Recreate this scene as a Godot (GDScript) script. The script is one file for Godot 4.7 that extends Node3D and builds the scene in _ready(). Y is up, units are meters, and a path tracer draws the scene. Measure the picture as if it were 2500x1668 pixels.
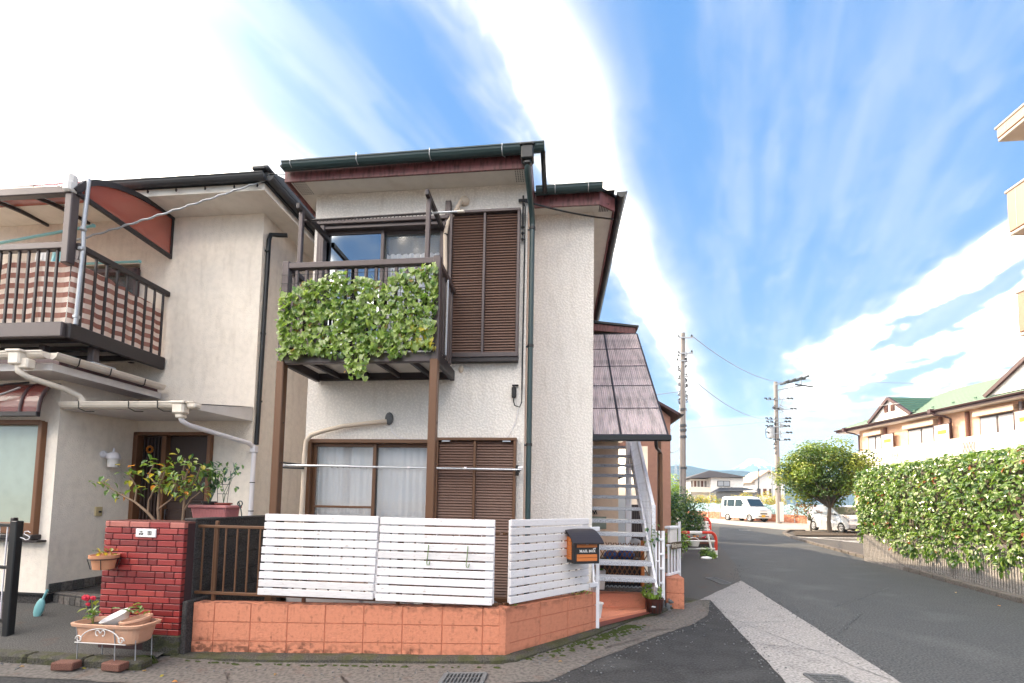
extends Node3D

# ---------------------------------------------------------------- mesh builder (flat or smooth triangles, world coordinates unless told otherwise)
class MB:
	var v := PackedVector3Array()
	var n := PackedVector3Array()
	var t := PackedVector2Array()
	var c := PackedColorArray()
	var ink := Color(1, 1, 1)
	var inked := false
	func tri(a: Vector3, b: Vector3, d: Vector3, na = null, nb = null, nd = null, ua = Vector2.ZERO, ub = Vector2.ZERO, ud = Vector2.ZERO) -> void:
		var m := (b - a).cross(d - a)
		if m.length_squared() < 1e-16: return
		m = m.normalized()
		v.append(a); v.append(d); v.append(b)
		n.append(na if na != null else m); n.append(nd if nd != null else m); n.append(nb if nb != null else m)
		t.append(ua); t.append(ud); t.append(ub)
		c.append(ink); c.append(ink); c.append(ink)
	func quad(a: Vector3, b: Vector3, d: Vector3, e: Vector3) -> void:   # counter-clockwise seen from outside
		tri(a, b, d, null, null, null, Vector2(0, 1), Vector2(1, 1), Vector2(1, 0))
		tri(a, d, e, null, null, null, Vector2(0, 1), Vector2(1, 0), Vector2(0, 0))
	func box(p: Vector3, s: Vector3, b := Basis()) -> void:
		var x := b.x * s.x * 0.5; var y := b.y * s.y * 0.5; var z := b.z * s.z * 0.5
		quad(p - x - y + z, p + x - y + z, p + x + y + z, p - x + y + z)
		quad(p + x - y - z, p - x - y - z, p - x + y - z, p + x + y - z)
		quad(p + x - y + z, p + x - y - z, p + x + y - z, p + x + y + z)
		quad(p - x - y - z, p - x - y + z, p - x + y + z, p - x + y - z)
		quad(p - x + y + z, p + x + y + z, p + x + y - z, p - x + y - z)
		quad(p - x - y - z, p + x - y - z, p + x - y + z, p - x - y + z)
	func lohi(a: Vector3, b: Vector3) -> void:
		box((a + b) * 0.5, (b - a).abs())
	func cbox(p: Vector3, s: Vector3, k: float, b := Basis()) -> void:   # box with chamfered edges
		k = minf(k, minf(s.x, minf(s.y, s.z)) * 0.45)
		var h := s * 0.5
		var f := func(i: float, j: float, l: float, a: int) -> Vector3:
			var q := Vector3(i * h.x, j * h.y, l * h.z)
			if a != 0: q.x -= i * k
			if a != 1: q.y -= j * k
			if a != 2: q.z -= l * k
			return p + b * q
		for g in [1.0, -1.0]:
			face(f.call(g, -1, -1, 0), f.call(g, 1, -1, 0), f.call(g, 1, 1, 0), f.call(g, -1, 1, 0), b.x * g)
			face(f.call(-1, g, -1, 1), f.call(1, g, -1, 1), f.call(1, g, 1, 1), f.call(-1, g, 1, 1), b.y * g)
			face(f.call(-1, -1, g, 2), f.call(1, -1, g, 2), f.call(1, 1, g, 2), f.call(-1, 1, g, 2), b.z * g)
			for e in [1.0, -1.0]:
				face(f.call(g, e, -1, 0), f.call(g, e, 1, 0), f.call(g, e, 1, 1), f.call(g, e, -1, 1), b.x * g + b.y * e)
				face(f.call(g, -1, e, 0), f.call(g, 1, e, 0), f.call(g, 1, e, 2), f.call(g, -1, e, 2), b.x * g + b.z * e)
				face(f.call(-1, g, e, 1), f.call(1, g, e, 1), f.call(1, g, e, 2), f.call(-1, g, e, 2), b.y * g + b.z * e)
				for l in [1.0, -1.0]:
					face3(f.call(g, e, l, 0), f.call(g, e, l, 1), f.call(g, e, l, 2), b.x * g + b.y * e + b.z * l)
	func face(a: Vector3, b: Vector3, d: Vector3, e: Vector3, out: Vector3) -> void:
		if (b - a).cross(d - a).dot(out) > 0: quad(a, b, d, e)
		else: quad(e, d, b, a)
	func face3(a: Vector3, b: Vector3, d: Vector3, out: Vector3) -> void:
		if (b - a).cross(d - a).dot(out) > 0: tri(a, b, d)
		else: tri(a, d, b)
	func bar(a: Vector3, b: Vector3, w: float, h: float, up := Vector3.UP, k := 0.0) -> void:   # a squared bar from a to b; h along up, w across
		var z := (b - a).normalized()
		var x := up.cross(z)
		x = (Vector3.RIGHT if absf(z.dot(up)) > 0.99 and absf(z.x) < 0.9 else x).normalized()
		var y := z.cross(x).normalized()
		x = y.cross(z).normalized()
		if k > 0: cbox((a + b) * 0.5, Vector3(w, h, a.distance_to(b)), k, Basis(x, y, z))
		else: box((a + b) * 0.5, Vector3(w, h, a.distance_to(b)), Basis(x, y, z))
	func tube(p: Array, r, seg := 8, caps := true) -> void:
		var rings := []
		var side := Vector3.ZERO
		for i in p.size():
			var d: Vector3 = (p[mini(i + 1, p.size() - 1)] - p[maxi(i - 1, 0)]).normalized()
			if side == Vector3.ZERO:
				side = d.cross(Vector3.UP if absf(d.y) < 0.9 else Vector3.RIGHT).normalized()
			side = (side - d * side.dot(d)).normalized()
			var o := d.cross(side)
			var rr: float = r[i] if r is Array else r
			var ring := []
			for k in seg:
				var a := TAU * k / seg
				var q := side * cos(a) + o * sin(a)
				ring.append([p[i] + q * rr, q])
			rings.append(ring)
		for i in p.size() - 1:
			for k in seg:
				var a = rings[i][k]; var b = rings[i][(k + 1) % seg]; var d2 = rings[i + 1][(k + 1) % seg]; var e = rings[i + 1][k]
				tri(a[0], b[0], d2[0], a[1], b[1], d2[1]); tri(a[0], d2[0], e[0], a[1], d2[1], e[1])
		if caps:
			for k in range(1, seg - 1):
				tri(rings[0][0][0], rings[0][k + 1][0], rings[0][k][0])
				var l = rings[-1]
				tri(l[0][0], l[k][0], l[k + 1][0])
	func lathe(o: Vector3, prof: Array, seg := 16, b := Basis(), sq := 1.0) -> void:   # profile of Vector2(radius, height) from bottom to top
		for i in prof.size() - 1:
			var d: Vector2 = prof[i + 1] - prof[i]
			var nn := Vector2(d.y, -d.x).normalized()
			for k in seg:
				var q := []
				var m := []
				for e in [[i, k], [i, k + 1], [i + 1, k + 1], [i + 1, k]]:
					var a: float = TAU * e[1] / seg
					var u := Vector3(cos(a), 0, -sin(a) * sq)
					q.append(o + b * (u * prof[e[0]].x + Vector3.UP * prof[e[0]].y))
					m.append((b * (Vector3(cos(a), 0, -sin(a) / sq) * nn.x + Vector3.UP * nn.y)).normalized())
				tri(q[0], q[1], q[2], m[0], m[1], m[2]); tri(q[0], q[2], q[3], m[0], m[2], m[3])
	func ball(o: Vector3, r: Vector3, seg := 12, b := Basis()) -> void:
		var h := seg / 2
		for i in h:
			for k in seg:
				var q := []; var m := []
				for e in [[i, k], [i, k + 1], [i + 1, k + 1], [i + 1, k]]:
					var la: float = PI * e[0] / h - PI / 2; var lo: float = TAU * e[1] / seg
					var u := Vector3(cos(la) * cos(lo), sin(la), -cos(la) * sin(lo))
					q.append(o + b * (u * r)); m.append((b * (u / r)).normalized())
				tri(q[0], q[1], q[2], m[0], m[1], m[2]); tri(q[0], q[2], q[3], m[0], m[2], m[3])
	func extrude(poly: PackedVector2Array, o: Vector3, x: Vector3, y: Vector3, depth: Vector3) -> void:   # flat outline in the x,y plane, pushed by depth
		var q := poly
		var out := x.cross(y)
		if Geometry2D.is_polygon_clockwise(q):
			q = q.duplicate(); q.reverse()
		var flip := out.dot(depth) < 0
		var ids := Geometry2D.triangulate_polygon(q)
		var at := func(i: int, d: bool) -> Vector3: return o + x * q[i].x + y * q[i].y + (depth if d else Vector3.ZERO)
		for i in range(0, ids.size(), 3):
			face3(at.call(ids[i], true), at.call(ids[i + 1], true), at.call(ids[i + 2], true), depth)
			face3(at.call(ids[i], false), at.call(ids[i + 1], false), at.call(ids[i + 2], false), -depth)
		for i in q.size():
			var j := (i + 1) % q.size()
			if flip: quad(at.call(j, false), at.call(i, false), at.call(i, true), at.call(j, true))
			else: quad(at.call(i, false), at.call(j, false), at.call(j, true), at.call(i, true))
	func wall(o: Vector3, x: Vector3, y: Vector3, w: float, h: float, holes: Array, deep: Vector3) -> void:   # a w by h face with holes [x0, y0, x1, y1] and their reveals
		var xs := [0.0, w]; var ys := [0.0, h]
		for k in holes:
			xs += [k[0], k[2]]; ys += [k[1], k[3]]
		xs.sort(); ys.sort()
		for i in xs.size() - 1:
			for j in ys.size() - 1:
				if xs[i + 1] - xs[i] < 1e-5 or ys[j + 1] - ys[j] < 1e-5: continue
				var cx: float = (xs[i] + xs[i + 1]) / 2; var cy: float = (ys[j] + ys[j + 1]) / 2
				if holes.any(func(k): return cx > k[0] and cx < k[2] and cy > k[1] and cy < k[3]): continue
				face(o + x * xs[i] + y * ys[j], o + x * xs[i + 1] + y * ys[j], o + x * xs[i + 1] + y * ys[j + 1], o + x * xs[i] + y * ys[j + 1], -deep)
		for k in holes:
			var a: Vector3 = o + x * k[0] + y * k[1]; var b: Vector3 = o + x * k[2] + y * k[1]; var d: Vector3 = o + x * k[2] + y * k[3]; var e: Vector3 = o + x * k[0] + y * k[3]
			face(a, b, b + deep, a + deep, y); face(e, d, d + deep, e + deep, -y); face(a, e, e + deep, a + deep, x); face(b, d, d + deep, b + deep, -x)
	func mesh() -> ArrayMesh:
		var a := []
		a.resize(Mesh.ARRAY_MAX)
		a[Mesh.ARRAY_VERTEX] = v; a[Mesh.ARRAY_NORMAL] = n; a[Mesh.ARRAY_TEX_UV] = t
		if inked: a[Mesh.ARRAY_COLOR] = c
		var m := ArrayMesh.new()
		m.add_surface_from_arrays(Mesh.PRIMITIVE_TRIANGLES, a)
		return m

# ---------------------------------------------------------------- nodes
var used := {}
var rng := RandomNumberGenerator.new()
const PLAN := Vector3(1, 0, 1)

func numbered(nm: String) -> String:
	used[nm] = used.get(nm, 0) + 1
	return nm if used[nm] == 1 else "%s_%03d" % [nm, used[nm] - 1]

func tag(o: Node, label: String, cat: String, grp := "", kind := "") -> void:
	if label: o.set_meta("label", label)
	if cat: o.set_meta("category", cat)
	if grp: o.set_meta("group", grp)
	if kind: o.set_meta("kind", kind)

func thing(nm: String, label: String, cat: String, at := Vector3.ZERO, turn := 0.0, grp := "") -> Node3D:
	var o := Node3D.new()
	o.name = numbered(nm); o.position = at; o.rotation.y = turn
	tag(o, label, cat, grp)
	add_child(o)
	return o

func spot(o: Node) -> Vector3:   # where a part's own origin lies, for parts that are drawn in world coordinates
	var p := Vector3.ZERO
	while o != self and o is Node3D:
		p += o.position
		o = o.get_parent()
	return p

func piece(nm: String, mesh: Mesh, m: Material, par: Node, at := Transform3D(), world := true) -> MeshInstance3D:
	var o := MeshInstance3D.new()
	o.mesh = mesh
	o.material_override = m
	o.transform = at
	if world: o.position -= spot(par)
	if par == self:
		o.name = numbered(nm)
	else:
		var tally: Dictionary = part_names.get_or_add(par, {})
		tally[nm] = tally.get(nm, 0) + 1
		o.name = nm if tally[nm] == 1 else "%s_%03d" % [nm, tally[nm] - 1]
	par.add_child(o, true)
	return o
var part_names := {}

func obj(nm: String, mb: MB, m: Material, par: Node = self, world := true) -> MeshInstance3D:
	return piece(nm, mb.mesh(), m, par, Transform3D(), world)

func struct(nm: String, mb: MB, m: Material, label: String) -> MeshInstance3D:
	var o := obj(nm, mb, m)
	tag(o, label, "", "", "structure")
	return o

func gy(x: float, z: float) -> float:   # height of the ground
	return clampf(0.04 * (x + 0.3), -0.11, 0.0) + 0.0105 * clampf(-z - 12.0, 0.0, 33.0)

func sheet(mb: MB, poly: PackedVector2Array, lift: float) -> void:   # a flat piece laid on the ground, cut where the ground bends
	var xs := [-6000.0, -3.05, -0.3, 6000.0]
	var zs := [-6000.0, -45.0, -12.0, 6000.0]
	for i in 3:
		for j in 3:
			var r := PackedVector2Array([Vector2(xs[i], zs[j]), Vector2(xs[i + 1], zs[j]), Vector2(xs[i + 1], zs[j + 1]), Vector2(xs[i], zs[j + 1])])
			for q in Geometry2D.intersect_polygons(poly, r):
				var ids := Geometry2D.triangulate_polygon(q)
				for k in range(0, ids.size(), 3):
					var p := []
					for e in 3:
						var w: Vector2 = q[ids[k + e]]
						p.append(Vector3(w.x, gy(w.x, w.y) + lift, w.y))
					mb.face3(p[0], p[1], p[2], Vector3.UP)

func V(l: Array) -> PackedVector2Array:   # [x, z, x, z ...]
	var r := PackedVector2Array()
	for i in range(0, l.size(), 2): r.append(Vector2(l[i], l[i + 1]))
	return r

# ---------------------------------------------------------------- materials
var made := {}
var pics := {}

func grain(key: String, freq: float, stops: Array, type := FastNoiseLite.TYPE_SIMPLEX_SMOOTH, oct := 4, size := 512, seed_ := 1) -> NoiseTexture2D:
	if pics.has(key): return pics[key]
	var f := FastNoiseLite.new()
	f.noise_type = type; f.frequency = freq; f.fractal_octaves = oct; f.seed = seed_
	if type == FastNoiseLite.TYPE_CELLULAR:
		f.cellular_return_type = FastNoiseLite.RETURN_DISTANCE
	var g := Gradient.new()
	var off := PackedFloat32Array(); var col := PackedColorArray()
	for s in stops:
		off.append(s[0]); col.append(s[1] if s[1] is Color else Color(s[1], s[1], s[1]))
	g.offsets = off; g.colors = col
	var t := NoiseTexture2D.new()
	t.width = size; t.height = size; t.seamless = true; t.seamless_blend_skirt = 0.2
	t.noise = f; t.color_ramp = g
	pics[key] = t
	return t

func M(nm: String, c: Color, rough := 0.6, o := {}) -> StandardMaterial3D:   # c holds linear values
	if made.has(nm): return made[nm]
	var m := StandardMaterial3D.new()
	m.resource_name = nm
	var s := c.linear_to_srgb(); s.a = c.a
	m.albedo_color = s
	m.roughness = rough
	m.metallic = o.get("metal", 0.0)
	m.metallic_specular = o.get("spec", 0.5)
	if o.has("tex"):
		m.albedo_texture = o.tex
	if o.has("bump"):
		m.heightmap_enabled = true; m.heightmap_texture = o.bump; m.heightmap_scale = o.get("bump_cm", 0.3)
	if o.has("scale") or o.has("scale3"):
		m.uv1_triplanar = true; m.uv1_world_triplanar = not o.get("own", false)
		m.uv1_scale = o.get("scale3", Vector3.ONE * o.get("scale", 1.0))
	if o.has("stain"):
		m.detail_enabled = true; m.detail_albedo = o.stain; m.detail_blend_mode = o.get("mode", BaseMaterial3D.BLEND_MODE_MIX)
		m.detail_uv_layer = BaseMaterial3D.DETAIL_UV_2
		m.uv2_triplanar = true; m.uv2_world_triplanar = true; m.uv2_scale = o.get("stain3", Vector3.ONE * o.get("stain_scale", 0.3))
	if o.has("through"):
		m.backlight_enabled = true; m.backlight = (o.through as Color).linear_to_srgb()
	if o.has("coat"):
		m.clearcoat_enabled = true; m.clearcoat = o.coat; m.clearcoat_roughness = 0.08
	if o.has("tint"): m.vertex_color_use_as_albedo = true
	if c.a < 1.0: m.transparency = BaseMaterial3D.TRANSPARENCY_ALPHA
	m.cull_mode = BaseMaterial3D.CULL_DISABLED
	made[nm] = m
	return m

func lamp_glow(m: StandardMaterial3D, c: Color, e: float) -> void:
	m.emission_enabled = true; m.emission = c; m.emission_energy_multiplier = e

func L(r: float, g: float, b: float, a := 1.0) -> Color: return Color(r, g, b, a)

func sag(a: Vector3, b: Vector3, drop: float, n := 12) -> Array:   # a hanging line
	var p := []
	for i in n + 1:
		var k := float(i) / n
		p.append(a.lerp(b, k) - Vector3.UP * drop * 4.0 * k * (1.0 - k))
	return p

func text_mesh(s: String, size: float, font := "Droid Serif", depth := 0.003, bold := false) -> TextMesh:
	var t := TextMesh.new()
	var f := SystemFont.new()
	f.font_names = PackedStringArray([font])
	if bold: f.font_weight = 700
	t.font = f; t.text = s; t.font_size = 64; t.pixel_size = size / 64.0; t.depth = depth; t.curve_step = 2.0
	return t

func materials() -> void:
	var fine := grain("fine", 0.05, [[0.0, 0.9], [0.5, 0.97], [1.0, 1.0]], FastNoiseLite.TYPE_SIMPLEX_SMOOTH, 5)
	var soft := grain("soft", 0.012, [[0.0, 0.95], [0.6, 0.99], [1.0, 1.0]])
	var lumps := grain("lumps", 0.026, [[0.0, 0.0], [0.46, 0.12], [0.56, 0.75], [0.72, 1.0], [1.0, 1.0]], FastNoiseLite.TYPE_SIMPLEX_SMOOTH, 3, 1024, 7)
	var lumps_tone := grain("lumps_tone", 0.026, [[0.0, 0.93], [0.48, 0.94], [0.66, 0.985], [1.0, 1.0]], FastNoiseLite.TYPE_SIMPLEX_SMOOTH, 3, 1024, 7)
	var sand := grain("sand", 0.06, [[0.0, 0.0], [1.0, 1.0]], FastNoiseLite.TYPE_SIMPLEX_SMOOTH, 4, 512, 11)
	var dirt := grain("dirt", 0.008, [[0.0, L(0.75, 0.7, 0.62, 0.0)], [0.6, L(0.75, 0.7, 0.62, 0.0)], [0.85, L(0.68, 0.62, 0.54, 0.16)], [1.0, L(0.62, 0.55, 0.48, 0.28)]], FastNoiseLite.TYPE_SIMPLEX_SMOOTH, 5, 512, 3)
	var streaks := grain("streaks", 0.016, [[0.0, L(0.6, 0.53, 0.46, 0.0)], [0.52, L(0.6, 0.53, 0.46, 0.0)], [0.78, L(0.55, 0.48, 0.4, 0.08)], [1.0, L(0.48, 0.41, 0.34, 0.2)]], FastNoiseLite.TYPE_SIMPLEX_SMOOTH, 5, 512, 27)
	var mould := grain("mould", 0.02, [[0.0, L(0.4, 0.28, 0.2, 0.0)], [0.68, L(0.4, 0.28, 0.2, 0.0)], [0.82, L(0.38, 0.24, 0.17, 0.2)], [0.92, L(0.3, 0.2, 0.15, 0.42)], [1.0, L(0.24, 0.18, 0.14, 0.6)]], FastNoiseLite.TYPE_SIMPLEX_SMOOTH, 6, 512, 5)
	var speck := grain("speck", 0.075, [[0.0, 0.45], [0.4, 0.72], [0.55, 0.86], [0.75, 1.0], [1.0, 1.0]], FastNoiseLite.TYPE_SIMPLEX_SMOOTH, 4, 512, 9)
	var worn_floor := grain("worn_floor", 0.02, [[0.0, 0.6], [0.4, 0.84], [0.6, 0.95], [1.0, 1.0]], FastNoiseLite.TYPE_SIMPLEX_SMOOTH, 7, 1024, 83)
	var woodg := grain("woodg", 0.03, [[0.0, 0.9], [0.45, 0.98], [1.0, 1.0]], FastNoiseLite.TYPE_SIMPLEX_SMOOTH, 5, 512, 13)
	var knots := grain("knots", 0.016, [[0.0, L(0.7, 0.66, 0.62, 0.0)], [0.86, L(0.7, 0.66, 0.62, 0.0)], [0.93, L(0.66, 0.6, 0.55, 0.4)], [1.0, L(0.55, 0.48, 0.42, 0.6)]], FastNoiseLite.TYPE_SIMPLEX_SMOOTH, 2, 512, 21)
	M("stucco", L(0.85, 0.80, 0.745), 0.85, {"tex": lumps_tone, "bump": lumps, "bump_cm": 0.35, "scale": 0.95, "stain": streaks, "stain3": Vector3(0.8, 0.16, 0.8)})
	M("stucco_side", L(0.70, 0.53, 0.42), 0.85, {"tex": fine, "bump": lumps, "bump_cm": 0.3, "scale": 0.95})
	M("sand_stucco", L(0.85, 0.77, 0.675), 0.9, {"tex": soft, "bump": sand, "bump_cm": 0.5, "scale": 1.3, "stain": streaks, "stain3": Vector3(0.7, 0.14, 0.7)})
	M("soffit", L(0.72, 0.68, 0.62), 0.7, {"tex": soft, "scale": 0.8, "stain": dirt, "stain_scale": 0.5})
	M("fascia_red", L(0.17, 0.055, 0.055), 0.5, {"tex": grain("streak", 0.03, [[0.0, 0.55], [0.5, 0.95], [1.0, 1.15]], FastNoiseLite.TYPE_SIMPLEX_SMOOTH, 4, 512, 17), "scale3": Vector3(1.2, 0.3, 1.2)})
	M("roof_dark", L(0.035, 0.037, 0.042), 0.6)
	M("gutter_green", L(0.028, 0.055, 0.058), 0.35)
	M("gutter_black", L(0.012, 0.013, 0.014), 0.35)
	M("gutter_cream", L(0.78, 0.70, 0.6), 0.4, {"tex": soft, "scale": 1.0, "stain": dirt, "stain_scale": 1.1})
	M("white_trim", L(0.74, 0.70, 0.68), 0.55, {"tex": soft, "scale": 0.7})
	M("pipe_white", L(0.76, 0.73, 0.76), 0.35)
	M("bronze", L(0.088, 0.068, 0.068), 0.38, {"metal": 0.25, "tex": soft, "scale": 2.0})
	M("bronze_dark", L(0.032, 0.025, 0.026), 0.45, {"metal": 0.2})
	M("alu_brown", L(0.135, 0.066, 0.034), 0.4, {"metal": 0.25})
	M("slat_brown", L(0.155, 0.088, 0.066), 0.5, {"metal": 0.1, "tex": soft, "scale": 1.5})
	M("steel", L(0.62, 0.64, 0.67), 0.3, {"metal": 0.8})
	M("galv", L(0.45, 0.47, 0.5), 0.45, {"metal": 0.6, "tex": fine, "scale": 2.0})
	M("black", L(0.012, 0.012, 0.013), 0.45)
	M("cable", L(0.01, 0.01, 0.011), 0.6)
	M("grey_cable", L(0.3, 0.3, 0.31), 0.5)
	M("duct", L(0.66, 0.55, 0.44), 0.7, {"tex": fine, "scale": 3.0})
	M("glass", Color(0.85, 0.9, 0.92, 0.06), 0.03)
	M("mirror_glass", L(0.30, 0.33, 0.36), 0.03, {"metal": 1.0})
	M("frosted", L(0.34, 0.40, 0.33), 0.25, {"tex": soft, "scale": 0.6, "spec": 0.8, "coat": 1.0})
	M("curtain", L(0.62, 0.62, 0.64), 0.9, {"through": L(0.35, 0.35, 0.35)})
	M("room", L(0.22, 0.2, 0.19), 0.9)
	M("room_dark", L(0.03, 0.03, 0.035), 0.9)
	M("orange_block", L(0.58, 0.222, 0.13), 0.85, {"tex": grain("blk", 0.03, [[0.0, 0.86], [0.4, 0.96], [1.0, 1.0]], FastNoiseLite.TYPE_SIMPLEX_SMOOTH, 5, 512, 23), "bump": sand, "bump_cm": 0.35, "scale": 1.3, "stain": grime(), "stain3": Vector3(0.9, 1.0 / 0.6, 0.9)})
	M("orange_joint", L(0.42, 0.14, 0.08), 0.9)
	M("orange_step", L(0.66, 0.25, 0.15), 0.85, {"tex": fine, "bump": sand, "bump_cm": 0.2, "scale": 1.5, "stain": mould, "stain_scale": 0.6})
	M("red_tile_floor", L(0.16, 0.05, 0.04), 0.5, {"tex": fine, "scale": 1.5, "stain": mould, "stain_scale": 0.9})
	M("dark_block", L(0.075, 0.068, 0.066), 0.9, {"tex": speck, "bump": sand, "bump_cm": 0.5, "scale": 1.2, "stain": grain("mould2", 0.01, [[0.0, L(0.3, 0.28, 0.27, 0.7)], [0.35, L(0.2, 0.18, 0.17, 0.3)], [0.55, L(0.1, 0.1, 0.1, 0.0)], [1.0, L(0.02, 0.02, 0.02, 0.9)]], FastNoiseLite.TYPE_SIMPLEX_SMOOTH, 6, 512, 31), "stain_scale": 0.5})
	M("brick_red", L(0.29, 0.026, 0.024), 0.42, {"tex": fine, "scale": 2.0, "spec": 0.6})
	M("brick_deep", L(0.2, 0.018, 0.018), 0.4, {"tex": fine, "scale": 2.2, "spec": 0.6})
	M("brick_pale", L(0.34, 0.042, 0.035), 0.45, {"tex": fine, "scale": 2.4, "spec": 0.6})
	M("brick_worn", L(0.45, 0.15, 0.12), 0.5, {"tex": fine, "scale": 2.4})
	M("mortar", L(0.05, 0.022, 0.024), 0.9, {"tex": fine, "scale": 2.0})
	M("clay_brick", L(0.24, 0.1, 0.07), 0.85, {"tex": speck, "bump": sand, "bump_cm": 0.4, "scale": 3.0})
	M("asphalt", L(0.086, 0.092, 0.096), 0.88, {"tex": speck, "bump": sand, "bump_cm": 0.4, "scale": 0.9, "stain": grain("patch", 0.006, [[0.0, L(0.45, 0.46, 0.46, 0.22)], [0.5, L(0.4, 0.4, 0.4, 0.0)], [1.0, L(0.24, 0.24, 0.25, 0.3)]], FastNoiseLite.TYPE_SIMPLEX_SMOOTH, 5, 512, 41), "stain_scale": 0.22})
	M("asphalt_dark", L(0.034, 0.035, 0.037), 0.9, {"tex": speck, "bump": sand, "bump_cm": 0.5, "scale": 0.9, "stain": pics["patch"], "stain_scale": 0.35})
	M("asphalt_old", L(0.11, 0.105, 0.10), 0.9, {"tex": speck, "bump": sand, "bump_cm": 0.5, "scale": 1.6, "stain": mould, "stain_scale": 0.25})
	M("concrete", L(0.15, 0.135, 0.122), 0.9, {"tex": worn_floor, "bump": sand, "bump_cm": 0.3, "scale": 0.95, "stain": mould, "stain_scale": 0.32})
	M("concrete_pale", L(0.36, 0.345, 0.335), 0.9, {"tex": worn_floor, "bump": sand, "bump_cm": 0.2, "scale": 1.3, "stain": pics["patch"], "stain_scale": 0.6})
	M("concrete_mossy", L(0.085, 0.078, 0.066), 0.95, {"tex": speck, "bump": sand, "bump_cm": 0.8, "scale": 1.2, "stain": grain("moss_stain", 0.014, [[0.0, L(0.1, 0.12, 0.03, 0.0)], [0.42, L(0.3, 0.3, 0.2, 0.1)], [0.62, L(0.25, 0.26, 0.12, 0.75)], [1.0, L(0.14, 0.15, 0.08, 0.9)]], FastNoiseLite.TYPE_SIMPLEX_SMOOTH, 6, 512, 47), "stain3": Vector3(0.5, 1.2, 0.5)})
	M("street_pale", L(0.50, 0.45, 0.40), 0.9, {"tex": speck, "scale": 1.0})
	M("soil", L(0.10, 0.075, 0.055), 0.95, {"tex": speck, "bump": sand, "bump_cm": 1.5, "scale": 1.5})
	M("ground", L(0.17, 0.155, 0.13), 0.95, {"tex": speck, "scale": 0.5})
	M("road_white", L(0.75, 0.75, 0.73), 0.7, {"tex": grain("worn", 0.04, [[0.0, 0.35], [0.35, 0.75], [0.55, 1.0], [1.0, 1.0]], FastNoiseLite.TYPE_SIMPLEX_SMOOTH, 5, 512, 51), "scale": 0.8})
	M("moss", L(0.07, 0.10, 0.015), 0.95, {"tex": speck, "bump": sand, "bump_cm": 1.0, "scale": 4.0})
	M("white_wood", L(0.78, 0.755, 0.77), 0.55, {"tex": woodg, "bump": woodg, "bump_cm": 0.05, "scale3": Vector3(0.45, 5.0, 5.0), "stain": knots, "stain3": Vector3(0.9, 1.9, 1.9)})
	M("white_wood_grey", L(0.70, 0.675, 0.68), 0.6, {"tex": woodg, "bump": woodg, "bump_cm": 0.05, "scale3": Vector3(0.4, 4.0, 4.0), "stain": knots, "stain3": Vector3(1.1, 2.3, 2.3)})
	M("white_metal", L(0.74, 0.74, 0.78), 0.4)
	M("white_rust", L(0.68, 0.69, 0.74), 0.5, {"tex": soft, "scale": 2.0, "stain": grain("rustspots", 0.05, [[0.0, L(0.2, 0.12, 0.08, 0.0)], [0.72, L(0.2, 0.12, 0.08, 0.0)], [0.8, L(0.16, 0.1, 0.07, 0.8)], [1.0, L(0.1, 0.07, 0.05, 0.9)]], FastNoiseLite.TYPE_SIMPLEX_SMOOTH, 5, 512, 57), "stain_scale": 1.6})
	M("terracotta", L(0.56, 0.26, 0.14), 0.75, {"tex": soft, "scale": 2.0})
	M("terracotta_pale", L(0.58, 0.33, 0.22), 0.7, {"tex": soft, "scale": 2.0, "stain": dirt, "stain_scale": 2.0})
	M("pink_plastic", L(0.52, 0.20, 0.20), 0.5, {"tex": soft, "scale": 2.0})
	M("pot_red", L(0.24, 0.05, 0.035), 0.45)
	M("pot_brown", L(0.055, 0.016, 0.012), 0.3)
	M("pot_white", L(0.72, 0.70, 0.68), 0.5, {"tex": soft, "scale": 3.0})
	M("bark", L(0.22, 0.15, 0.10), 0.9, {"tex": fine, "scale": 4.0})
	M("bark_dark", L(0.10, 0.085, 0.07), 0.95, {"tex": fine, "scale": 2.0})
	M("door_brown", L(0.045, 0.024, 0.018), 0.5, {"tex": woodg, "scale3": Vector3(5, 0.5, 5)})
	M("door_frame", L(0.17, 0.075, 0.034), 0.45, {"metal": 0.2})
	M("red_poly", Color(0.36, 0.085, 0.06, 0.84), 0.25)
	M("red_poly_dark", Color(0.17, 0.03, 0.022, 0.88), 0.25)
	M("brown_poly", L(0.74, 0.65, 0.66), 0.45, {"tex": grain("wetstreak", 0.02, [[0.0, 0.6], [0.5, 0.95], [1.0, 1.1]], FastNoiseLite.TYPE_SIMPLEX_SMOOTH, 4, 512, 61), "scale3": Vector3(1.0, 0.25, 0.25), "through": L(0.5, 0.4, 0.38)})
	M("tread", L(0.60, 0.62, 0.68), 0.5, {"tex": speck, "scale": 2.0, "stain": pics["rustspots"], "stain_scale": 1.3})
	M("orange_wood", L(0.58, 0.175, 0.04), 0.6, {"tex": woodg, "scale3": Vector3(0.8, 9.0, 9.0)})
	M("lattice_wood", L(0.20, 0.09, 0.04), 0.7, {"tex": woodg, "scale": 3.0})
	M("blue_plastic", L(0.02, 0.09, 0.36), 0.4)
	M("teal_plastic", L(0.22, 0.5, 0.52), 0.4)
	M("sign_brown", L(0.075, 0.048, 0.025), 0.6, {"tex": woodg, "scale": 3.0})
	M("lettering_white", L(0.82, 0.80, 0.78), 0.6)
	M("stone_grey", L(0.24, 0.25, 0.26), 0.9, {"tex": speck, "bump": sand, "bump_cm": 0.6, "scale": 5.0})
	M("beige_wall", L(0.60, 0.46, 0.35), 0.9, {"tex": soft, "bump": sand, "bump_cm": 0.5, "scale": 1.5})
	M("brown_wall", L(0.42, 0.23, 0.175), 0.85, {"tex": soft, "bump": sand, "bump_cm": 0.3, "scale": 1.2})
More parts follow.
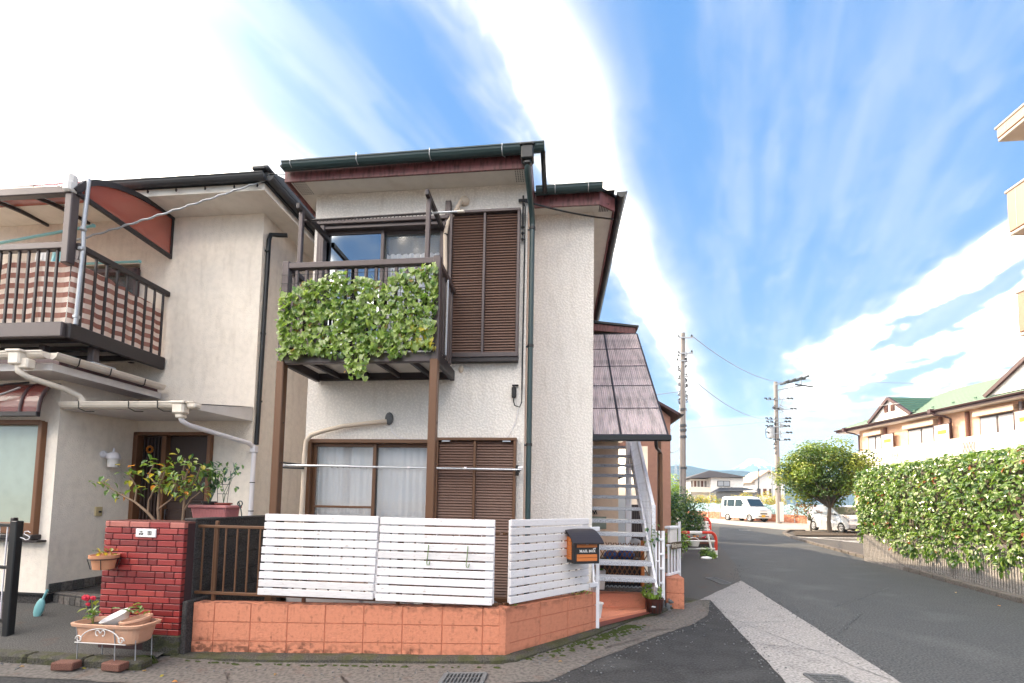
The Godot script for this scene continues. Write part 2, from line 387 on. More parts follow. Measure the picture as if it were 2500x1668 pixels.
	M("cream_wall", L(0.72, 0.46, 0.32), 0.85, {"tex": soft, "scale": 0.6})
	M("white_wall", L(0.80, 0.77, 0.74), 0.85, {"tex": soft, "scale": 0.4})
	M("green_roof", L(0.165, 0.245, 0.18), 0.55, {"tex": soft, "scale": 0.3})
	M("green_roof_dark", L(0.055, 0.13, 0.085), 0.55)
	M("tower_trim", L(0.42, 0.36, 0.31), 0.7)
	M("tile_salmon", L(0.25, 0.14, 0.09), 0.5, {"tex": soft, "scale": 0.8})
	M("maroon_trim", L(0.06, 0.028, 0.032), 0.5)
	M("guard_red", L(0.62, 0.05, 0.03), 0.35)
	M("guard_white", L(0.76, 0.75, 0.74), 0.4)
	M("pole_concrete", L(0.27, 0.25, 0.24), 0.85, {"tex": fine, "scale": 0.8})
	M("insulator", L(0.06, 0.07, 0.08), 0.5)
	M("car_white", L(0.80, 0.80, 0.80), 0.25, {"coat": 1.0})
	M("car_silver", L(0.55, 0.57, 0.60), 0.3, {"metal": 0.6, "coat": 1.0})
	M("car_glass", L(0.015, 0.03, 0.035), 0.05, {"coat": 1.0})
	M("car_glass_pale", L(0.20, 0.24, 0.20), 0.06, {"coat": 1.0})
	M("tyre", L(0.012, 0.012, 0.012), 0.8)
	M("rim", L(0.5, 0.5, 0.52), 0.35, {"metal": 0.7})
	M("head_lens", L(0.55, 0.58, 0.6), 0.1, {"coat": 1.0})
	M("plate_yellow", L(0.75, 0.45, 0.02), 0.5)
	M("tarp_blue", L(0.36, 0.55, 0.60), 0.5, {"tex": grain("wrinkle", 0.02, [[0.0, 0.5], [0.5, 0.9], [1.0, 1.2]], FastNoiseLite.TYPE_SIMPLEX_SMOOTH, 5, 512, 67), "scale": 0.5})
	M("sheet_orange", L(0.58, 0.23, 0.13), 0.55, {"tex": pics["wrinkle"], "scale": 0.6})
	M("slate_roof", L(0.075, 0.072, 0.08), 0.7)
	M("slate_blue_roof", L(0.03, 0.036, 0.05), 0.6)
	M("hill_green", L(0.03, 0.05, 0.055), 0.95, {"tex": grain("forest", 0.02, [[0.0, 0.6], [1.0, 1.2]], FastNoiseLite.TYPE_SIMPLEX_SMOOTH, 5, 512, 71), "scale": 0.004})
	M("mountain_rock", L(1, 1, 1), 0.95, {"tint": true})
	M("water_white", L(0.8, 0.8, 0.8), 0.4)
	M("yellow_sign", L(0.80, 0.52, 0.02), 0.5)
	M("ac_panel", L(0.70, 0.60, 0.55), 0.6)
	M("gold_plate", L(0.5, 0.4, 0.22), 0.4)
	M("petal_red", L(0.6, 0.02, 0.05), 0.6, {"through": L(0.3, 0.02, 0.03)})
	for e in [["ivy_a", 0.17, 0.26, 0.05], ["ivy_b", 0.085, 0.16, 0.035], ["ivy_c", 0.26, 0.34, 0.10], ["ivy_d", 0.36, 0.42, 0.22], ["leaf_yellow", 0.42, 0.36, 0.05], ["leaf_orange", 0.55, 0.22, 0.03],
			["hedge_a", 0.075, 0.14, 0.022], ["hedge_b", 0.135, 0.215, 0.04], ["hedge_c", 0.035, 0.08, 0.02], ["hedge_d", 0.30, 0.37, 0.20], ["hedge_rust", 0.22, 0.07, 0.025], ["shrub_a", 0.07, 0.12, 0.02], ["shrub_b", 0.16, 0.19, 0.03], ["shrub_c", 0.02, 0.065, 0.03],
			["lime_leaf", 0.22, 0.36, 0.04], ["dry_leaf", 0.3, 0.19, 0.08]]:
		M(e[0], L(e[1], e[2], e[3]), 0.28 if e[0].begins_with("hedge") else 0.32, {"through": L(e[1] * 1.6, e[2] * 1.6, e[3]), "spec": 0.55})
	M("crown_leaf", L(1, 1, 1), 0.4, {"tint": true, "through": L(0.5, 0.55, 0.2), "spec": 0.5})

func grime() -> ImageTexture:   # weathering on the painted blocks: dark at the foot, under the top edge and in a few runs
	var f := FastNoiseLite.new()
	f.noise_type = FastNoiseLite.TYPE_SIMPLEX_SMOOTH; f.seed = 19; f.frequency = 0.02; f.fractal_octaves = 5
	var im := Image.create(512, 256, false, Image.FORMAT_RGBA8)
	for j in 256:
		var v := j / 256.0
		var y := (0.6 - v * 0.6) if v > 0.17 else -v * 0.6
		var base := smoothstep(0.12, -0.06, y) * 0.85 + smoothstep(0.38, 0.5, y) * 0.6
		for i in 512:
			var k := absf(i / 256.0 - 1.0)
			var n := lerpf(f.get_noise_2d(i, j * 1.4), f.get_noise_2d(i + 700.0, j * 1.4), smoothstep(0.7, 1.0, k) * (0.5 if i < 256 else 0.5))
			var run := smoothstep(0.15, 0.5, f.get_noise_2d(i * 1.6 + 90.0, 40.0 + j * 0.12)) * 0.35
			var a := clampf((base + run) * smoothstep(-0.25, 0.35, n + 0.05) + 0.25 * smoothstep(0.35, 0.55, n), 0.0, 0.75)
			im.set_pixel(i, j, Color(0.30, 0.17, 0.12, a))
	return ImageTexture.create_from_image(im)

const SUN_AZ := -57.0
const SUN_EL := 33.0

func sun_way() -> Vector3:
	var a := deg_to_rad(SUN_AZ); var e := deg_to_rad(SUN_EL)
	return Vector3(cos(e) * sin(a), sin(e), -cos(e) * cos(a))

func camera_and_light() -> void:
	var cam := Camera3D.new()
	cam.name = "camera"
	cam.projection = Camera3D.PROJECTION_FRUSTUM
	cam.near = 0.05; cam.far = 9000.0
	cam.size = 0.05 * 683.0 / 455.0
	cam.frustum_offset = Vector2(0.0, 0.05 * 132.5 / 455.0)
	cam.basis = Basis(Vector3.UP, deg_to_rad(5.96)) * Basis(Vector3.RIGHT, deg_to_rad(3.58)) * Basis(Vector3.BACK, deg_to_rad(1.03))
	cam.position = Vector3(0, 1.5, 0)
	add_child(cam)
	var sun := DirectionalLight3D.new()
	sun.name = "sun"
	sun.light_energy = 1.3
	sun.light_color = Color(1.0, 0.90, 0.76)
	sun.light_angular_distance = 0.53
	sun.shadow_enabled = true
	sun.basis = Basis.looking_at(-sun_way(), Vector3.UP)
	add_child(sun)
	var e := Environment.new()
	e.background_mode = Environment.BG_SKY
	e.sky = Sky.new()
	var m := PanoramaSkyMaterial.new()
	m.panorama = ImageTexture.create_from_image(sky_picture(2048, 1024))
	e.sky.sky_material = m
	e.tonemap_mode = Environment.TONE_MAPPER_LINEAR
	e.tonemap_exposure = 3.1
	e.sdfgi_enabled = true; e.ssao_enabled = true; e.ssil_enabled = true
	e.fog_enabled = true
	e.fog_density = 0.00026
	e.fog_light_color = Color(0.66, 0.84, 1.0)
	var w := WorldEnvironment.new()
	w.name = "world_environment"
	w.environment = e
	add_child(w)

# cirrus in long parallel bands on a high layer, a brighter bank to the north-west, and the bright air round the sun
func sky_picture(w: int, h: int) -> Image:
	var im := Image.create(w, h, false, Image.FORMAT_RGBF)
	var wisp := FastNoiseLite.new()
	wisp.noise_type = FastNoiseLite.TYPE_SIMPLEX_SMOOTH; wisp.seed = 5; wisp.frequency = 1.0; wisp.fractal_octaves = 5
	var puff := FastNoiseLite.new()
	puff.noise_type = FastNoiseLite.TYPE_SIMPLEX_SMOOTH; puff.seed = 12; puff.frequency = 1.0; puff.fractal_octaves = 6
	var az := deg_to_rad(21.7)
	var ca := cos(az); var sa := sin(az)
	var sun := sun_way()
	var low := Color(0.62, 0.68, 0.75)
	for j in h:
		var el := PI * (0.5 - (j + 0.5) / h)
		if el <= 0.0:
			for i in w: im.set_pixel(i, j, Color(0.42, 0.40, 0.37))
			continue
		var y := sin(el); var r := cos(el)
		for i in w:
			var a := TAU * (i + 0.5) / w      # column 0 lies towards -z
			var d := Vector3(r * sin(a), y, -r * cos(a))
			var up := maxf(y, 0.02)
			var s := (d.x * ca + d.z * sa) / up      # across the bands
			var t := (d.x * sa - d.z * ca) / up      # along them
			var n1 := wisp.get_noise_2d(s * 3.2, t * 0.55)
			var n2 := puff.get_noise_2d(s * 1.7 + 3.0, t * 1.3)
			var n3 := wisp.get_noise_2d(s * 8.0 + 40.0, t * 1.4 + n2)
			var n4 := puff.get_noise_2d(s * 6.0 + 9.0, t * 4.2)
			# the narrow bright band, and finer ones beside it
			var q := s + 0.05 * n2
			var band := smoothstep(-0.66, -0.44, q + 0.05 * n3) * (1.0 - smoothstep(-0.41, -0.16, q + 0.05 * n3))
			var cover := 1.08 * pow(band, 1.25) * (0.92 + 0.3 * n3)
			cover += (0.22 + 0.18 * n3) * smoothstep(-0.45, 0.5, n1 + 0.3 * n3) * smoothstep(-0.4, 0.0, q) * (1.0 - smoothstep(0.8, 1.4, q))
			# thicker veil towards the sun
			cover += pow(smoothstep(-0.60, -1.5, q), 1.9) * (0.95 + 0.3 * n3) + 0.28 * smoothstep(-0.55, -0.85, q) * smoothstep(-0.25, 0.5, n1 + 0.5 * n3)
			# bank whose edge runs aslant over the far right
			var edge := 0.25 + 0.55 * pow(maxf(0.0, (3.4 - t) / 1.3), 1.3)
			if t > 0.0:
				var k := q - edge + 0.10 * n2 + 0.05 * n3 + 0.05 * n4
				var bank := 1.15 * smoothstep(-0.05, 0.20, k)
				bank *= 1.0 - 0.85 * smoothstep(-0.05, 0.3, n2 + 0.3 * n3 + 0.4 * n4) * smoothstep(0.2, 0.42, k)
				cover += bank * (0.95 + 0.2 * n4)
			else:
				cover += 0.95 * smoothstep(-0.15, 0.35, n2 + 0.35 * n1 + 0.2 * n4) * smoothstep(0.0, -0.6, t)
			cover = maxf(cover, 0.0)
			cover = maxf(cover, 1.0 - (1.0 - minf(cover, 1.0)) * (1.0 - 0.8 * exp(-y / 0.13)))
			var blue := Color(0.034, 0.108, 0.27).lerp(Color(0.10, 0.175, 0.29), pow(1.0 - y, 3.0) * 0.9)
			var c := blue.lerp(Color(0.355, 0.352, 0.35), minf(cover, 1.0))
			var core := pow(clampf(cover, 0.0, 1.12), 8.0) * smoothstep(0.14, 0.5, y)
			c += Color(3.0, 2.66, 2.28) * core
			# bright air round the sun
			var m := acos(clampf(d.dot(sun), -1.0, 1.0))
			var glow := 2.6 * exp(-m / 0.085) + 0.22 * exp(-m * m / 0.10)
			c += Color(glow, glow * 0.98, glow * 0.94)
			im.set_pixel(i, j, c)
	return im

func ground_and_roads() -> void:
	var m := MB.new(); sheet(m, V([-5900, -5900, 5900, -5900, 5900, 900, -5900, 900]), 0.0)
	struct("ground", m, M("ground", L(1, 1, 1)), "bare ground that runs out to the hills")
	# roads
	m = MB.new()
	sheet(m, rough(V([2.96, -4.39, 3.61, -9.18, 3.67, -9.73, 4.51, -12.27, 6.1, -18.3, 10.2, -30.4, 9.4, -31.2, 8.3, -36.5, 11.0, -36.8, 13.4, -28.0, 11.83, -25.04, 10.4, -21.35, 9.9, -18.91, 9.0, -14.3, 8.2, -11.2, 7.6, -8.4, 7.4, -4.0, 8.0, 8.0, 2.2, 8.0, 2.6, 0.0]), 0.012), 0.004)
	struct("road", m, M("asphalt", L(1, 1, 1)), "grey asphalt lane that bends away to the right past the house")
	m = MB.new()
	sheet(m, rough(V([-14, 9, -14, -3.62, -4.9, -3.62, -0.9, -3.72, -0.07, -3.94, 0.38, -4.55, 0.97, -5.26, 1.74, -6.12, 2.05, -6.6, 2.41, -7.64, 1.95, -4.24, 1.35, 0.0, 0.6, 9.0]), 0.014), 0.004)
	struct("side_road", m, M("asphalt_dark", L(1, 1, 1)), "darker asphalt in front of the houses, left of the pale strip")
	m = MB.new()
	sheet(m, rough(V([2.23, -7.6, 2.41, -7.64, 1.95, -4.24, 1.35, 0, 0.6, 9, 2.2, 9, 2.6, 0, 2.96, -4.39, 3.61, -9.18, 3.67, -9.73]), 0.014), 0.009)
	struct("concrete_path", m, M("concrete_pale", L(1, 1, 1)), "pale worn concrete strip between the two asphalts")
	m = MB.new()
	sheet(m, rough(V([-14, -4.6, -14, -3.62, -4.9, -3.62, -0.9, -3.72, -0.07, -3.94, 0.38, -4.55, 0.97, -5.26, 1.74, -6.12, 2.05, -6.6, 2.23, -7.6, 1.95, -7.4, 0.3, -5.2, -0.5, -4.3]), 0.02), 0.008)
	struct("gutter_pavement", m, M("concrete", L(1, 1, 1)), "stained concrete gutter along the foot of the block wall")
	m = MB.new()
	sheet(m, V([1.9, -7.3, 2.23, -7.6, 3.67, -9.73, 4.51, -12.27, 6.1, -18.3, 5.0, -18.6, 3.4, -13.0, 2.6, -10.9, 1.7, -8.6]), 0.0085)
	struct("verge_pavement", m, M("asphalt_old", L(1, 1, 1)), "old patched paving beside the gate and guardrails")
	m = MB.new()
	sheet(m, V([-4, -60, -4, -37, 6.0, -33.5, 10.2, -30.4, 11.68, -29.5, 13.4, -28.0, 30, -33, 40, -60]), 0.003)
	struct("crossing_road", m, M("street_pale", L(1, 1, 1)), "pale sunlit cross street behind the tree")
	m = MB.new()
	sheet(m, V([8.5, -11.4, 9.0, -14.3, 9.9, -18.91, 10.4, -21.35, 11.83, -25.04, 13.4, -28.0, 30, -28, 30, -11]), 0.006)
	struct("parking_pavement", m, M("asphalt_old", L(1, 1, 1)), "grey parking ground in front of the flats")
	# kerbs of the lane's right side and of the tree island
	m = MB.new()
	var k := [Vector2(7.45, -4.0), Vector2(7.6, -8.4), Vector2(8.1, -10.46), Vector2(8.95, -14.05), Vector2(9.9, -18.91), Vector2(10.4, -21.35), Vector2(11.6, -25.0), Vector2(12.9, -27.3), Vector2(13.9, -27.6)]
	for i in k.size() - 1:
		var a := Vector3(k[i].x, gy(k[i].x, k[i].y) + 0.03, k[i].y); var b := Vector3(k[i + 1].x, gy(k[i + 1].x, k[i + 1].y) + 0.03, k[i + 1].y)
		var n := int(ceil(a.distance_to(b) / 0.6))
		for j in n:
			m.bar(a.lerp(b, float(j) / n), a.lerp(b, (j + 1.0) / n - 0.012), 0.16, 0.13, Vector3.UP, 0.012)
	struct("kerb", m, M("concrete", L(1, 1, 1)), "low concrete kerb along the right of the lane")
	m = MB.new()
	sheet(m, V([11.3, -23.3, 12.0, -25.0, 13.2, -27.2, 17.5, -25.4, 15.2, -24.3, 12.2, -23.4]), 0.06)
	struct("island_ground", m, M("soil", L(1, 1, 1)), "brown earth island round the foot of the street tree")
	m = MB.new()
	for l in [[11.22, -22.92, 12.9, -20.2], [11.4, -22.6, 16.5, -23.4], [12.1, -21.0, 13.2, -18.6], [12.3, -21.1, 17.0, -21.8], [10.2, -27.25, 10.8, -27.22]]:
		var a := Vector2(l[0], l[1]); var b := Vector2(l[2], l[3]); var o := (b - a).orthogonal().normalized() * 0.075
		sheet(m, PackedVector2Array([a + o, b + o, b - o, a - o]), 0.012)
	struct("road_markings", m, M("road_white", L(1, 1, 1)), "worn white lines of the parking bays")
	# kerb base under the orange wall: a mossy concrete footing that follows the wall and the entrance
	m = MB.new()
	var top := [Vector3(-3.86, -0.085, -4.30), Vector3(-3.3, -0.065, -4.30), Vector3(-0.55, 0.045, -4.33), Vector3(-0.40, 0.05, -4.40), Vector3(0.42, 0.05, -5.40), Vector3(0.93, 0.05, -6.12), Vector3(1.42, 0.045, -6.62), Vector3(1.93, 0.03, -7.36), Vector3(2.24, 0.01, -7.62)]
	var back := [Vector3(-3.86, -0.085, -4.6), Vector3(-3.3, -0.065, -4.6), Vector3(-0.65, 0.045, -4.6), Vector3(-0.62, 0.05, -4.62), Vector3(0.3, 0.05, -5.65), Vector3(0.45, 0.05, -6.3), Vector3(1.1, 0.045, -6.8), Vector3(1.6, 0.03, -7.5), Vector3(2.0, 0.01, -7.8)]
	for i in top.size() - 1:
		var n := 8
		for j in n:
			var a: Vector3 = top[i].lerp(top[i + 1], float(j) / n); var b: Vector3 = top[i].lerp(top[i + 1], (j + 1.0) / n)
			var c: Vector3 = back[i].lerp(back[i + 1], float(j) / n); var d: Vector3 = back[i].lerp(back[i + 1], (j + 1.0) / n)
			var w := func(p: Vector3) -> Vector3: return p + Vector3(sin(p.x * 31.0) * 0.006, sin(p.x * 23.0 + p.z * 17.0) * 0.005, cos(p.x * 19.0) * 0.01)
			var o := Vector3(0.02, 0, 0.035)
			m.face(w.call(a), w.call(b), d, c, Vector3.UP)
			m.face(w.call(a), w.call(b), w.call(b) + o - Vector3.UP * 0.02, w.call(a) + o - Vector3.UP * 0.02, Vector3(0.5, 1, 1))
			m.face(w.call(a) + o - Vector3.UP * 0.02, w.call(b) + o - Vector3.UP * 0.02, w.call(b) + o * 1.4 - Vector3.UP * 0.3, w.call(a) + o * 1.4 - Vector3.UP * 0.3, Vector3(0.3, 0, 1))
	struct("kerb", m, M("concrete_mossy", L(1, 1, 1)), "mossy concrete footing under the orange block wall")
	# the sloping driveway of the left house and its raised edge
	m = MB.new()
	var a0 := Vector3(-14, -0.085, -4.05); var b0 := Vector3(-3.92, -0.085, -4.18); var c0 := Vector3(-3.92, 0.12, -5.3); var d0 := Vector3(-14, 0.13, -5.3)
	m.face(a0, b0, c0, d0, Vector3.UP); m.face(c0, d0, d0 + Vector3(0, -0.02, -3), c0 + Vector3(0, -0.02, -3), Vector3.UP)
	m.face(a0, b0, b0 + Vector3(0, -0.3, 0.06), a0 + Vector3(0, -0.3, 0.06), Vector3.BACK)
	struct("driveway", m, M("asphalt_old", L(1, 1, 1)), "sloping paved forecourt of the cream house on the left")
	m = MB.new()
	var i0 := -14.0
	while i0 < -4.0:
		m.cbox(Vector3(i0 + 0.295, -0.10, -3.98), Vector3(0.59, 0.15, 0.15), 0.02)
		i0 += 0.6
	struct("kerb", m, M("concrete_mossy", L(1, 1, 1)), "mossy kerb stones in front of the left forecourt")
	# drain gratings: frame and bars
	grating([Vector2(-0.97, -4.02), Vector2(-0.62, -4.04), Vector2(-0.62, -3.72), Vector2(-0.97, -3.70)], "steel drain grating set in the gutter under the orange wall", 11)
	grating([Vector2(3.03, -9.89), Vector2(3.24, -9.95), Vector2(3.33, -9.29), Vector2(3.11, -9.2)], "steel drain grating in the old paving near the gate", 10)
	grating([Vector2(2.2, -4.42), Vector2(2.5, -4.42), Vector2(2.5, -3.8), Vector2(2.2, -3.8)], "steel drain grating at the near end of the pale strip", 12)
	# cracks in the old surfaces
	m = MB.new()
	rng.seed = 55
	for e in [[2.1, -7.0, 2.9, -4.4], [2.35, -6.2, 3.2, -6.5], [2.2, -5.3, 3.05, -5.1], [-1.9, -3.95, -1.7, -3.7], [-3.0, -3.98, -2.8, -3.7], [0.5, -4.9, 0.95, -5.35], [1.0, -5.6, 1.4, -5.8], [4.2, -7.5, 6.3, -9.5], [3.4, -6.0, 4.4, -7.2]]:
		var p := Vector2(e[0], e[1]); var b := Vector2(e[2], e[3])
		for kk in 24:
			var q := Vector2(e[0], e[1]).lerp(b, (kk + 1) / 24.0) + Vector2(rng.randf_range(-0.025, 0.025), rng.randf_range(-0.025, 0.025))
			var o := (q - p).orthogonal().normalized() * rng.randf_range(0.0015, 0.005)
			sheet(m, PackedVector2Array([p + o, q + o, q - o, p - o]), 0.013)
			p = q
	struct("road_crack_lines", m, M("black", L(1, 1, 1)), "fine dark cracks in the pavings")
	# grit and crumbs along the edges
	var stone := MB.new(); stone.ball(Vector3.ZERO, Vector3(0.008, 0.005, 0.007), 6)
	var mm := MultiMesh.new()
	mm.transform_format = MultiMesh.TRANSFORM_3D; mm.mesh = stone.mesh(); mm.instance_count = 900
	for i in 900:
		var e: Array = [[-5.5, -3.9, -0.6, -4.05], [-0.4, -4.2, 1.6, -6.5], [0.0, -3.95, 1.9, -6.2], [1.95, -4.3, 2.35, -7.5], [3.0, -4.5, 3.6, -9.0], [7.4, -7.0, 8.3, -11.5], [3.4, -9.3, 4.6, -12.3]][i % 7]
		var s := rng.randf()
		var p := Vector2(e[0], e[1]).lerp(Vector2(e[2], e[3]), s) + Vector2(rng.randfn(), rng.randfn()) * (0.05 if i % 3 else 0.2)
		mm.set_instance_transform(i, Transform3D(Basis(Vector3.UP, rng.randf() * TAU) * rng.randf_range(0.4, 1.5), Vector3(p.x, gy(p.x, p.y) + 0.012, p.y)))
	var gr := MultiMeshInstance3D.new()
	gr.name = "grit"; gr.multimesh = mm; gr.material_override = M("stone_grey", L(1, 1, 1))
	tag(gr, "loose grit and crumbs along the edges of the pavings", "grit", "", "stuff")
	add_child(gr)
	# dark edge of moss and fallen leaves
	m = MB.new()
	rng.seed = 77
	for i in 260:
		var s := rng.randf()
		var p := Vector3(lerpf(-0.4, 0.85, sqrt(s)) if i % 5 else lerpf(-3.7, 0.9, s), 0, 0)
		p.z = -4.20 if p.x < -0.5 else -4.22 - (p.x + 0.5) * 1.23
		p.x += 0.05
		p.y = gy(p.x, p.z) + 0.008
		var q := rng.randf() * rng.randf()
		blob(m, p + Vector3(rng.randf_range(-0.03, 0.03) + 0.2 * q * smoothstep(-0.4, 0.3, p.x), 0, q * (0.03 + 0.16 * maxf(0.0, 1.0 - absf(p.x - 0.3)))), rng.randf_range(0.008, 0.03), 0.012)
	blob(m, Vector3(-3.95, -0.1, -4.10), 0.12, 0.07)
	blob(m, Vector3(-4.1, -0.1, -4.11), 0.11, 0.04)
	var mo := obj("moss", m, M("moss", L(1, 1, 1)))
	tag(mo, "green moss in clumps along the foot of the wall and gutter", "moss", "", "stuff")
	rng.seed = 78
	var lf := leaf_mesh(0.045, 0.03, 0.3)
	var fallen := [[-5.75, -3.75, "leaf_yellow", "yellow fallen leaf at the left edge of the gutter"], [-5.35, -3.88, "leaf_orange", "orange fallen leaf on the gutter left of the two loose bricks"], [-4.95, -3.82, "dry_leaf", "brown fallen leaf just left of the first loose brick"], [-4.35, -3.86, "leaf_yellow", "yellow fallen leaf between the two loose bricks"], [-3.75, -3.88, "dry_leaf", "brown fallen leaf right of the second loose brick"], [-3.5, -3.84, "leaf_yellow", "bright yellow fallen leaf below the left end of the orange wall"], [-3.3, -3.7, "leaf_orange", "orange fallen leaf below the left fence panel"], [-2.5, -3.95, "dry_leaf", "brown fallen leaf below the middle of the fence"], [0.05, -4.4, "dry_leaf", "curled brown fallen leaf below the letter box"], [6.3, -6.6, "leaf_yellow", "yellow fallen leaf on the lane near the hedge, nearest one"], [6.9, -8.0, "leaf_orange", "orange fallen leaf on the lane beside the ribbed wall"], [7.2, -9.2, "dry_leaf", "brown fallen leaf on the lane beside the ribbed wall, farthest one"]]
	for f in fallen:
		var o := piece("fallen_leaf", lf, M(f[2], L(1, 1, 1)), self, Transform3D(Basis.from_euler(Vector3(rng.randf_range(-0.3, 0.3), rng.randf() * TAU, rng.randf_range(-0.3, 0.3))), Vector3(f[0], gy(f[0], f[1]) + 0.016, f[1])))
		tag(o, f[3], "leaf", "fallen leaves on the ground")

func rough(poly: PackedVector2Array, amp: float) -> PackedVector2Array:   # an outline with crumbled edges
	var r := PackedVector2Array()
	var f := FastNoiseLite.new()
	f.seed = 33; f.frequency = 3.5
	for i in poly.size():
		var a := poly[i]; var b := poly[(i + 1) % poly.size()]
		var n := clampi(int(a.distance_to(b) / 0.09), 1, 90) if a.length() < 14.0 and b.length() < 14.0 else 1
		for k in n:
			var p := a.lerp(b, float(k) / n)
			r.append(p + (b - a).orthogonal().normalized() * amp * (f.get_noise_2dv(p) + 0.5 * f.get_noise_2dv(p * 4.0)))
	return r

func blob(m: MB, p: Vector3, r: float, h: float) -> void:
	var n := 9
	var e := []
	for k in n:
		var a := TAU * k / n
		var q := r * rng.randf_range(0.6, 1.15)
		e.append(p + Vector3(cos(a) * q * 1.5, 0, -sin(a) * q * 0.6))
	for k in n:
		var u: Vector3 = p + (e[k] - p) * 0.6 + Vector3.UP * h * rng.randf_range(0.6, 1.0); var w: Vector3 = p + (e[(k + 1) % n] - p) * 0.6 + Vector3.UP * h * rng.randf_range(0.6, 1.0)
		m.quad(e[k], e[(k + 1) % n], w, u)
		m.tri(u, w, p + Vector3.UP * h)

func grating(q: Array, label: String, n: int) -> void:
	var at := func(s: float, t: float, y: float) -> Vector3:
		var p: Vector2 = q[0].lerp(q[1], s).lerp(q[3].lerp(q[2], s), t)
		return Vector3(p.x, gy(p.x, p.y) + y, p.y)
	var g := thing("drain_grating", label, "grating", at.call(0.5, 0.5, 0.0))
	var m := MB.new()
	for e in [[0.0, 0.0, 1.0, 0.0], [1.0, 0.0, 1.0, 1.0], [1.0, 1.0, 0.0, 1.0], [0.0, 1.0, 0.0, 0.0]]:
		m.bar(at.call(e[0], e[1], 0.014), at.call(e[2], e[3], 0.014), 0.03, 0.02)
	obj("frame", m, M("stone_grey", L(1, 1, 1)), g)
	m = MB.new()
	m.face(at.call(0, 0, 0.009), at.call(1, 0, 0.009), at.call(1, 1, 0.009), at.call(0, 1, 0.009), Vector3.UP)
	obj("pit", m, M("black", L(1, 1, 1)), g)
	var long: bool = q[0].distance_to(q[1]) < q[1].distance_to(q[2])
	for k in n:
		var s := (k + 0.5) / n
		m = MB.new()
		if long: m.bar(at.call(0.0, s, 0.018), at.call(1.0, s, 0.018), 0.012, 0.012)
		else: m.bar(at.call(s, 0.0, 0.018), at.call(s, 1.0, 0.018), 0.012, 0.012)
		obj("bar", m, M("stone_grey", L(1, 1, 1)), g)
	for k in 2:
		m = MB.new()
		var s := (k + 1.0) / 3.0
		if long: m.bar(at.call(s, 0.0, 0.015), at.call(s, 1.0, 0.015), 0.012, 0.01)
		else: m.bar(at.call(0.0, s, 0.015), at.call(1.0, s, 0.015), 0.012, 0.01)
		obj("crossbar", m, M("stone_grey", L(1, 1, 1)), g)

func leaf_mesh(l: float, w: float, fold: float) -> ArrayMesh:   # a folded pointed leaf that starts at the origin and grows along +z
	var m := MB.new()
	var o := Vector3.ZERO
	var tip := Vector3(0, -l * 0.12, l); var mid := Vector3(0, 0, l * 0.5)
	for s in [-1.0, 1.0]:
		var e1 := Vector3(s * w * 0.5, w * fold, l * 0.35); var e2 := Vector3(s * w * 0.38, w * fold * 0.7, l * 0.68)
		m.face3(o, e1, mid, Vector3.UP); m.face3(e1, e2, mid, Vector3.UP); m.face3(e2, tip, mid, Vector3.UP)
	return m.mesh()

func ivy_mesh(l: float) -> ArrayMesh:   # a five-pointed leaf, slightly cupped
	var m := MB.new()
	var p := [Vector2(0, 0), Vector2(0.42, -0.08), Vector2(0.5, 0.28), Vector2(0.36, 0.45), Vector2(0.34, 0.72), Vector2(0.14, 0.74), Vector2(0, 1.0), Vector2(-0.14, 0.74), Vector2(-0.34, 0.72), Vector2(-0.36, 0.45), Vector2(-0.5, 0.28), Vector2(-0.42, -0.08)]
	var f := func(q: Vector2) -> Vector3: return Vector3(q.x * l, l * (0.25 * absf(q.x) - 0.28 * (q.y - 0.4) * (q.y - 0.4)), q.y * l)
	var c := Vector3(0, 0, 0.4 * l)
	for i in p.size(): m.face3(f.call(p[i]), f.call(p[(i + 1) % p.size()]), c, Vector3.UP)
	return m.mesh()

const FZ := -5.6     # facade of the middle house
const SZ := -6.25    # its set-back wall

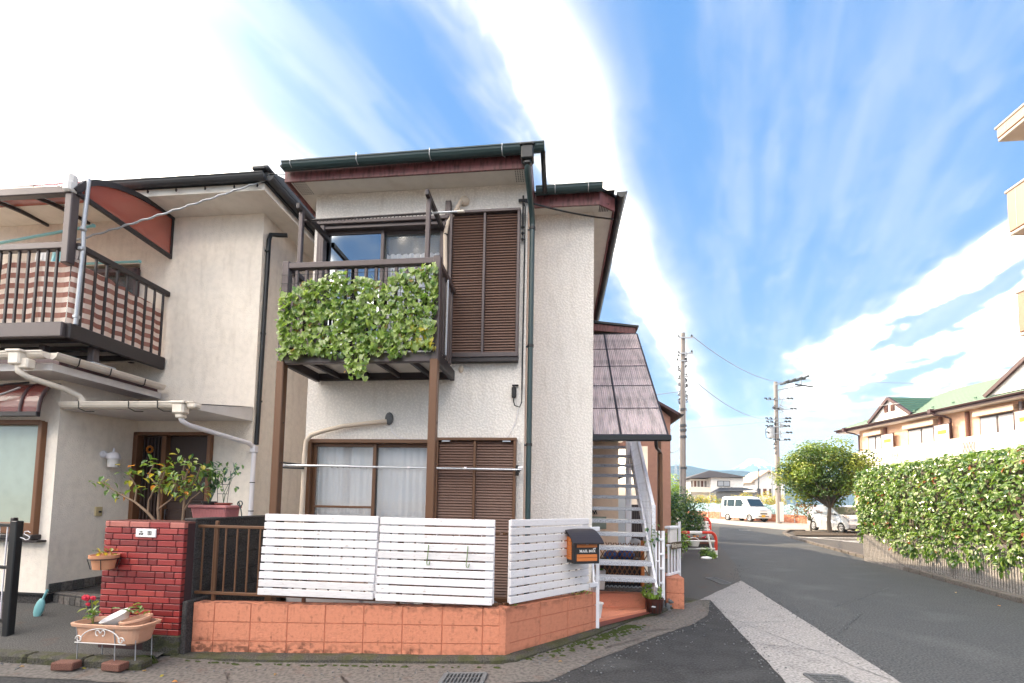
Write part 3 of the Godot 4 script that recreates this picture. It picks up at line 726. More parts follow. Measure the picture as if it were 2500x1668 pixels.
func main_house() -> void:
	var h := thing("two_storey_house", "two-storey house in lumpy white stucco with brown shutters, right of the cream house", "house", Vector3(-1.4, 0, -7.5))
	# walls
	var uw := [0.07, 3.30, 1.79, 5.13]       # upper window opening, measured from the facade's lower left corner
	var lw := [0.07, 0.42, 1.79, 2.27]
	var m := MB.new()
	m.wall(Vector3(-3.31, 0, FZ), Vector3.RIGHT, Vector3.UP, 2.87, 5.62, [uw, lw], Vector3(0, 0, -0.14))
	m.face(Vector3(-3.31, 0, FZ), Vector3(-3.31, 5.62, FZ), Vector3(-3.31, 5.62, -10.2), Vector3(-3.31, 0, -10.2), Vector3.LEFT)
	m.face(Vector3(-0.44, 0, SZ), Vector3(0.445, 0, SZ), Vector3(0.445, 5.62, SZ), Vector3(-0.44, 5.62, SZ), Vector3.BACK)
	m.face(Vector3(0.445, 0, SZ), Vector3(0.445, 5.62, SZ), Vector3(0.445, 5.62, -10.2), Vector3(0.445, 0, -10.2), Vector3.RIGHT)
	m.face(Vector3(-3.31, 0, -10.2), Vector3(0.445, 0, -10.2), Vector3(0.445, 5.62, -10.2), Vector3(-3.31, 5.62, -10.2), Vector3.FORWARD)
	obj("wall", m, M("stucco", L(1, 1, 1)), h)
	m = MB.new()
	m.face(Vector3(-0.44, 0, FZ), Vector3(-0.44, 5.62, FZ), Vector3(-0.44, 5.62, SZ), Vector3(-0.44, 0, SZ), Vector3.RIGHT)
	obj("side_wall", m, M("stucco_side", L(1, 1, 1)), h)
	# rooms behind the windows
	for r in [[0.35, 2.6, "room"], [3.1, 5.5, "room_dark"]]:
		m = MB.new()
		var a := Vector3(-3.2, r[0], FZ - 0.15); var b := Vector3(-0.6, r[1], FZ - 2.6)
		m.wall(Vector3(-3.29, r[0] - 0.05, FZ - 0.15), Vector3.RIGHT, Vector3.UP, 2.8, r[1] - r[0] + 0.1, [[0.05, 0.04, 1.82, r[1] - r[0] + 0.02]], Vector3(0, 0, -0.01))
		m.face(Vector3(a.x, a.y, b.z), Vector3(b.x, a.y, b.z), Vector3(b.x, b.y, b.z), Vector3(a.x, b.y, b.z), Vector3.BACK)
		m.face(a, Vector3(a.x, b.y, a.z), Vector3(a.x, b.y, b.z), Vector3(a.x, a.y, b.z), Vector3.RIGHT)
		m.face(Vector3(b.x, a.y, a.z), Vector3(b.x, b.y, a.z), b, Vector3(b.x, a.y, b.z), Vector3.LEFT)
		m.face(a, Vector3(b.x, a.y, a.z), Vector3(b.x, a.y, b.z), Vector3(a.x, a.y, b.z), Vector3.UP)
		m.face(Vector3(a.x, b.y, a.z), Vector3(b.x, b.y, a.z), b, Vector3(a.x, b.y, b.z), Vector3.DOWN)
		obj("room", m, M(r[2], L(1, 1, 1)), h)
	# roof: flat slopes over both bays with fascia and soffit
	m = MB.new()
	m.extrude(V([-5.27, 5.74, -10.5, 6.9, -10.5, 5.74]), Vector3(-3.58, 0, 0), Vector3(0, 0, 1), Vector3.UP, Vector3(3.18, 0, 0))
	m.extrude(V([-6.0, 5.74, -10.5, 6.74, -10.5, 5.74]), Vector3(-0.398, 0, 0), Vector3(0, 0, 1), Vector3.UP, Vector3(1.1, 0, 0))
	obj("roof", m, M("roof_dark", L(1, 1, 1)), h)
	m = MB.new()
	m.lohi(Vector3(-3.52, 5.545, -5.27), Vector3(-0.41, 5.735, -5.245))
	m.lohi(Vector3(-3.545, 5.545, -10.4), Vector3(-3.52, 5.735, -5.25))
	m.lohi(Vector3(-0.41, 5.545, -6.0), Vector3(-0.385, 5.735, -5.25))
	m.lohi(Vector3(-0.384, 5.545, -6.02), Vector3(0.50, 5.735, -5.995))
	m.extrude(V([0.50, -5.995, 0.72, -6.16, 0.72, -10.4, 0.695, -10.4, 0.695, -6.175, 0.50, -6.02]), Vector3(0, 5.545, 0), Vector3.RIGHT, Vector3.BACK, Vector3(0, 0.19, 0))
	obj("fascia", m, M("fascia_red", L(1, 1, 1)), h)
	m = MB.new()
	m.extrude(V([-3.52, -5.27, -0.41, -5.27, -0.41, -6.02, 0.50, -6.02, 0.695, -6.17, 0.695, -10.4, -3.52, -10.4]), Vector3(0, 5.60, 0), Vector3.RIGHT, Vector3.BACK, Vector3(0, 0.02, 0))
	obj("soffit", m, M("soffit", L(1, 1, 1)), h)
	for q in [[-3.50, -3.32, -5.58, -5.30], [-0.60, -0.43, -5.56, -5.29], [0.50, 0.64, -6.24, -6.06]]:    # vent panels: a grid of small holes
		m = MB.new()
		for i in 6:
			for j in 9:
				var x := lerpf(q[0], q[1], (i + 0.5) / 6); var z := lerpf(q[2], q[3], (j + 0.5) / 9)
				m.lohi(Vector3(x - 0.006, 5.596, z - 0.006), Vector3(x + 0.006, 5.599, z + 0.006))
		var vo := obj("soffit_vent", m, M("bronze_dark", L(1, 1, 1)), h)
		vo.set_meta("kind", "stuff")
	# gutters
	m = MB.new(); gutter(m, Vector3(-3.50, 5.66, -5.16), Vector3(-0.22, 5.70, -5.16), Vector3.BACK)
	obj("gutter", m, M("gutter_green", L(1, 1, 1)), h)
	m = MB.new(); gutter(m, Vector3(-0.36, 5.70, -5.91), Vector3(0.53, 5.71, -5.91), Vector3.BACK)
	obj("gutter", m, M("gutter_green", L(1, 1, 1)), h)
	m = MB.new(); gutter(m, Vector3(0.80, 5.70, -6.04), Vector3(0.80, 5.70, -10.4), Vector3.RIGHT)
	obj("gutter", m, M("gutter_black", L(1, 1, 1)), h)
	m = MB.new()
	m.extrude(V([-3.6, -5.22, -0.38, -5.22, -0.38, -5.97, 0.53, -5.97, 0.74, -6.14, 0.74, -10.45, -3.6, -10.45]), Vector3(0, 5.7351, 0), Vector3.RIGHT, Vector3.BACK, Vector3(0, 0.025, 0))
	obj("roof_edge", m, M("gutter_black", L(1, 1, 1)), h)
	for x in [-3.38, -2.52, -1.6, -0.72]:
		m = MB.new(); m.tube([Vector3(x, 5.745, -5.09), Vector3(x, 5.66, -5.085), Vector3(x, 5.635, -5.14), Vector3(x + 0.02, 5.70, -5.25)], 0.006, 5)
		obj("gutter_bracket", m, M("galv", L(1, 1, 1)), h)
	for x in [-0.1, 0.34]:
		m = MB.new(); m.tube([Vector3(x, 5.775, -5.84), Vector3(x, 5.69, -5.835), Vector3(x, 5.665, -5.89), Vector3(x + 0.02, 5.72, -6.0)], 0.006, 5)
		obj("gutter_bracket", m, M("galv", L(1, 1, 1)), h)
	# downpipe with its hopper, and the drop pipe from the short gutter
	m = MB.new()
	m.cbox(Vector3(-0.42, 5.63, -5.15), Vector3(0.15, 0.17, 0.13), 0.015)
	m.cbox(Vector3(-0.42, 5.72, -5.15), Vector3(0.18, 0.03, 0.16), 0.008)
	m.cbox(Vector3(-0.42, 5.52, -5.15), Vector3(0.1, 0.06, 0.09), 0.02)
	var hop := obj("hopper", m, M("gutter_black", L(1, 1, 1)), h)
	var pipe := [Vector3(-0.42, 5.52, -5.15), Vector3(-0.42, 5.44, -5.17), Vector3(-0.40, 5.28, -5.42), Vector3(-0.385, 5.16, -5.56), Vector3(-0.38, 5.05, -5.6)]
	m = MB.new(); m.tube(pipe, 0.036, 12); m.tube([Vector3(-0.38, 5.05, -5.6), Vector3(-0.38, 0.0, -5.6)], 0.034, 12)
	obj("downpipe", m, M("gutter_green", L(1, 1, 1)), h)
	for y in [4.98, 3.45, 2.2, 1.02]:
		m = MB.new(); m.tube([Vector3(-0.38, y, -5.6), Vector3(-0.38, y + 0.035, -5.6)], 0.041, 12)
		m.bar(Vector3(-0.38, y + 0.015, -5.62), Vector3(-0.44, y + 0.015, -5.62), 0.012, 0.02)
		obj("pipe_clip", m, M("gutter_black", L(1, 1, 1)), h)
	m = MB.new(); m.tube([Vector3(-0.24, 5.68, -5.17), Vector3(-0.235, 5.6, -5.3), Vector3(-0.235, 5.62, -5.78), Vector3(-0.235, 5.7, -5.9)], 0.03, 10)
	obj("drop_pipe", m, M("gutter_black", L(1, 1, 1)), h)
	# windows
	house_window(h, -3.24, -1.52, 3.30, 5.13, true)
	house_window(h, -3.24, -1.52, 0.42, 2.27, false)
	shutter(h, -1.43, -0.528, 3.30, 5.21, "bronze", "slat_brown", 52, 0.5)
	shutter(h, -1.535, -0.528, 0.30, 2.29, "alu_brown", "slat_brown", 56, 0.49)
	# pipes and fittings on the face
	m = MB.new()
	m.tube([Vector3(-1.30, 5.40, -5.58), Vector3(-1.31, 5.36, -5.54), Vector3(-1.36, 5.26, -5.54), Vector3(-1.46, 5.08, -5.52), Vector3(-1.49, 4.9, -5.5), Vector3(-1.475, 4.5, -5.5), Vector3(-1.478, 4.1, -5.5), Vector3(-1.49, 3.85, -5.48), Vector3(-1.54, 3.6, -5.46), Vector3(-1.62, 3.42, -5.42)], 0.026, 10)
	obj("air_conditioner_duct", m, M("duct", L(1, 1, 1)), h)
	m = MB.new(); m.tube([Vector3(-1.49, 3.8, -5.46), Vector3(-1.52, 3.55, -5.42), Vector3(-1.60, 3.3, -5.38)], 0.012, 8)
	obj("drain_hose", m, M("pipe_white", L(1, 1, 1)), h)
	m = MB.new(); m.ball(Vector3(-1.27, 5.40, -5.585), Vector3(0.07, 0.065, 0.05), 12)
	obj("duct_cover", m, M("duct", L(1, 1, 1)), h)
	for y in [4.9, 4.2, 3.6]:
		m = MB.new(); m.tube([Vector3(-1.483, y, -5.5), Vector3(-1.481, y + 0.012, -5.5)], 0.029, 10)
		obj("duct_tie", m, M("cable", L(1, 1, 1)), h)
	m = MB.new()
	m.tube([Vector3(-2.20, 2.505, -5.56), Vector3(-2.3, 2.49, -5.53), Vector3(-2.75, 2.44, -5.53), Vector3(-3.0, 2.38, -5.52), Vector3(-3.18, 2.32, -5.51), Vector3(-3.24, 2.24, -5.5), Vector3(-3.255, 2.0, -5.5), Vector3(-3.25, 1.6, -5.5), Vector3(-3.26, 1.2, -5.5), Vector3(-3.28, 0.5, -5.5)], 0.028, 10)
	obj("air_conditioner_duct", m, M("duct", L(1, 1, 1)), h)
	m = MB.new(); m.ball(Vector3(-2.18, 2.545, -5.59), Vector3(0.055, 0.085, 0.045), 12)
	obj("duct_cover", m, M("stone_grey", L(1, 1, 1)), h)
	m = MB.new(); m.tube([Vector3(-2.16, 2.48, -5.59), Vector3(-2.14, 2.38, -5.592), Vector3(-2.06, 2.31, -5.592), Vector3(-1.98, 2.295, -5.592)], 0.004, 5)
	m.tube([Vector3(-0.52, 2.66, -5.59), Vector3(-0.55, 2.5, -5.592), Vector3(-0.62, 2.36, -5.592), Vector3(-0.66, 2.305, -5.592)], 0.004, 5)
	obj("thin_cable", m, M("pipe_white", L(1, 1, 1)), h)
	m = MB.new()
	m.tube([Vector3(-0.575, 2.95, -5.56), Vector3(-0.575, 2.75, -5.55), Vector3(-0.56, 2.70, -5.55), Vector3(-0.50, 2.68, -5.55), Vector3(-0.475, 2.74, -5.55), Vector3(-0.475, 3.0, -5.57)], 0.008, 6)
	m.cbox(Vector3(-0.575, 2.87, -5.57), Vector3(0.055, 0.14, 0.04), 0.01)
	m.cbox(Vector3(-0.56, 2.96, -5.575), Vector3(0.08, 0.02, 0.03), 0.005)
	obj("cable_hook", m, M("cable", L(1, 1, 1)), h)
	m = MB.new()
	m.tube([Vector3(-0.50, 5.42, -5.57), Vector3(-0.50, 5.0, -5.57)], 0.012, 6)
	m.bar(Vector3(-0.56, 5.36, -5.57), Vector3(-0.44, 5.36, -5.57), 0.02, 0.03)
	m.tube([Vector3(-0.50, 5.33, -5.55), Vector3(-0.47, 5.25, -5.54), Vector3(-0.472, 4.6, -5.585), Vector3(-0.476, 3.6, -5.585), Vector3(-0.478, 2.9, -5.585)], 0.009, 6)
	for y in [4.84, 4.92, 5.0]: m.ball(Vector3(-0.50, y, -5.565), Vector3(0.022, 0.022, 0.022), 8)
	obj("service_bracket", m, M("cable", L(1, 1, 1)), h)
	m = MB.new(); m.ball(Vector3(-1.26, 3.18, -5.59), Vector3(0.035, 0.05, 0.02), 8)
	obj("wall_cap", m, M("duct", L(1, 1, 1)), h)
	# laundry poles in front of the facade
	var p := thing("laundry_pole", "long steel laundry pole on hooks in front of the lower window", "laundry pole", Vector3(-2.0, 1.9, -5.42))
	m = MB.new(); m.tube([Vector3(-3.50, 1.92, -5.42), Vector3(-0.45, 1.892, -5.42)], 0.014, 8)
	obj("pole", m, M("steel", L(1, 1, 1)), p)
	m = MB.new()
	for i in 12: m.tube([Vector3(-2.85 + i * 0.075, 1.914, -5.42), Vector3(-2.825 + i * 0.075, 1.896, -5.42)], 0.0105, 6)
	obj("grip_ribs", m, M("grey_cable", L(1, 1, 1)), p)
	for x in [-3.5, -0.475]:
		m = MB.new(); m.tube([Vector3(x - 0.02, 1.915, -5.42), Vector3(x + 0.035, 1.915, -5.42)], 0.019, 8)
		obj("end_cap", m, M("pipe_white", L(1, 1, 1)), p)
	m = MB.new()
	m.tube([Vector3(-3.22, 1.885, -5.45), Vector3(-3.36, 1.885, -5.40), Vector3(-3.50, 1.89, -5.37), Vector3(-3.55, 1.92, -5.38), Vector3(-3.50, 1.955, -5.39), Vector3(-3.36, 1.94, -5.42), Vector3(-3.22, 1.92, -5.46)], 0.012, 7)
	obj("hook", m, M("black", L(1, 1, 1)), p)
	m = MB.new(); m.cbox(Vector3(-0.51, 1.89, -5.5), Vector3(0.04, 0.13, 0.05), 0.008); m.cbox(Vector3(-0.49, 1.875, -5.43), Vector3(0.035, 0.03, 0.1), 0.008)
	obj("hook", m, M("black", L(1, 1, 1)), p)
	for x in [-1.86, -1.15]:
		m = MB.new(); m.tube([Vector3(x, 1.9035, -5.42), Vector3(x + 0.03, 1.9035, -5.42)], 0.018, 8)
		obj("joint_ring", m, M("pipe_white", L(1, 1, 1)), p)
	p = thing("laundry_pole", "dark ribbed laundry pole across the upper window, above the balcony", "laundry pole", Vector3(-2.2, 4.93, -5.1))
	m = MB.new(); m.tube([Vector3(-3.18, 4.915, -5.1), Vector3(-1.55, 4.935, -5.1)], 0.014, 8)
	obj("pole", m, M("bronze_dark", L(1, 1, 1)), p)
	m = MB.new(); m.tube([Vector3(-1.55, 4.935, -5.1), Vector3(-1.2, 4.937, -5.1)], 0.012, 8)
	obj("pole", m, M("steel", L(1, 1, 1)), p)
	m = MB.new(); m.tube([Vector3(-1.24, 4.936, -5.1), Vector3(-1.16, 4.937, -5.1)], 0.017, 8)
	obj("end_cap", m, M("gutter_cream", L(1, 1, 1)), p)
	m = MB.new()
	for i in 34: m.tube([Vector3(-3.1 + i * 0.045, 4.915 + i * 0.0006, -5.1), Vector3(-3.09 + i * 0.045, 4.885 + i * 0.0006, -5.09), Vector3(-3.08 + i * 0.045, 4.905 + i * 0.0006, -5.1)], 0.006, 4)
	obj("grip_ribs", m, M("bronze_dark", L(1, 1, 1)), p)
	# black service cable slung under the set-back eave
	var w := MB.new(); w.tube(sag(Vector3(-0.47, 5.33, -5.55), Vector3(0.72, 5.52, -6.3), 0.03), 0.011, 6)
	tag(obj("service_cable", w, M("cable", L(1, 1, 1))), "black cable slung under the eave to the right of the green downpipe", "cable")

func gutter(m: MB, a: Vector3, b: Vector3, out: Vector3) -> void:   # a half-round trough
	var d := (b - a).normalized()
	var n := 7
	for sgn in [1.0, 0.82]:
		for k in n:
			var f := func(i: int) -> Vector3:
				var t := PI * i / n
				return (out * cos(t) - Vector3.UP * sin(t) * 1.15 + Vector3.UP * 0.6) * 0.066 * sgn
			var p: Vector3 = f.call(k); var q: Vector3 = f.call(k + 1)
			m.face(a + p, b + p, b + q, a + q, (p + q) * sgn)
	for e in [[a, -d], [b, d]]:
		for k in n:
			var t0 := PI * k / n; var t1 := PI * (k + 1) / n
			var p: Vector3 = (out * cos(t0) - Vector3.UP * sin(t0) * 1.15 + Vector3.UP * 0.6) * 0.066; var q: Vector3 = (out * cos(t1) - Vector3.UP * sin(t1) * 1.15 + Vector3.UP * 0.6) * 0.066
			m.face3(e[0] + p, e[0] + q, e[0] + Vector3.UP * 0.04, e[1])
	m.bar(a + out * 0.066 + Vector3.UP * 0.04, b + out * 0.066 + Vector3.UP * 0.04, 0.014, 0.014)

func house_window(h: Node3D, x0: float, x1: float, y0: float, y1: float, upper: bool) -> void:
	var fm := "bronze" if upper else "alu_brown"
	var m := MB.new()
	var z := FZ + 0.01
	m.cbox(Vector3((x0 + x1) / 2, y1 - 0.02, z - 0.03), Vector3(x1 - x0 + 0.06, 0.05, 0.14), 0.006)
	m.cbox(Vector3((x0 + x1) / 2, y0 + 0.02, z - 0.03), Vector3(x1 - x0 + 0.06, 0.05, 0.14), 0.006)
	m.cbox(Vector3(x0 + 0.015, (y0 + y1) / 2, z - 0.031), Vector3(0.05, y1 - y0, 0.14), 0.006)
	m.cbox(Vector3(x1 - 0.015, (y0 + y1) / 2, z - 0.031), Vector3(0.05, y1 - y0, 0.14), 0.006)
	if upper: m.cbox(Vector3((x0 + x1) / 2, y1 + 0.03, z + 0.03), Vector3(x1 - x0 + 0.12, 0.05, 0.09), 0.006)
	var w := obj("window", m, M(fm, L(1, 1, 1)), h)
	var xm := (x0 + x1) / 2
	for s in [[x0 + 0.04, xm + 0.03, z - 0.045], [xm - 0.03, x1 - 0.04, z - 0.085]]:
		m = MB.new()
		for e in [[s[0] + 0.022, 1], [s[1] - 0.022, 1]]: m.cbox(Vector3(e[0], (y0 + y1) / 2, s[2]), Vector3(0.044, y1 - y0 - 0.09, 0.032), 0.004)
		m.cbox(Vector3((s[0] + s[1]) / 2, y1 - 0.065, s[2]), Vector3(s[1] - s[0] - 0.09, 0.045, 0.03), 0.004)
		m.cbox(Vector3((s[0] + s[1]) / 2, y0 + 0.08, s[2]), Vector3(s[1] - s[0] - 0.09, 0.07, 0.03), 0.004)
		if not upper and s[0] < x0 + 0.1: m.cbox(Vector3((s[0] + s[1]) / 2, 1.405, s[2]), Vector3(s[1] - s[0] - 0.09, 0.03, 0.03), 0.004)
		obj("sash", m, M(fm, L(1, 1, 1)), w)
		m = MB.new(); m.lohi(Vector3(s[0] + 0.03, y0 + 0.1, s[2] - 0.002), Vector3(s[1] - 0.03, y1 - 0.08, s[2] + 0.002))
		obj("pane", m, M("mirror_glass" if upper and s[0] < x0 + 0.1 else "glass", L(1, 1, 1)), w)
	# net curtains hanging in folds
	for s in ([[xm + 0.02, x1 - 0.03, y1 - 0.30]] if upper else [[x0 + 0.04, xm - 0.03, y1 - 0.08], [xm, x1 - 0.03, y1 - 0.08]]):
		m = MB.new()
		var n := 64
		for i in n:
			var f := func(k: int) -> Vector3: return Vector3(lerpf(s[0], s[1], float(k) / n), 0, z - 0.17 - (0.016 if upper else 0.006) * sin(k * 0.9) - 0.006 * sin(k * 0.37 + 1.0))
			var a: Vector3 = f.call(i); var b: Vector3 = f.call(i + 1)
			var ya: float = s[2] - (0.02 * absf(sin(i * 0.45)) if upper else 0.0)
			m.face(Vector3(a.x, y0 + 0.06, a.z), Vector3(b.x, y0 + 0.06, b.z), Vector3(b.x, ya, b.z), Vector3(a.x, ya, a.z), Vector3.BACK)
		obj("curtain", m, M("curtain", L(1, 1, 1)), w)
	if upper:
		m = MB.new(); m.lohi(Vector3(xm + 0.02, y1 - 0.32, z - 0.25), Vector3(x1 - 0.03, y1 - 0.05, z - 0.24))
		obj("curtain_pelmet", m, M("room", L(1, 1, 1)), w)

func shutter(h: Node3D, x0: float, x1: float, y0: float, y1: float, frame: String, slat: String, n: int, split: float) -> void:
	var m := MB.new()
	var z := FZ + 0.06
	var f := 0.035
	m.cbox(Vector3(x0 + f / 2, (y0 + y1) / 2, z), Vector3(f, y1 - y0, 0.11), 0.005)
	m.cbox(Vector3(x1 - f / 2, (y0 + y1) / 2, z), Vector3(f, y1 - y0, 0.11), 0.005)
	m.cbox(Vector3((x0 + x1) / 2, y1 - 0.018, z + 0.002), Vector3(x1 - x0 + 0.01, 0.036, 0.12), 0.005)
	m.cbox(Vector3((x0 + x1) / 2, y0 + 0.03, z + 0.002), Vector3(x1 - x0 + 0.01, 0.06, 0.12), 0.005)
	var xm := lerpf(x0, x1, split)
	m.cbox(Vector3(xm, (y0 + y1) / 2, z + 0.02), Vector3(0.032, y1 - y0 - 0.08, 0.06), 0.004)
	m.lohi(Vector3(x0 + 0.01, y0 + 0.01, z - 0.055), Vector3(x1 - 0.01, y1 - 0.01, z - 0.045))
	var s := obj("shutter", m, M(frame, L(1, 1, 1)), h)
	if frame == "bronze":
		m = MB.new(); m.lohi(Vector3(x0 - 0.01, y0 - 0.05, z - 0.05), Vector3(x1 + 0.0, y0 - 0.001, z + 0.045))
		obj("sill", m, M("bronze_dark", L(1, 1, 1)), s)
	var pitch := (y1 - y0 - 0.1) / n
	for e in [[x0 + f + 0.002, xm - 0.017], [xm + 0.017, x1 - f - 0.002]]:
		m = MB.new()
		m.box(Vector3.ZERO, Vector3(e[1] - e[0], pitch * 0.86, 0.008), Basis(Vector3.RIGHT, -0.55))
		var sm := m.mesh()
		for i in n:
			piece("slat", sm, M(slat, L(1, 1, 1)), s, Transform3D(Basis(), Vector3((e[0] + e[1]) / 2, y0 + 0.06 + pitch * (i + 0.5), z + 0.012)))
	if frame == "alu_brown":
		for x in [x0 + 0.13, x1 - 0.12]:
			m = MB.new(); m.cbox(Vector3(x, y1 - 0.045, z + 0.05), Vector3(0.1, 0.015, 0.02), 0.003)
			obj("latch", m, M("steel", L(1, 1, 1)), s)

func balcony_main() -> void:
	var b := thing("balcony", "brown aluminium balcony on two tall posts in front of the middle house", "balcony", Vector3(-2.27, 0, -5.1))
	var m: MB
	var br := M("bronze", L(1, 1, 1)); var dk := M("bronze_dark", L(1, 1, 1)); var al := M("alu_brown", L(1, 1, 1))
	for x in [-3.15, -1.375]:
		m = MB.new(); m.cbox(Vector3(x, 1.45, -4.79), Vector3(0.09, 3.2, 0.09), 0.008)
		obj("post", m, al, b)
		m = MB.new(); m.cbox(Vector3(x, 3.62, -4.80), Vector3(0.085, 1.2, 0.085), 0.008)
		obj("corner_post", m, br, b)
		m = MB.new()
		for y in [2.35, 1.9, 1.3]: m.ball(Vector3(x + 0.046, y, -4.79), Vector3(0.01, 0.01, 0.01), 6)
		obj("bolt", m, dk, b)
	m = MB.new(); m.cbox(Vector3(-2.262, 4.165, -4.80), Vector3(1.86, 0.075, 0.075), 0.01)
	obj("rail", m, br, b)
	for x in [-3.15, -1.375]:
		m = MB.new(); m.cbox(Vector3(x, 4.165, -5.2), Vector3(0.07, 0.07, 0.72), 0.01)
		obj("rail", m, br, b)
	m = MB.new(); m.cbox(Vector3(-2.262, 3.19, -4.80), Vector3(1.69, 0.05, 0.05), 0.005)
	obj("lower_rail", m, br, b)
	m = MB.new(); m.cbox(Vector3.ZERO, Vector3(0.035, 0.92, 0.03), 0.004)
	var bal := m.mesh()
	for i in 14: piece("baluster", bal, br, b, Transform3D(Basis(), Vector3(-3.15 + 1.775 * (i + 1) / 15.0, 3.66, -4.805)))
	for x in [-3.15, -1.375]:
		for i in 5: piece("baluster", bal, br, b, Transform3D(Basis(), Vector3(x, 3.66, -4.94 - i * 0.13)))
	# floor frame seen from below: front and side beams, joists, deck
	m = MB.new(); m.cbox(Vector3(-2.262, 3.075, -4.79), Vector3(1.86, 0.11, 0.06), 0.008)
	obj("front_beam", m, br, b)
	for x in [-3.16, -1.365]:
		m = MB.new(); m.cbox(Vector3(x, 3.09, -5.2), Vector3(0.06, 0.13, 0.76), 0.008)
		obj("side_beam", m, dk, b)
	m = MB.new(); m.cbox(Vector3(-2.262, 3.09, -5.56), Vector3(1.74, 0.1, 0.05), 0.008)
	obj("back_beam", m, dk, b)
	for i in 4:
		m = MB.new(); var x := -2.9 + i * 0.4
		m.bar(Vector3(x, 3.085, -4.83), Vector3(x + 0.06, 3.085, -5.53), 0.045, 0.06, Vector3.UP, 0.006)
		obj("joist", m, dk, b)
	m = MB.new(); m.lohi(Vector3(-3.12, 3.125, -5.52), Vector3(-1.40, 3.15, -4.83))
	obj("deck", m, M("soffit", L(1, 1, 1)), b)
	# laundry arms and their uprights
	for x in [[-1.545, 5.03], [-3.1, 4.95]]:
		m = MB.new(); m.cbox(Vector3(x[0], x[1], -5.22), Vector3(0.045, 0.07, 0.72), 0.006)
		obj("laundry_arm", m, dk, b)
		m = MB.new(); m.cbox(Vector3(x[0], (x[1] + 4.2) / 2, -4.95), Vector3(0.05, x[1] - 4.2, 0.05), 0.006)
		obj("upright", m, br, b)
	m = MB.new(); m.cbox(Vector3(-1.47, 4.39, -5.56), Vector3(0.075, 2.0, 0.06), 0.008)
	obj("wall_upright", m, br, b)
	m = MB.new(); m.cbox(Vector3(-3.17, 4.2, -5.56), Vector3(0.06, 1.9, 0.06), 0.008)
	obj("wall_upright", m, br, b)
	m = MB.new(); m.tube([Vector3(-1.33, 4.1, -5.1), Vector3(-1.335, 3.2, -5.1)], 0.012, 8)
	obj("hose", m, M("galv", L(1, 1, 1)), b)
	# screen of artificial ivy
	var iv := thing("ivy_screen", "screen of bright green artificial ivy hung over the balcony railing", "ivy screen", Vector3(-2.25, 3.1, -4.74))
	m = MB.new()
	for i in 19: m.tube([Vector3(-3.17 + i * 0.1, 4.06, -4.735), Vector3(-3.17 + i * 0.1, 3.12, -4.735)], 0.003, 4)
	for i in 10: m.tube([Vector3(-3.18, 3.14 + i * 0.1, -4.736), Vector3(-1.36, 3.14 + i * 0.1, -4.736)], 0.003, 4)
	var net := obj("net", m, M("cable", L(1, 1, 1)), iv)
	net.set_meta("kind", "stuff")
	rng.seed = 4242
	var shapes := [ivy_mesh(0.05), ivy_mesh(0.066), ivy_mesh(0.08)]
	var many := []
	var spots := []
	for i in 2600:
		var x := rng.randf_range(-3.15, -1.36); var y := rng.randf_range(3.08, 4.1)
		var top := 3.99 + 0.05 * sin(x * 7.0) + 0.04 * sin(x * 17.0) - 0.13 * smoothstep(-2.7, -3.2, x) + 0.07 * smoothstep(-1.9, -1.4, x)
		var bottom := 3.10 + 0.03 * sin(x * 11.0) + 0.05 * smoothstep(-1.75, -1.4, x)
		if i > 2545:     # the strand that hangs below
			x = rng.randf_range(-2.34, -2.1); y = rng.randf_range(2.84, 3.12); top = 5.0; bottom = lerpf(2.78, 3.0, absf(x + 2.25) / 0.12)
		elif y > top or y < bottom: continue
		spots.append(Vector3(x, y, -4.735 + rng.randf_range(-0.015, 0.06)))
	spots.sort_custom(func(a, b): return a.z > b.z)
	for i in spots.size():
		var p: Vector3 = spots[i]
		var yellow := p.y < 3.4 and p.y > 3.13 and p.x > -1.62 and rng.randf() < 0.22
		var kind: String = "leaf_yellow" if yellow else "dry_leaf" if rng.randf() < 0.015 else ["ivy_a", "ivy_b", "ivy_c", "ivy_a", "ivy_d", "ivy_c", "ivy_c"][rng.randi() % 7]
		var bs := Basis.from_euler(Vector3(rng.randf_range(0.5, 1.7), rng.randf_range(-0.7, 0.7), rng.randf_range(-0.7, 0.7)))
		var tr := Transform3D(bs * rng.randf_range(0.75, 1.1), p)
		if i < 300: piece("leaf", shapes[i % 3], M(kind, L(1, 1, 1)), iv, tr)
		else: many.append([tr, kind])
	scatter(iv, "leaves", many, shapes[1])

func scatter(par: Node, nm: String, many: Array, mesh: Mesh) -> void:   # the rest of the leaves, one mass for each shade
	var by := {}
	for e in many: by.get_or_add(e[1], []).append(e[0])
	for kind in by:
		var mm := MultiMesh.new()
		mm.transform_format = MultiMesh.TRANSFORM_3D
		mm.mesh = mesh
		mm.instance_count = by[kind].size()
		var off := spot(par)
		for i in by[kind].size():
			var t: Transform3D = by[kind][i]
			t.origin -= off
			mm.set_instance_transform(i, t)
		var o := MultiMeshInstance3D.new()
		var tally: Dictionary = part_names.get_or_add(par, {})
		tally[nm] = tally.get(nm, 0) + 1
		o.name = nm if tally[nm] == 1 else "%s_%03d" % [nm, tally[nm] - 1]
		o.multimesh = mm
		o.material_override = M(kind, L(1, 1, 1))
		o.set_meta("kind", "stuff")
		par.add_child(o, true)

const WA := Vector3(-0.515, 0, -4.42)     # corner where the block wall turns
const WB := Vector3(0.44, 0, -5.52)

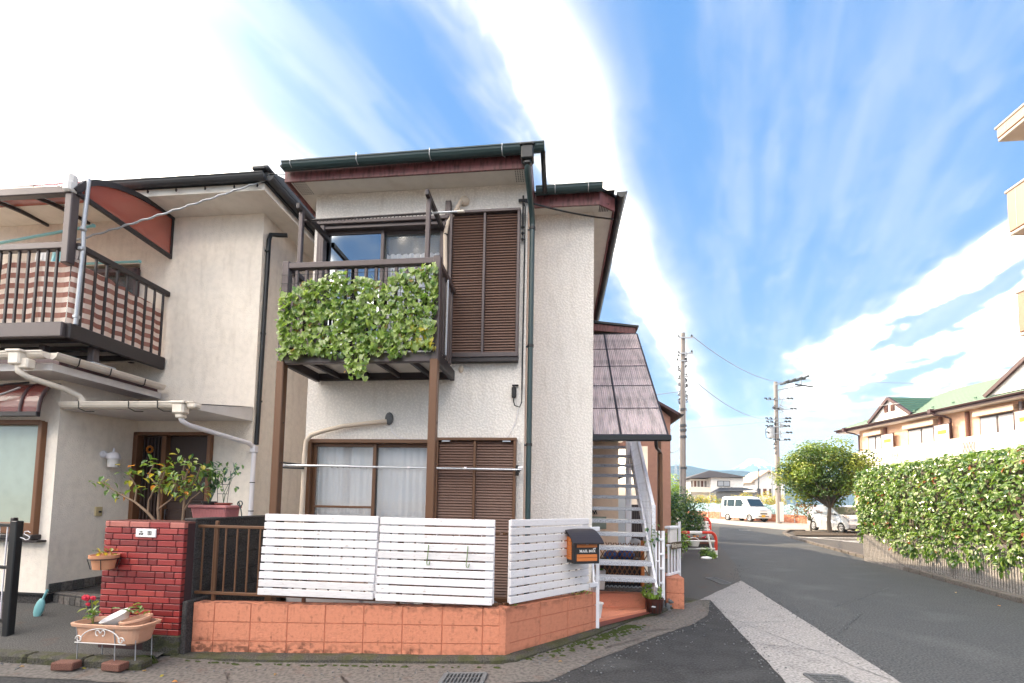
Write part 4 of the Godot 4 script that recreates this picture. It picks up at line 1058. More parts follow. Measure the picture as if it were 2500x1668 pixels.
func front_wall() -> void:
	var w := thing("block_wall", "low wall of orange painted concrete blocks with a bent right end", "wall", Vector3(-1.8, -0.1, -4.5))
	rng.seed = 9
	var om := M("orange_block", L(1, 1, 1))
	# straight run: three courses that step with the falling ground
	var x0 := -3.735; var x1 := -0.55
	for row in 3:
		var off := 0.0
		var x := x0 - 0.05
		var k := 0
		while x < x1 - 0.02:
			var e := minf(x + 0.397, x1)
			if k == 0: e = x0 + 0.24
			var s := maxf(x, x0)
			var f := func(xx: float) -> Array:    # bottom and top of the course at xx
				var base := lerpf(-0.085, 0.048, (xx - x0) / (x1 - x0)); var cap := lerpf(0.412, 0.482, (xx - x0) / (x1 - x0))
				var h1 := base + (cap - base) * 0.23; var h2 := base + (cap - base) * 0.62
				return [[base - 0.06, h1], [h1, h2], [h2, cap]][row]
			var a: Array = f.call(s); var b: Array = f.call(e)
			var m := MB.new()
			var g := 0.004; var z := -4.40 + rng.randf_range(-0.0012, 0.0012); var z2 := -4.53
			var q := [Vector3(s + g, a[0] + g, z), Vector3(e - g, b[0] + g, z), Vector3(e - g, b[1] - (g if row < 2 else 0.0), z), Vector3(s + g, a[1] - (g if row < 2 else 0.0), z)]
			block(m, q, Vector3(0, 0, z2 - z))
			obj("block", m, om, w)
			x = e; k += 1
	var m2 := MB.new()
	m2.extrude(V([x0 + 0.004, -0.15, x1, -0.02, x1, 0.475, x0 + 0.004, 0.406]), Vector3(0, 0, -4.525), Vector3.RIGHT, Vector3.UP, Vector3(0, 0, 0.119))
	obj("joint_fill", m2, M("orange_joint", L(1, 1, 1)), w)
	# corner pier
	m2 = MB.new()
	m2.extrude(V([-0.553, -4.397, -0.495, -4.405, -0.455, -4.455, -0.53, -4.55, -0.6, -4.53]), Vector3(0, -0.03, 0), Vector3.RIGHT, Vector3.BACK, Vector3(0, 0.518, 0))
	obj("corner_pier", m2, om, w)
	# bent run
	var d := (WB - WA).normalized(); var n := Vector3(-d.z, 0, d.x)
	var o := WA + n * 0.012
	var len := WA.distance_to(WB)
	for row in 3:
		var y0: float = [-0.02, 0.145, 0.335][row]; var y1: float = [0.145, 0.335, 0.485][row]
		var s := 0.06
		while s < len - 0.02:
			var e := minf(s + 0.44, len)
			var m := MB.new()
			var drop := func(t: float) -> float: return -0.02 * t / len
			var g := 0.004
			block(m, [o + d * (s + g) + Vector3.UP * (y0 + g + drop.call(s)), o + d * (e - g) + Vector3.UP * (y0 + g + drop.call(e)), o + d * (e - g) + Vector3.UP * (y1 - g + drop.call(e)), o + d * (s + g) + Vector3.UP * (y1 - g + drop.call(s))], -n * 0.13)
			obj("block", m, om, w)
			s = e
	m2 = MB.new()
	m2.box(o + d * len * 0.5 - n * 0.066 + Vector3.UP * 0.215, Vector3(len - 0.06, 0.50, 0.121), Basis(d, Vector3.UP, n))
	obj("joint_fill", m2, M("orange_joint", L(1, 1, 1)), w)
	# weathered end pier of the neighbour's wall, next to the brick pillar
	var pier := MB.new()
	pier.cbox(Vector3(-3.765, 0.15, -4.47), Vector3(0.055, 0.58, 0.3), 0.01)
	tag(obj("end_pier", pier, M("dark_block", L(1, 1, 1))), "narrow weathered concrete pier between the orange wall and the brick wall", "pier")
	# dark block wall that runs back between the two plots
	var dw := thing("boundary_wall", "blackened concrete block wall running back between the plots", "wall", Vector3(-3.86, 0, -5.0))
	for row in 6:
		var z := -4.44 - (0.2 if row % 2 else 0.0)
		var zs := -4.44
		while zs > -6.0:
			var ze := maxf(-6.0, (zs - 0.2) if zs > -4.45 and row % 2 else zs - 0.4)
			var m := MB.new()
			m.cbox(Vector3(-3.86, 0.05 + row * 0.2 + 0.1, (zs + ze) / 2), Vector3(0.13, 0.196, zs - ze - 0.004), 0.006)
			obj("block", m, M("dark_block", L(1, 1, 1)), dw)
			zs = ze
	var cp := MB.new(); cp.cbox(Vector3(-3.86, 1.258, -5.22), Vector3(0.145, 0.03, 1.56), 0.008)
	obj("coping", cp, M("dark_block", L(1, 1, 1)), dw)
	# metal railing behind the fence panels
	var r := thing("metal_railing", "brown aluminium railing of upright bars on top of the orange wall", "railing", Vector3(-2.2, 0.45, -4.49))
	var al := M("alu_brown", L(1, 1, 1))
	for y in [1.19, 0.50]:
		var m := MB.new(); m.cbox(Vector3(-2.2, y, -4.49), Vector3(3.25, 0.03, 0.03), 0.004)
		obj("rail", m, al, r)
	var bm := MB.new(); bm.cbox(Vector3.ZERO, Vector3(0.018, 0.68, 0.014), 0.003)
	var bars := bm.mesh()
	for i in 25: piece("bar", bars, al, r, Transform3D(Basis(), Vector3(-3.74 + i * 0.128, 0.845, -4.49)))
	for x in [-3.6, -2.6, -1.6, -0.66]:
		var m := MB.new(); m.cbox(Vector3(x, 0.82, -4.505), Vector3(0.035, 0.86, 0.03), 0.004)
		obj("post", m, al, r)
	r = thing("metal_railing", "short brown railing behind the angled fence panel by the letter box", "railing", WA.lerp(WB, 0.5) + Vector3.UP * 0.45)
	for y in [1.19, 0.50]:
		var m := MB.new(); m.bar(WA + d * 0.05 - n * 0.08 + Vector3.UP * y, WB - d * 0.1 - n * 0.08 + Vector3.UP * y, 0.03, 0.03, Vector3.UP, 0.004)
		obj("rail", m, al, r)
	for i in 10:
		var p := WA + d * (0.12 + i * 0.135) - n * 0.08
		var m := MB.new(); m.bar(p + Vector3.UP * 0.48, p + Vector3.UP * 1.2, 0.018, 0.014, Vector3.RIGHT)
		obj("bar", m, al, r)
	# white slatted panels
	fence_panel(Vector3(-2.985, 0.522, -4.40), Vector3.RIGHT, Vector3.BACK, 1.205, 0.0, 0.008, "left white slatted fence panel, next to the dark boundary wall")
	fence_panel(Vector3(-1.765, 0.512, -4.40), Vector3.RIGHT, Vector3.BACK, 1.155, 0.0, 0.004, "middle white slatted fence panel with two green wire hooks on it")
	fence_panel(WA + d * 0.055 - n * 0.0 + Vector3.UP * 0.515, d, n, 1.245, 0.03, 0.0, "angled white slatted fence panel beside the letter box")
	for e in [[-1.27, 0.90, 0.17], [-0.88, 0.89, 0.18]]:
		var m := MB.new()
		m.tube([Vector3(e[0] + 0.005, e[1] + e[2], -4.40), Vector3(e[0] + 0.008, e[1] + e[2], -4.368), Vector3(e[0] + 0.004, e[1] + e[2] * 0.5, -4.366), Vector3(e[0] - 0.005, e[1], -4.366), Vector3(e[0], e[1] - 0.02, -4.364), Vector3(e[0] + 0.02, e[1] - 0.02, -4.362), Vector3(e[0] + 0.028, e[1] + 0.015, -4.362)], 0.004, 6)
		tag(obj("wire_hook", m, M("ivy_b", L(1, 1, 1))), "green wire hook hung on the middle fence panel, " + ("near its centre" if e[0] < -1 else "near its right end"), "hook", "green wire hooks")
	# grey pipe and stones seen under the panels
	for e in [[-3.0, 0.9, 0.32], [-2.3, 0.5, 0.30]]:
		var m := MB.new(); m.cbox(Vector3(e[0] + 0.4, 0.25, -5.05), Vector3(e[1], 0.5, e[2]), 0.03)
		tag(obj("air_conditioner_unit", m, M("white_trim", L(1, 1, 1))), "pale outdoor unit half hidden behind the " + ("left" if e[0] < -2.5 else "middle") + " fence panel", "air conditioner")
	var gs := MB.new()
	gs.ball(Vector3(-0.74, 0.43, -4.62), Vector3(0.17, 0.1, 0.1), 14)
	tag(obj("garden_stone", gs, M("stone_grey", L(1, 1, 1))), "rounded mossy stone lying behind the end of the middle fence panel", "stone")
	rng.seed = 31
	# weeds at the wall top
	for e in [[0.25, -5.28, "low weeds growing behind the angled fence panel"], [-0.42, -4.55, "small weed sprouting at the bend of the orange wall"]]:
		var pl := thing("weed", e[2], "weed", Vector3(e[0], 0.48, e[1]))
		var lf := leaf_mesh(0.05, 0.022, 0.25)
		for i in (24 if e[0] > 0 else 5):
			piece("leaf", lf, M(["lime_leaf", "shrub_a", "ivy_b"][i % 3], L(1, 1, 1)), pl, Transform3D(Basis.from_euler(Vector3(rng.randf_range(-1.1, 0.2), rng.randf() * TAU, 0)) * rng.randf_range(0.6, 1.2), Vector3(e[0] + rng.randf_range(-0.2, 0.12) * (1.0 if e[0] > 0 else 0.2), 0.49, e[1] + rng.randf_range(-0.08, 0.1))))

func block(m: MB, q: Array, deep: Vector3) -> void:   # a block with softly eased front edges; q runs counter-clockwise
	var c: Vector3 = (q[0] + q[1] + q[2] + q[3]) / 4.0
	var f := []; var e := []
	for p in q:
		var v: Vector3 = c - p
		f.append(p + v.normalized() * 0.004)
		e.append(p + deep * 0.03)
	m.face(f[0], f[1], f[2], f[3], -deep)
	for i in 4:
		var j := (i + 1) % 4
		m.face(f[i], f[j], e[j], e[i], ((q[i] + q[j]) * 0.5 - c).normalized() - deep.normalized())
		m.face(e[i], e[j], q[j] + deep, q[i] + deep, (q[i] + q[j]) * 0.5 - c)

func fence_panel(o: Vector3, d: Vector3, n: Vector3, w: float, fan: float, lean: float, label: String) -> void:
	var t := thing("fence_panel", label, "fence panel", o + d * w * 0.5)
	var wm := M("white_wood", L(1, 1, 1))
	var b := Basis(d, Vector3.UP, n)
	for x in [0.05, w - 0.05]:
		var m := MB.new()
		m.cbox(o + d * x + Vector3.UP * 0.41 - n * 0.012, Vector3(0.09, 0.80, 0.02), 0.003, b)
		obj("batten", m, wm, t)
	rng.seed = int(absf(o.x) * 1000.0)
	for i in 10:
		var y := 0.034 + i * 0.0832
		var m := MB.new()
		m.cbox(o + d * (w * 0.5 - lean * (9 - i) * 0.5 + rng.randf_range(-0.002, 0.002)) + Vector3.UP * y + n * (0.011 + rng.randf_range(0, 0.002)), Vector3(w - 0.004 + lean * 0.2 * (9 - i), 0.0685, 0.02), 0.004, b * Basis(Vector3.BACK, rng.randf_range(-0.0015, 0.0015)))
		obj("slat", m, wm if rng.randf() < 0.6 else M("white_wood_grey", L(1, 1, 1)), t)
		for x in [0.04, w - 0.04]:
			m = MB.new(); m.ball(o + d * x + Vector3.UP * y + n * 0.0225, Vector3.ONE * 0.0035, 6)
			obj("screw", m, M("galv", L(1, 1, 1)), t)
	for i in 5:
		var m := MB.new()
		var x := w * (i + 0.6) / 5.2; var y := 0.034 + 7 * 0.0832
		m.tube([o + d * x + Vector3.UP * (y - 0.02) - n * 0.03, o + d * x + Vector3.UP * (y + 0.03) + n * 0.018, o + d * (x + 0.003) + Vector3.UP * (y + 0.046) + n * 0.02, o + d * x + Vector3.UP * (y + 0.055) - n * 0.03], 0.0025, 5)
		obj("wire_tie", m, M("pipe_white", L(1, 1, 1)), t)

func brick_wall() -> void:
	var w := thing("brick_wall", "red glazed brick garden wall with a white name plate, beside the driveway", "wall", Vector3(-4.24, 0.09, -4.4))
	var x0 := -4.70; var x1 := -3.795; var y0 := 0.095; var y1 := 1.235
	var m := MB.new(); m.lohi(Vector3(x0 + 0.012, y0 - 0.2, -4.6), Vector3(x1 - 0.006, y1 - 0.012, -4.311))
	obj("core", m, M("mortar", L(1, 1, 1)), w)
	m = MB.new(); m.cbox(Vector3(-3.98, 0.0, -4.42), Vector3(0.4, 0.2, 0.26), 0.01)
	obj("footing", m, M("concrete_mossy", L(1, 1, 1)), w)
	rng.seed = 17
	var rows := 18
	var rh := (y1 - y0) / rows
	var shade := ["brick_red", "brick_deep", "brick_red", "brick_pale", "brick_red", "brick_deep"]
	for r in rows:
		var x := x0
		var long := r % 5 != 1 and r % 5 != 4
		var first := true
		while x < x1 - 0.01:
			var l := 0.227 if long else (0.21 if rng.randf() < 0.35 else 0.105)
			if first: l = [0.1, 0.2, 0.055, 0.15, 0.08][r % 5]; first = false
			var e := minf(x + l, x1)
			if x1 - e < 0.04: e = x1
			m = MB.new()
			m.cbox(Vector3((x + e) / 2, y0 + rh * (r + 0.5), -4.325), Vector3(e - x - 0.008, rh - 0.009, 0.05), 0.004)
			var mt: String = shade[rng.randi() % shade.size()]
			if r == rows - 1 and rng.randf() < 0.12: mt = "brick_worn"
			obj("brick", m, M(mt, L(1, 1, 1)), w)
			x = e
		for k in 2:      # the return on the left
			var z := -4.352 - k * 0.115
			m = MB.new(); m.cbox(Vector3(x0 + 0.022, y0 + rh * (r + 0.5), z - 0.052), Vector3(0.045, rh - 0.009, 0.106), 0.004)
			obj("brick", m, M(shade[rng.randi() % 6], L(1, 1, 1)), w)
	m = MB.new(); m.lohi(Vector3(x0 + 0.005, y1 - 0.013, -4.6), Vector3(x1 - 0.005, y1 + 0.004, -4.31))
	obj("top_bed", m, M("red_tile_floor", L(1, 1, 1)), w)
	m = MB.new(); m.lohi(Vector3(x0 + 0.05, 0.1, -5.1), Vector3(-3.93, 1.19, -4.6))
	obj("planting_bed", m, M("soil", L(1, 1, 1)), w)
	# name plate
	var p := thing("name_plate", "small white name plate with two dark characters on the brick wall", "name plate", Vector3(-4.215, 1.12, -4.29))
	m = MB.new(); m.cbox(Vector3(-4.215, 1.12, -4.292), Vector3(0.225, 0.085, 0.016), 0.004)
	obj("plate", m, M("lettering_white", L(1, 1, 1)), p)
	m = MB.new()
	var z := -4.2825
	for s in [[-4.27, 1.115, 0.0, 0.0, 0.0]]:
		m.bar(Vector3(-4.262, 1.142, z), Vector3(-4.262, 1.124, z), 0.006, 0.003, Vector3.BACK)
		m.bar(Vector3(-4.28, 1.133, z), Vector3(-4.244, 1.133, z), 0.005, 0.003, Vector3.BACK)
		for o in [-0.013, 0.013]:
			m.bar(Vector3(-4.262 + o, 1.122, z), Vector3(-4.262 + o, 1.1, z), 0.006, 0.003, Vector3.BACK)
			m.bar(Vector3(-4.274 + o, 1.114, z), Vector3(-4.25 + o, 1.114, z), 0.005, 0.003, Vector3.BACK)
			m.bar(Vector3(-4.262 + o, 1.112, z), Vector3(-4.273 + o, 1.102, z), 0.005, 0.003, Vector3.BACK)
	for o in [-0.017, 0.0, 0.017]:
		m.bar(Vector3(-4.168 + o, 1.14, z), Vector3(-4.168 + o, 1.102, z), 0.005, 0.003, Vector3.BACK)
		m.bar(Vector3(-4.188, 1.121 + o, z), Vector3(-4.148, 1.121 + o, z), 0.005, 0.003, Vector3.BACK)
	obj("lettering", m, M("black", L(1, 1, 1)), p)

func planters_left() -> void:
	# long terracotta trough on a white wire stand
	var t := thing("planter_trough", "long terracotta trough on a curled wire stand, with red flowers, below the brick wall", "planter", Vector3(-4.1, -0.11, -4.02))
	var m := MB.new()
	var c := Vector3(-4.19, 0.025, -4.02)
	var rim := 0.275; var lo := 0.085
	var ring := func(hx: float, hz: float, y: float) -> Array:
		var r := []
		for k in 24:
			var a := TAU * k / 24
			var p := Vector3(signf(cos(a)) * pow(absf(cos(a)), 0.4) * hx, y, -signf(sin(a)) * pow(absf(sin(a)), 0.4) * hz)
			r.append(c + p)
		return r
	var rings := [ring.call(0.27, 0.10, lo), ring.call(0.30, 0.115, lo + 0.02), ring.call(0.335, 0.14, rim - 0.03), ring.call(0.365, 0.16, rim - 0.025), ring.call(0.37, 0.165, rim), ring.call(0.35, 0.145, rim + 0.004), ring.call(0.325, 0.125, rim - 0.04)]
	for i in rings.size() - 1:
		for k in 24:
			m.quad(rings[i][k], rings[i][(k + 1) % 24], rings[i + 1][(k + 1) % 24], rings[i + 1][k])
	for k in range(1, 23): m.tri(rings[0][0], rings[0][k + 1], rings[0][k])
	obj("trough", m, M("terracotta_pale", L(1, 1, 1)), t)
	m = MB.new()
	for k in range(1, 23): m.face3(rings[6][0], rings[6][k], rings[6][k + 1], Vector3.UP)
	obj("earth", m, M("soil", L(1, 1, 1)), t)
	m = MB.new()
	var arch := []
	for k in 15:
		var a := PI * k / 14.0
		arch.append(c + Vector3(-0.20 * cos(a) - 0.0, 0.13 + 0.115 * sin(a), 0.155))
	m.tube(arch, 0.005, 6)
	for sx in [-1.0, 1.0]:
		var curl := []
		for k in 14:
			var a := k * 0.55
			curl.append(c + Vector3(0.0 + sx * (0.215 + 0.035 * cos(a) * (1.0 - k / 20.0)), 0.145 + 0.035 * sin(a) * (1.0 - k / 20.0), 0.157))
		m.tube(curl, 0.0045, 6)
		curl = []
		for k in 12:
			var a := k * 0.5
			curl.append(c + Vector3(0.0 + sx * (0.03 - 0.026 * cos(a) * (1.0 - k / 18.0)), 0.205 + 0.026 * sin(a), 0.156))
		m.tube(curl, 0.004, 6)
	m.tube([c + Vector3(-0.26, 0.11, 0.15), c + Vector3(0.26, 0.11, 0.15)], 0.0045, 6)
	obj("scrollwork", m, M("pot_white", L(1, 1, 1)), t)
	for e in [[-0.29, 0.1], [0.12, 0.12], [0.29, 0.08], [-0.27, -0.12], [0.28, -0.1]]:
		m = MB.new(); m.tube([c + Vector3(e[0], rim - 0.03, e[1] + 0.02), c + Vector3(e[0], 0.11, e[1]), c + Vector3(e[0] + 0.01, -0.13, e[1])], 0.0045, 6)
		obj("leg", m, M("galv", L(1, 1, 1)), t)
	var lf := leaf_mesh(0.075, 0.05, 0.2)
	rng.seed = 51
	for i in 26:
		var x: float = [-0.27, -0.2, 0.12, 0.2][i % 4]
		piece("leaf", lf, M(["shrub_a", "ivy_b", "shrub_b"][i % 3], L(1, 1, 1)), t, Transform3D(Basis.from_euler(Vector3(rng.randf_range(-1.0, 0.4), rng.randf() * TAU, 0)), c + Vector3(x + rng.randf_range(-0.06, 0.06), rim + rng.randf_range(0.0, 0.14), rng.randf_range(-0.08, 0.08))))
	for i in 4:
		m = MB.new(); m.tube([c + Vector3(-0.25, rim - 0.04, 0), c + Vector3(-0.25 + [-0.07, 0.0, 0.04, -0.02][i], rim + 0.13 + 0.03 * i, 0.02)], 0.003, 5)
		obj("stem", m, M("shrub_b", L(1, 1, 1)), t)
	for e in [[-0.325, 0.475, 0.036], [-0.25, 0.48, 0.024], [-0.30, 0.42, 0.02]]:
		m = MB.new()
		for k in 6: 
			var a := TAU * k / 6
			m.ball(c + Vector3(e[0] + cos(a) * e[2] * 0.5, e[1] + absf(sin(a * 0.5)) * e[2] * 0.5, 0.02 + sin(a) * e[2] * 0.5), Vector3(e[2] * 0.55, e[2] * 0.7, e[2] * 0.4), 6)
		obj("flower", m, M("petal_red", L(1, 1, 1)), t)
	# tipped white dish and small pale pot lying in the trough
	m = MB.new()
	m.lathe(Vector3(-4.20, 0.33, -4.02), [Vector2(0.08, -0.05), Vector2(0.12, 0.02), Vector2(0.125, 0.03), Vector2(0.11, 0.028), Vector2(0.06, -0.03), Vector2(0.0, -0.035)], 18, Basis.from_euler(Vector3(0.35, 0, 0.3)))
	tag(obj("plant_saucer", m, M("pot_white", L(1, 1, 1))), "tipped white dish lying in the terracotta trough", "dish")
	m = MB.new()
	m.lathe(Vector3(-3.99, 0.285, -4.03), [Vector2(0.08, -0.06), Vector2(0.115, 0.03), Vector2(0.13, 0.035), Vector2(0.13, 0.055), Vector2(0.11, 0.055), Vector2(0.09, 0.0), Vector2(0.0, 0.0)], 18, Basis.from_euler(Vector3(0.1, 0, 0.15)))
	tag(obj("plant_pot", m, M("terracotta_pale", L(1, 1, 1))), "pale clay pot standing in the right end of the terracotta trough", "plant pot")
	# two loose bricks on the kerb
	for e in [[-4.46, -3.82, 0.12, "left"], [-4.02, -3.87, -0.08, "right"]]:
		m = MB.new(); m.cbox(Vector3(0, 0.035, 0), Vector3(0.2, 0.07, 0.1), 0.008)
		var o := piece("loose_brick", m.mesh(), M("clay_brick", L(1, 1, 1)), self, Transform3D(Basis(Vector3.UP, e[2]), Vector3(e[0], gy(e[0], e[1]) + 0.02, e[1])))
		tag(o, "old brown brick lying in the gutter below the terracotta trough, " + e[3] + " one", "brick", "loose bricks in the gutter")
	# small pot hung on the side of the brick wall
	t = thing("hanging_pot", "small clay pot with succulents hung on the left edge of the brick wall", "plant pot", Vector3(-4.60, 0.76, -4.22))
	c = Vector3(-4.57, 0.755, -4.2)
	m = MB.new(); m.lathe(c, [Vector2(0.0, 0.0), Vector2(0.085, 0.0), Vector2(0.105, 0.11), Vector2(0.122, 0.112), Vector2(0.124, 0.145), Vector2(0.108, 0.145), Vector2(0.1, 0.11), Vector2(0.0, 0.11)], 20)
	obj("pot", m, M("terracotta", L(1, 1, 1)), t)
	m = MB.new()
	var hoop := []
	for k in 25: hoop.append(c + Vector3(cos(TAU * k / 24) * 0.13, 0.105, -sin(TAU * k / 24) * 0.13))
	m.tube(hoop, 0.004, 5, false)
	for k in 4:
		var a := TAU * (k + 0.4) / 4
		m.tube([c + Vector3(cos(a) * 0.13, 0.105, -sin(a) * 0.13), c + Vector3(cos(a) * 0.1, 0.0, -sin(a) * 0.1)], 0.004, 5)
	m.tube([c + Vector3(0, 0.105, -0.13), c + Vector3(0, 0.3, -0.13)], 0.005, 5)
	obj("wire_holder", m, M("cable", L(1, 1, 1)), t)
	for i in 22:
		piece("leaf", lf, M(["shrub_a", "leaf_yellow", "shrub_b", "hedge_rust"][i % 4], L(1, 1, 1)), t, Transform3D(Basis.from_euler(Vector3(rng.randf_range(-1.2, 0.3), rng.randf() * TAU, 0)) * 0.7, c + Vector3(rng.randf_range(-0.09, 0.09), rng.randf_range(0.12, 0.19), rng.randf_range(-0.08, 0.08))))
	# pruned shrubs behind the brick wall
	shrub("shrub", "pruned leafy shrub with bare forked stems behind the left half of the brick wall", Vector3(-4.47, 1.15, -4.72), [[0, 0, 0, -0.14, 0.16, 0.02, -0.30, 0.28, 0.03, -0.52, 0.36, 0.0, -0.72, 0.50, 0.05], [-0.14, 0.16, 0.02, -0.16, 0.3, 0.0, -0.05, 0.48, 0.02, 0.02, 0.70, 0.0], [0, 0, 0, -0.01, 0.2, 0.03, -0.02, 0.45, 0.02, 0.06, 0.62, 0.05], [-0.30, 0.28, 0.03, -0.32, 0.45, 0.0, -0.42, 0.62, 0.03], [-0.01, 0.2, 0.03, 0.12, 0.32, 0.0, 0.2, 0.5, 0.02], [-0.02, 0.45, 0.02, -0.16, 0.58, 0.03, -0.12, 0.72, 0.0], [0, 0.02, 0.0, -0.12, 0.06, 0.05, -0.18, 0.02, 0.05]], 120, 3)
	shrub("shrub", "yellowing shrub with one upright trunk behind the right half of the brick wall", Vector3(-4.22, 1.15, -4.75), [[0, 0, 0, 0.0, 0.2, 0.0, 0.02, 0.42, 0.02, -0.04, 0.60, 0.0, 0.0, 0.78, 0.02], [0.01, 0.2, 0.0, 0.1, 0.32, 0.02, 0.22, 0.4, 0.04], [0.02, 0.42, 0.02, 0.12, 0.52, 0.0, 0.2, 0.68, 0.03], [0.02, 0.42, 0.02, -0.12, 0.5, 0.02, -0.2, 0.64, 0.0], [0.02, 0.42, 0.0, 0.04, 0.56, 0.05, 0.1, 0.74, 0.05]], 130, 8)
	# pink trough with two potted plants standing on the boundary wall
	t = thing("planter_trough", "pink ribbed plastic trough on the boundary wall, holding two pots", "planter", Vector3(-3.97, 1.26, -5.0))
	m = MB.new()
	var x0 := -4.24; var x1 := -3.80; var z0 := -4.88; var z1 := -5.1
	var ya := 1.245; var yb := 1.39
	m.face(Vector3(x0 + 0.03, ya, z0), Vector3(x1 - 0.02, ya, z0), Vector3(x1, yb, z0 + 0.01), Vector3(x0, yb, z0 + 0.01), Vector3.BACK)
	m.face(Vector3(x1 - 0.02, ya, z0), Vector3(x1 - 0.02, ya, z1), Vector3(x1, yb, z1), Vector3(x1, yb, z0 + 0.01), Vector3.RIGHT)
	m.face(Vector3(x0 + 0.03, ya, z0), Vector3(x0 + 0.03, ya, z1), Vector3(x0, yb, z1), Vector3(x0, yb, z0 + 0.01), Vector3.LEFT)
	m.face(Vector3(x0, yb, z1), Vector3(x1, yb, z1), Vector3(x1 - 0.02, ya, z1), Vector3(x0 + 0.03, ya, z1), Vector3.FORWARD)
	for i in 21: m.bar(Vector3(x0 + 0.04 + i * 0.0185, ya, z0 + 0.002), Vector3(x0 + 0.025 + i * 0.0195, yb - 0.01, z0 + 0.012), 0.009, 0.008, Vector3.BACK)
	for i in 10: m.bar(Vector3(x1 - 0.018, ya, z0 - 0.015 - i * 0.021), Vector3(x1 + 0.002, yb - 0.01, z0 - 0.015 - i * 0.021), 0.009, 0.008, Vector3.RIGHT)
	m.cbox(Vector3((x0 + x1) / 2, yb, (z0 + z1) / 2 + 0.01), Vector3(x1 - x0 + 0.04, 0.035, z0 - z1 + 0.05), 0.008)
	obj("trough", m, M("pink_plastic", L(1, 1, 1)), t)
	t = thing("plant_pot", "black plastic pot with a dense dark green plant, left in the pink trough", "potted plant", Vector3(-4.10, 1.4, -4.98))
	m = MB.new(); m.lathe(Vector3(-4.10, 1.38, -4.98), [Vector2(0.06, 0.0), Vector2(0.07, 0.05), Vector2(0.082, 0.052), Vector2(0.082, 0.07), Vector2(0.06, 0.07), Vector2(0.0, 0.05)], 18)
	obj("pot", m, M("black", L(1, 1, 1)), t)
	var big := leaf_mesh(0.11, 0.055, 0.2)
	rng.seed = 61
	for i in 80:
		var p := Vector3(rng.randfn(0.0, 0.09), 0.42 + rng.randfn(0.0, 0.075), rng.randfn(0.0, 0.07))
		if i < 14: p = Vector3(0.03 + rng.randf_range(-0.03, 0.04), rng.randf_range(0.2, 0.36), 0)
		piece("leaf", big, M(["shrub_c", "hedge_c", "shrub_c", "ivy_b", "hedge_a"][i % 5], L(1, 1, 1)), t, Transform3D(Basis.from_euler(Vector3(rng.randf_range(0.0, 1.4), rng.randf() * TAU, 0)) * rng.randf_range(0.6, 1.0), Vector3(-4.10, 1.4, -4.98) + p))
	for i in 5:
		m = MB.new(); m.tube([Vector3(-4.10, 1.42, -4.98), Vector3(-4.10 + 0.02 * i, 1.62, -4.98), Vector3(-4.18 + 0.05 * i, 1.8, -4.97)], 0.004, 5)
		obj("stem", m, M("shrub_c", L(1, 1, 1)), t)
	t = thing("plant_pot", "red clay pot with a climbing plant on a wire trellis, right in the pink trough", "potted plant", Vector3(-3.92, 1.4, -4.98))
	m = MB.new(); m.lathe(Vector3(-3.92, 1.385, -4.98), [Vector2(0.06, 0.0), Vector2(0.075, 0.03), Vector2(0.092, 0.032), Vector2(0.092, 0.05), Vector2(0.07, 0.05), Vector2(0.0, 0.03)], 18)
	obj("pot", m, M("pot_red", L(1, 1, 1)), t)
	m = MB.new()
	var o := Vector3(-3.92, 1.43, -4.98)
	for sx in [-1.0, 1.0]:
		m.tube([o + Vector3(sx * 0.06, 0, 0.02), o + Vector3(sx * 0.075, 0.2, 0.02), o + Vector3(sx * 0.085, 0.38, 0.02)], 0.003, 5)
	m.tube([o + Vector3(-0.068, 0.11, 0.02), o + Vector3(0.068, 0.11, 0.02)], 0.003, 5); m.tube([o + Vector3(-0.078, 0.22, 0.02), o + Vector3(0.078, 0.22, 0.02)], 0.003, 5)
	obj("trellis", m, M("cable", L(1, 1, 1)), t)
	m = MB.new()
	for e in [[-0.01, 0.1, 0.06, 0.25, 0.12, 0.4, 0.10, 0.48], [0.01, 0.12, -0.03, 0.22, 0.0, 0.34, -0.05, 0.4], [0.02, 0.08, 0.05, 0.18, 0.1, 0.3, 0.17, 0.36]]:
		m.tube([o, o + Vector3(e[0], e[1], 0.01), o + Vector3(e[2], e[3], 0.0), o + Vector3(e[4], e[5], 0.01), o + Vector3(e[6], e[7], 0.01)], 0.003, 5)
	obj("stem", m, M("shrub_c", L(1, 1, 1)), t)
	for e in [[-0.05, 0.17], [-0.03, 0.2], [-0.04, 0.23], [0.15, 0.2], [0.17, 0.19], [0.0, 0.3], [0.03, 0.31], [-0.02, 0.32], [0.07, 0.32], [0.09, 0.3], [0.12, 0.36], [0.15, 0.38], [0.18, 0.36], [0.2, 0.37], [0.14, 0.44], [0.17, 0.43], [0.2, 0.41], [0.16, 0.48], [0.12, 0.47], [0.08, 0.42], [-0.05, 0.38], [0.02, 0.4], [0.19, 0.46], [-0.06, 0.34]]:
		piece("leaf", big, M(["ivy_b", "shrub_c", "ivy_a"][rng.randi() % 3], L(1, 1, 1)), t, Transform3D(Basis.from_euler(Vector3(rng.randf_range(0.2, 1.2), rng.randf_range(-1.5, 1.5), 0)) * rng.randf_range(0.5, 0.8), o + Vector3(e[0], e[1], rng.randf_range(-0.02, 0.04))))
	m = MB.new()
	var hose := [Vector3(-3.80, 1.42, -5.05)]
	for k in 14: hose.append(Vector3(-3.765 + cos(k * 0.5 + 2.0) * 0.03, 1.43 + sin(k * 0.5 + 2.0) * 0.03, -5.05))
	hose += [Vector3(-3.75, 1.36, -5.05), Vector3(-3.73, 1.26, -5.05)]
	m.tube(hose, 0.006, 6)
	tag(obj("garden_hose", m, M("gutter_green", L(1, 1, 1))), "thin dark garden hose coiled beside the pink trough", "hose")

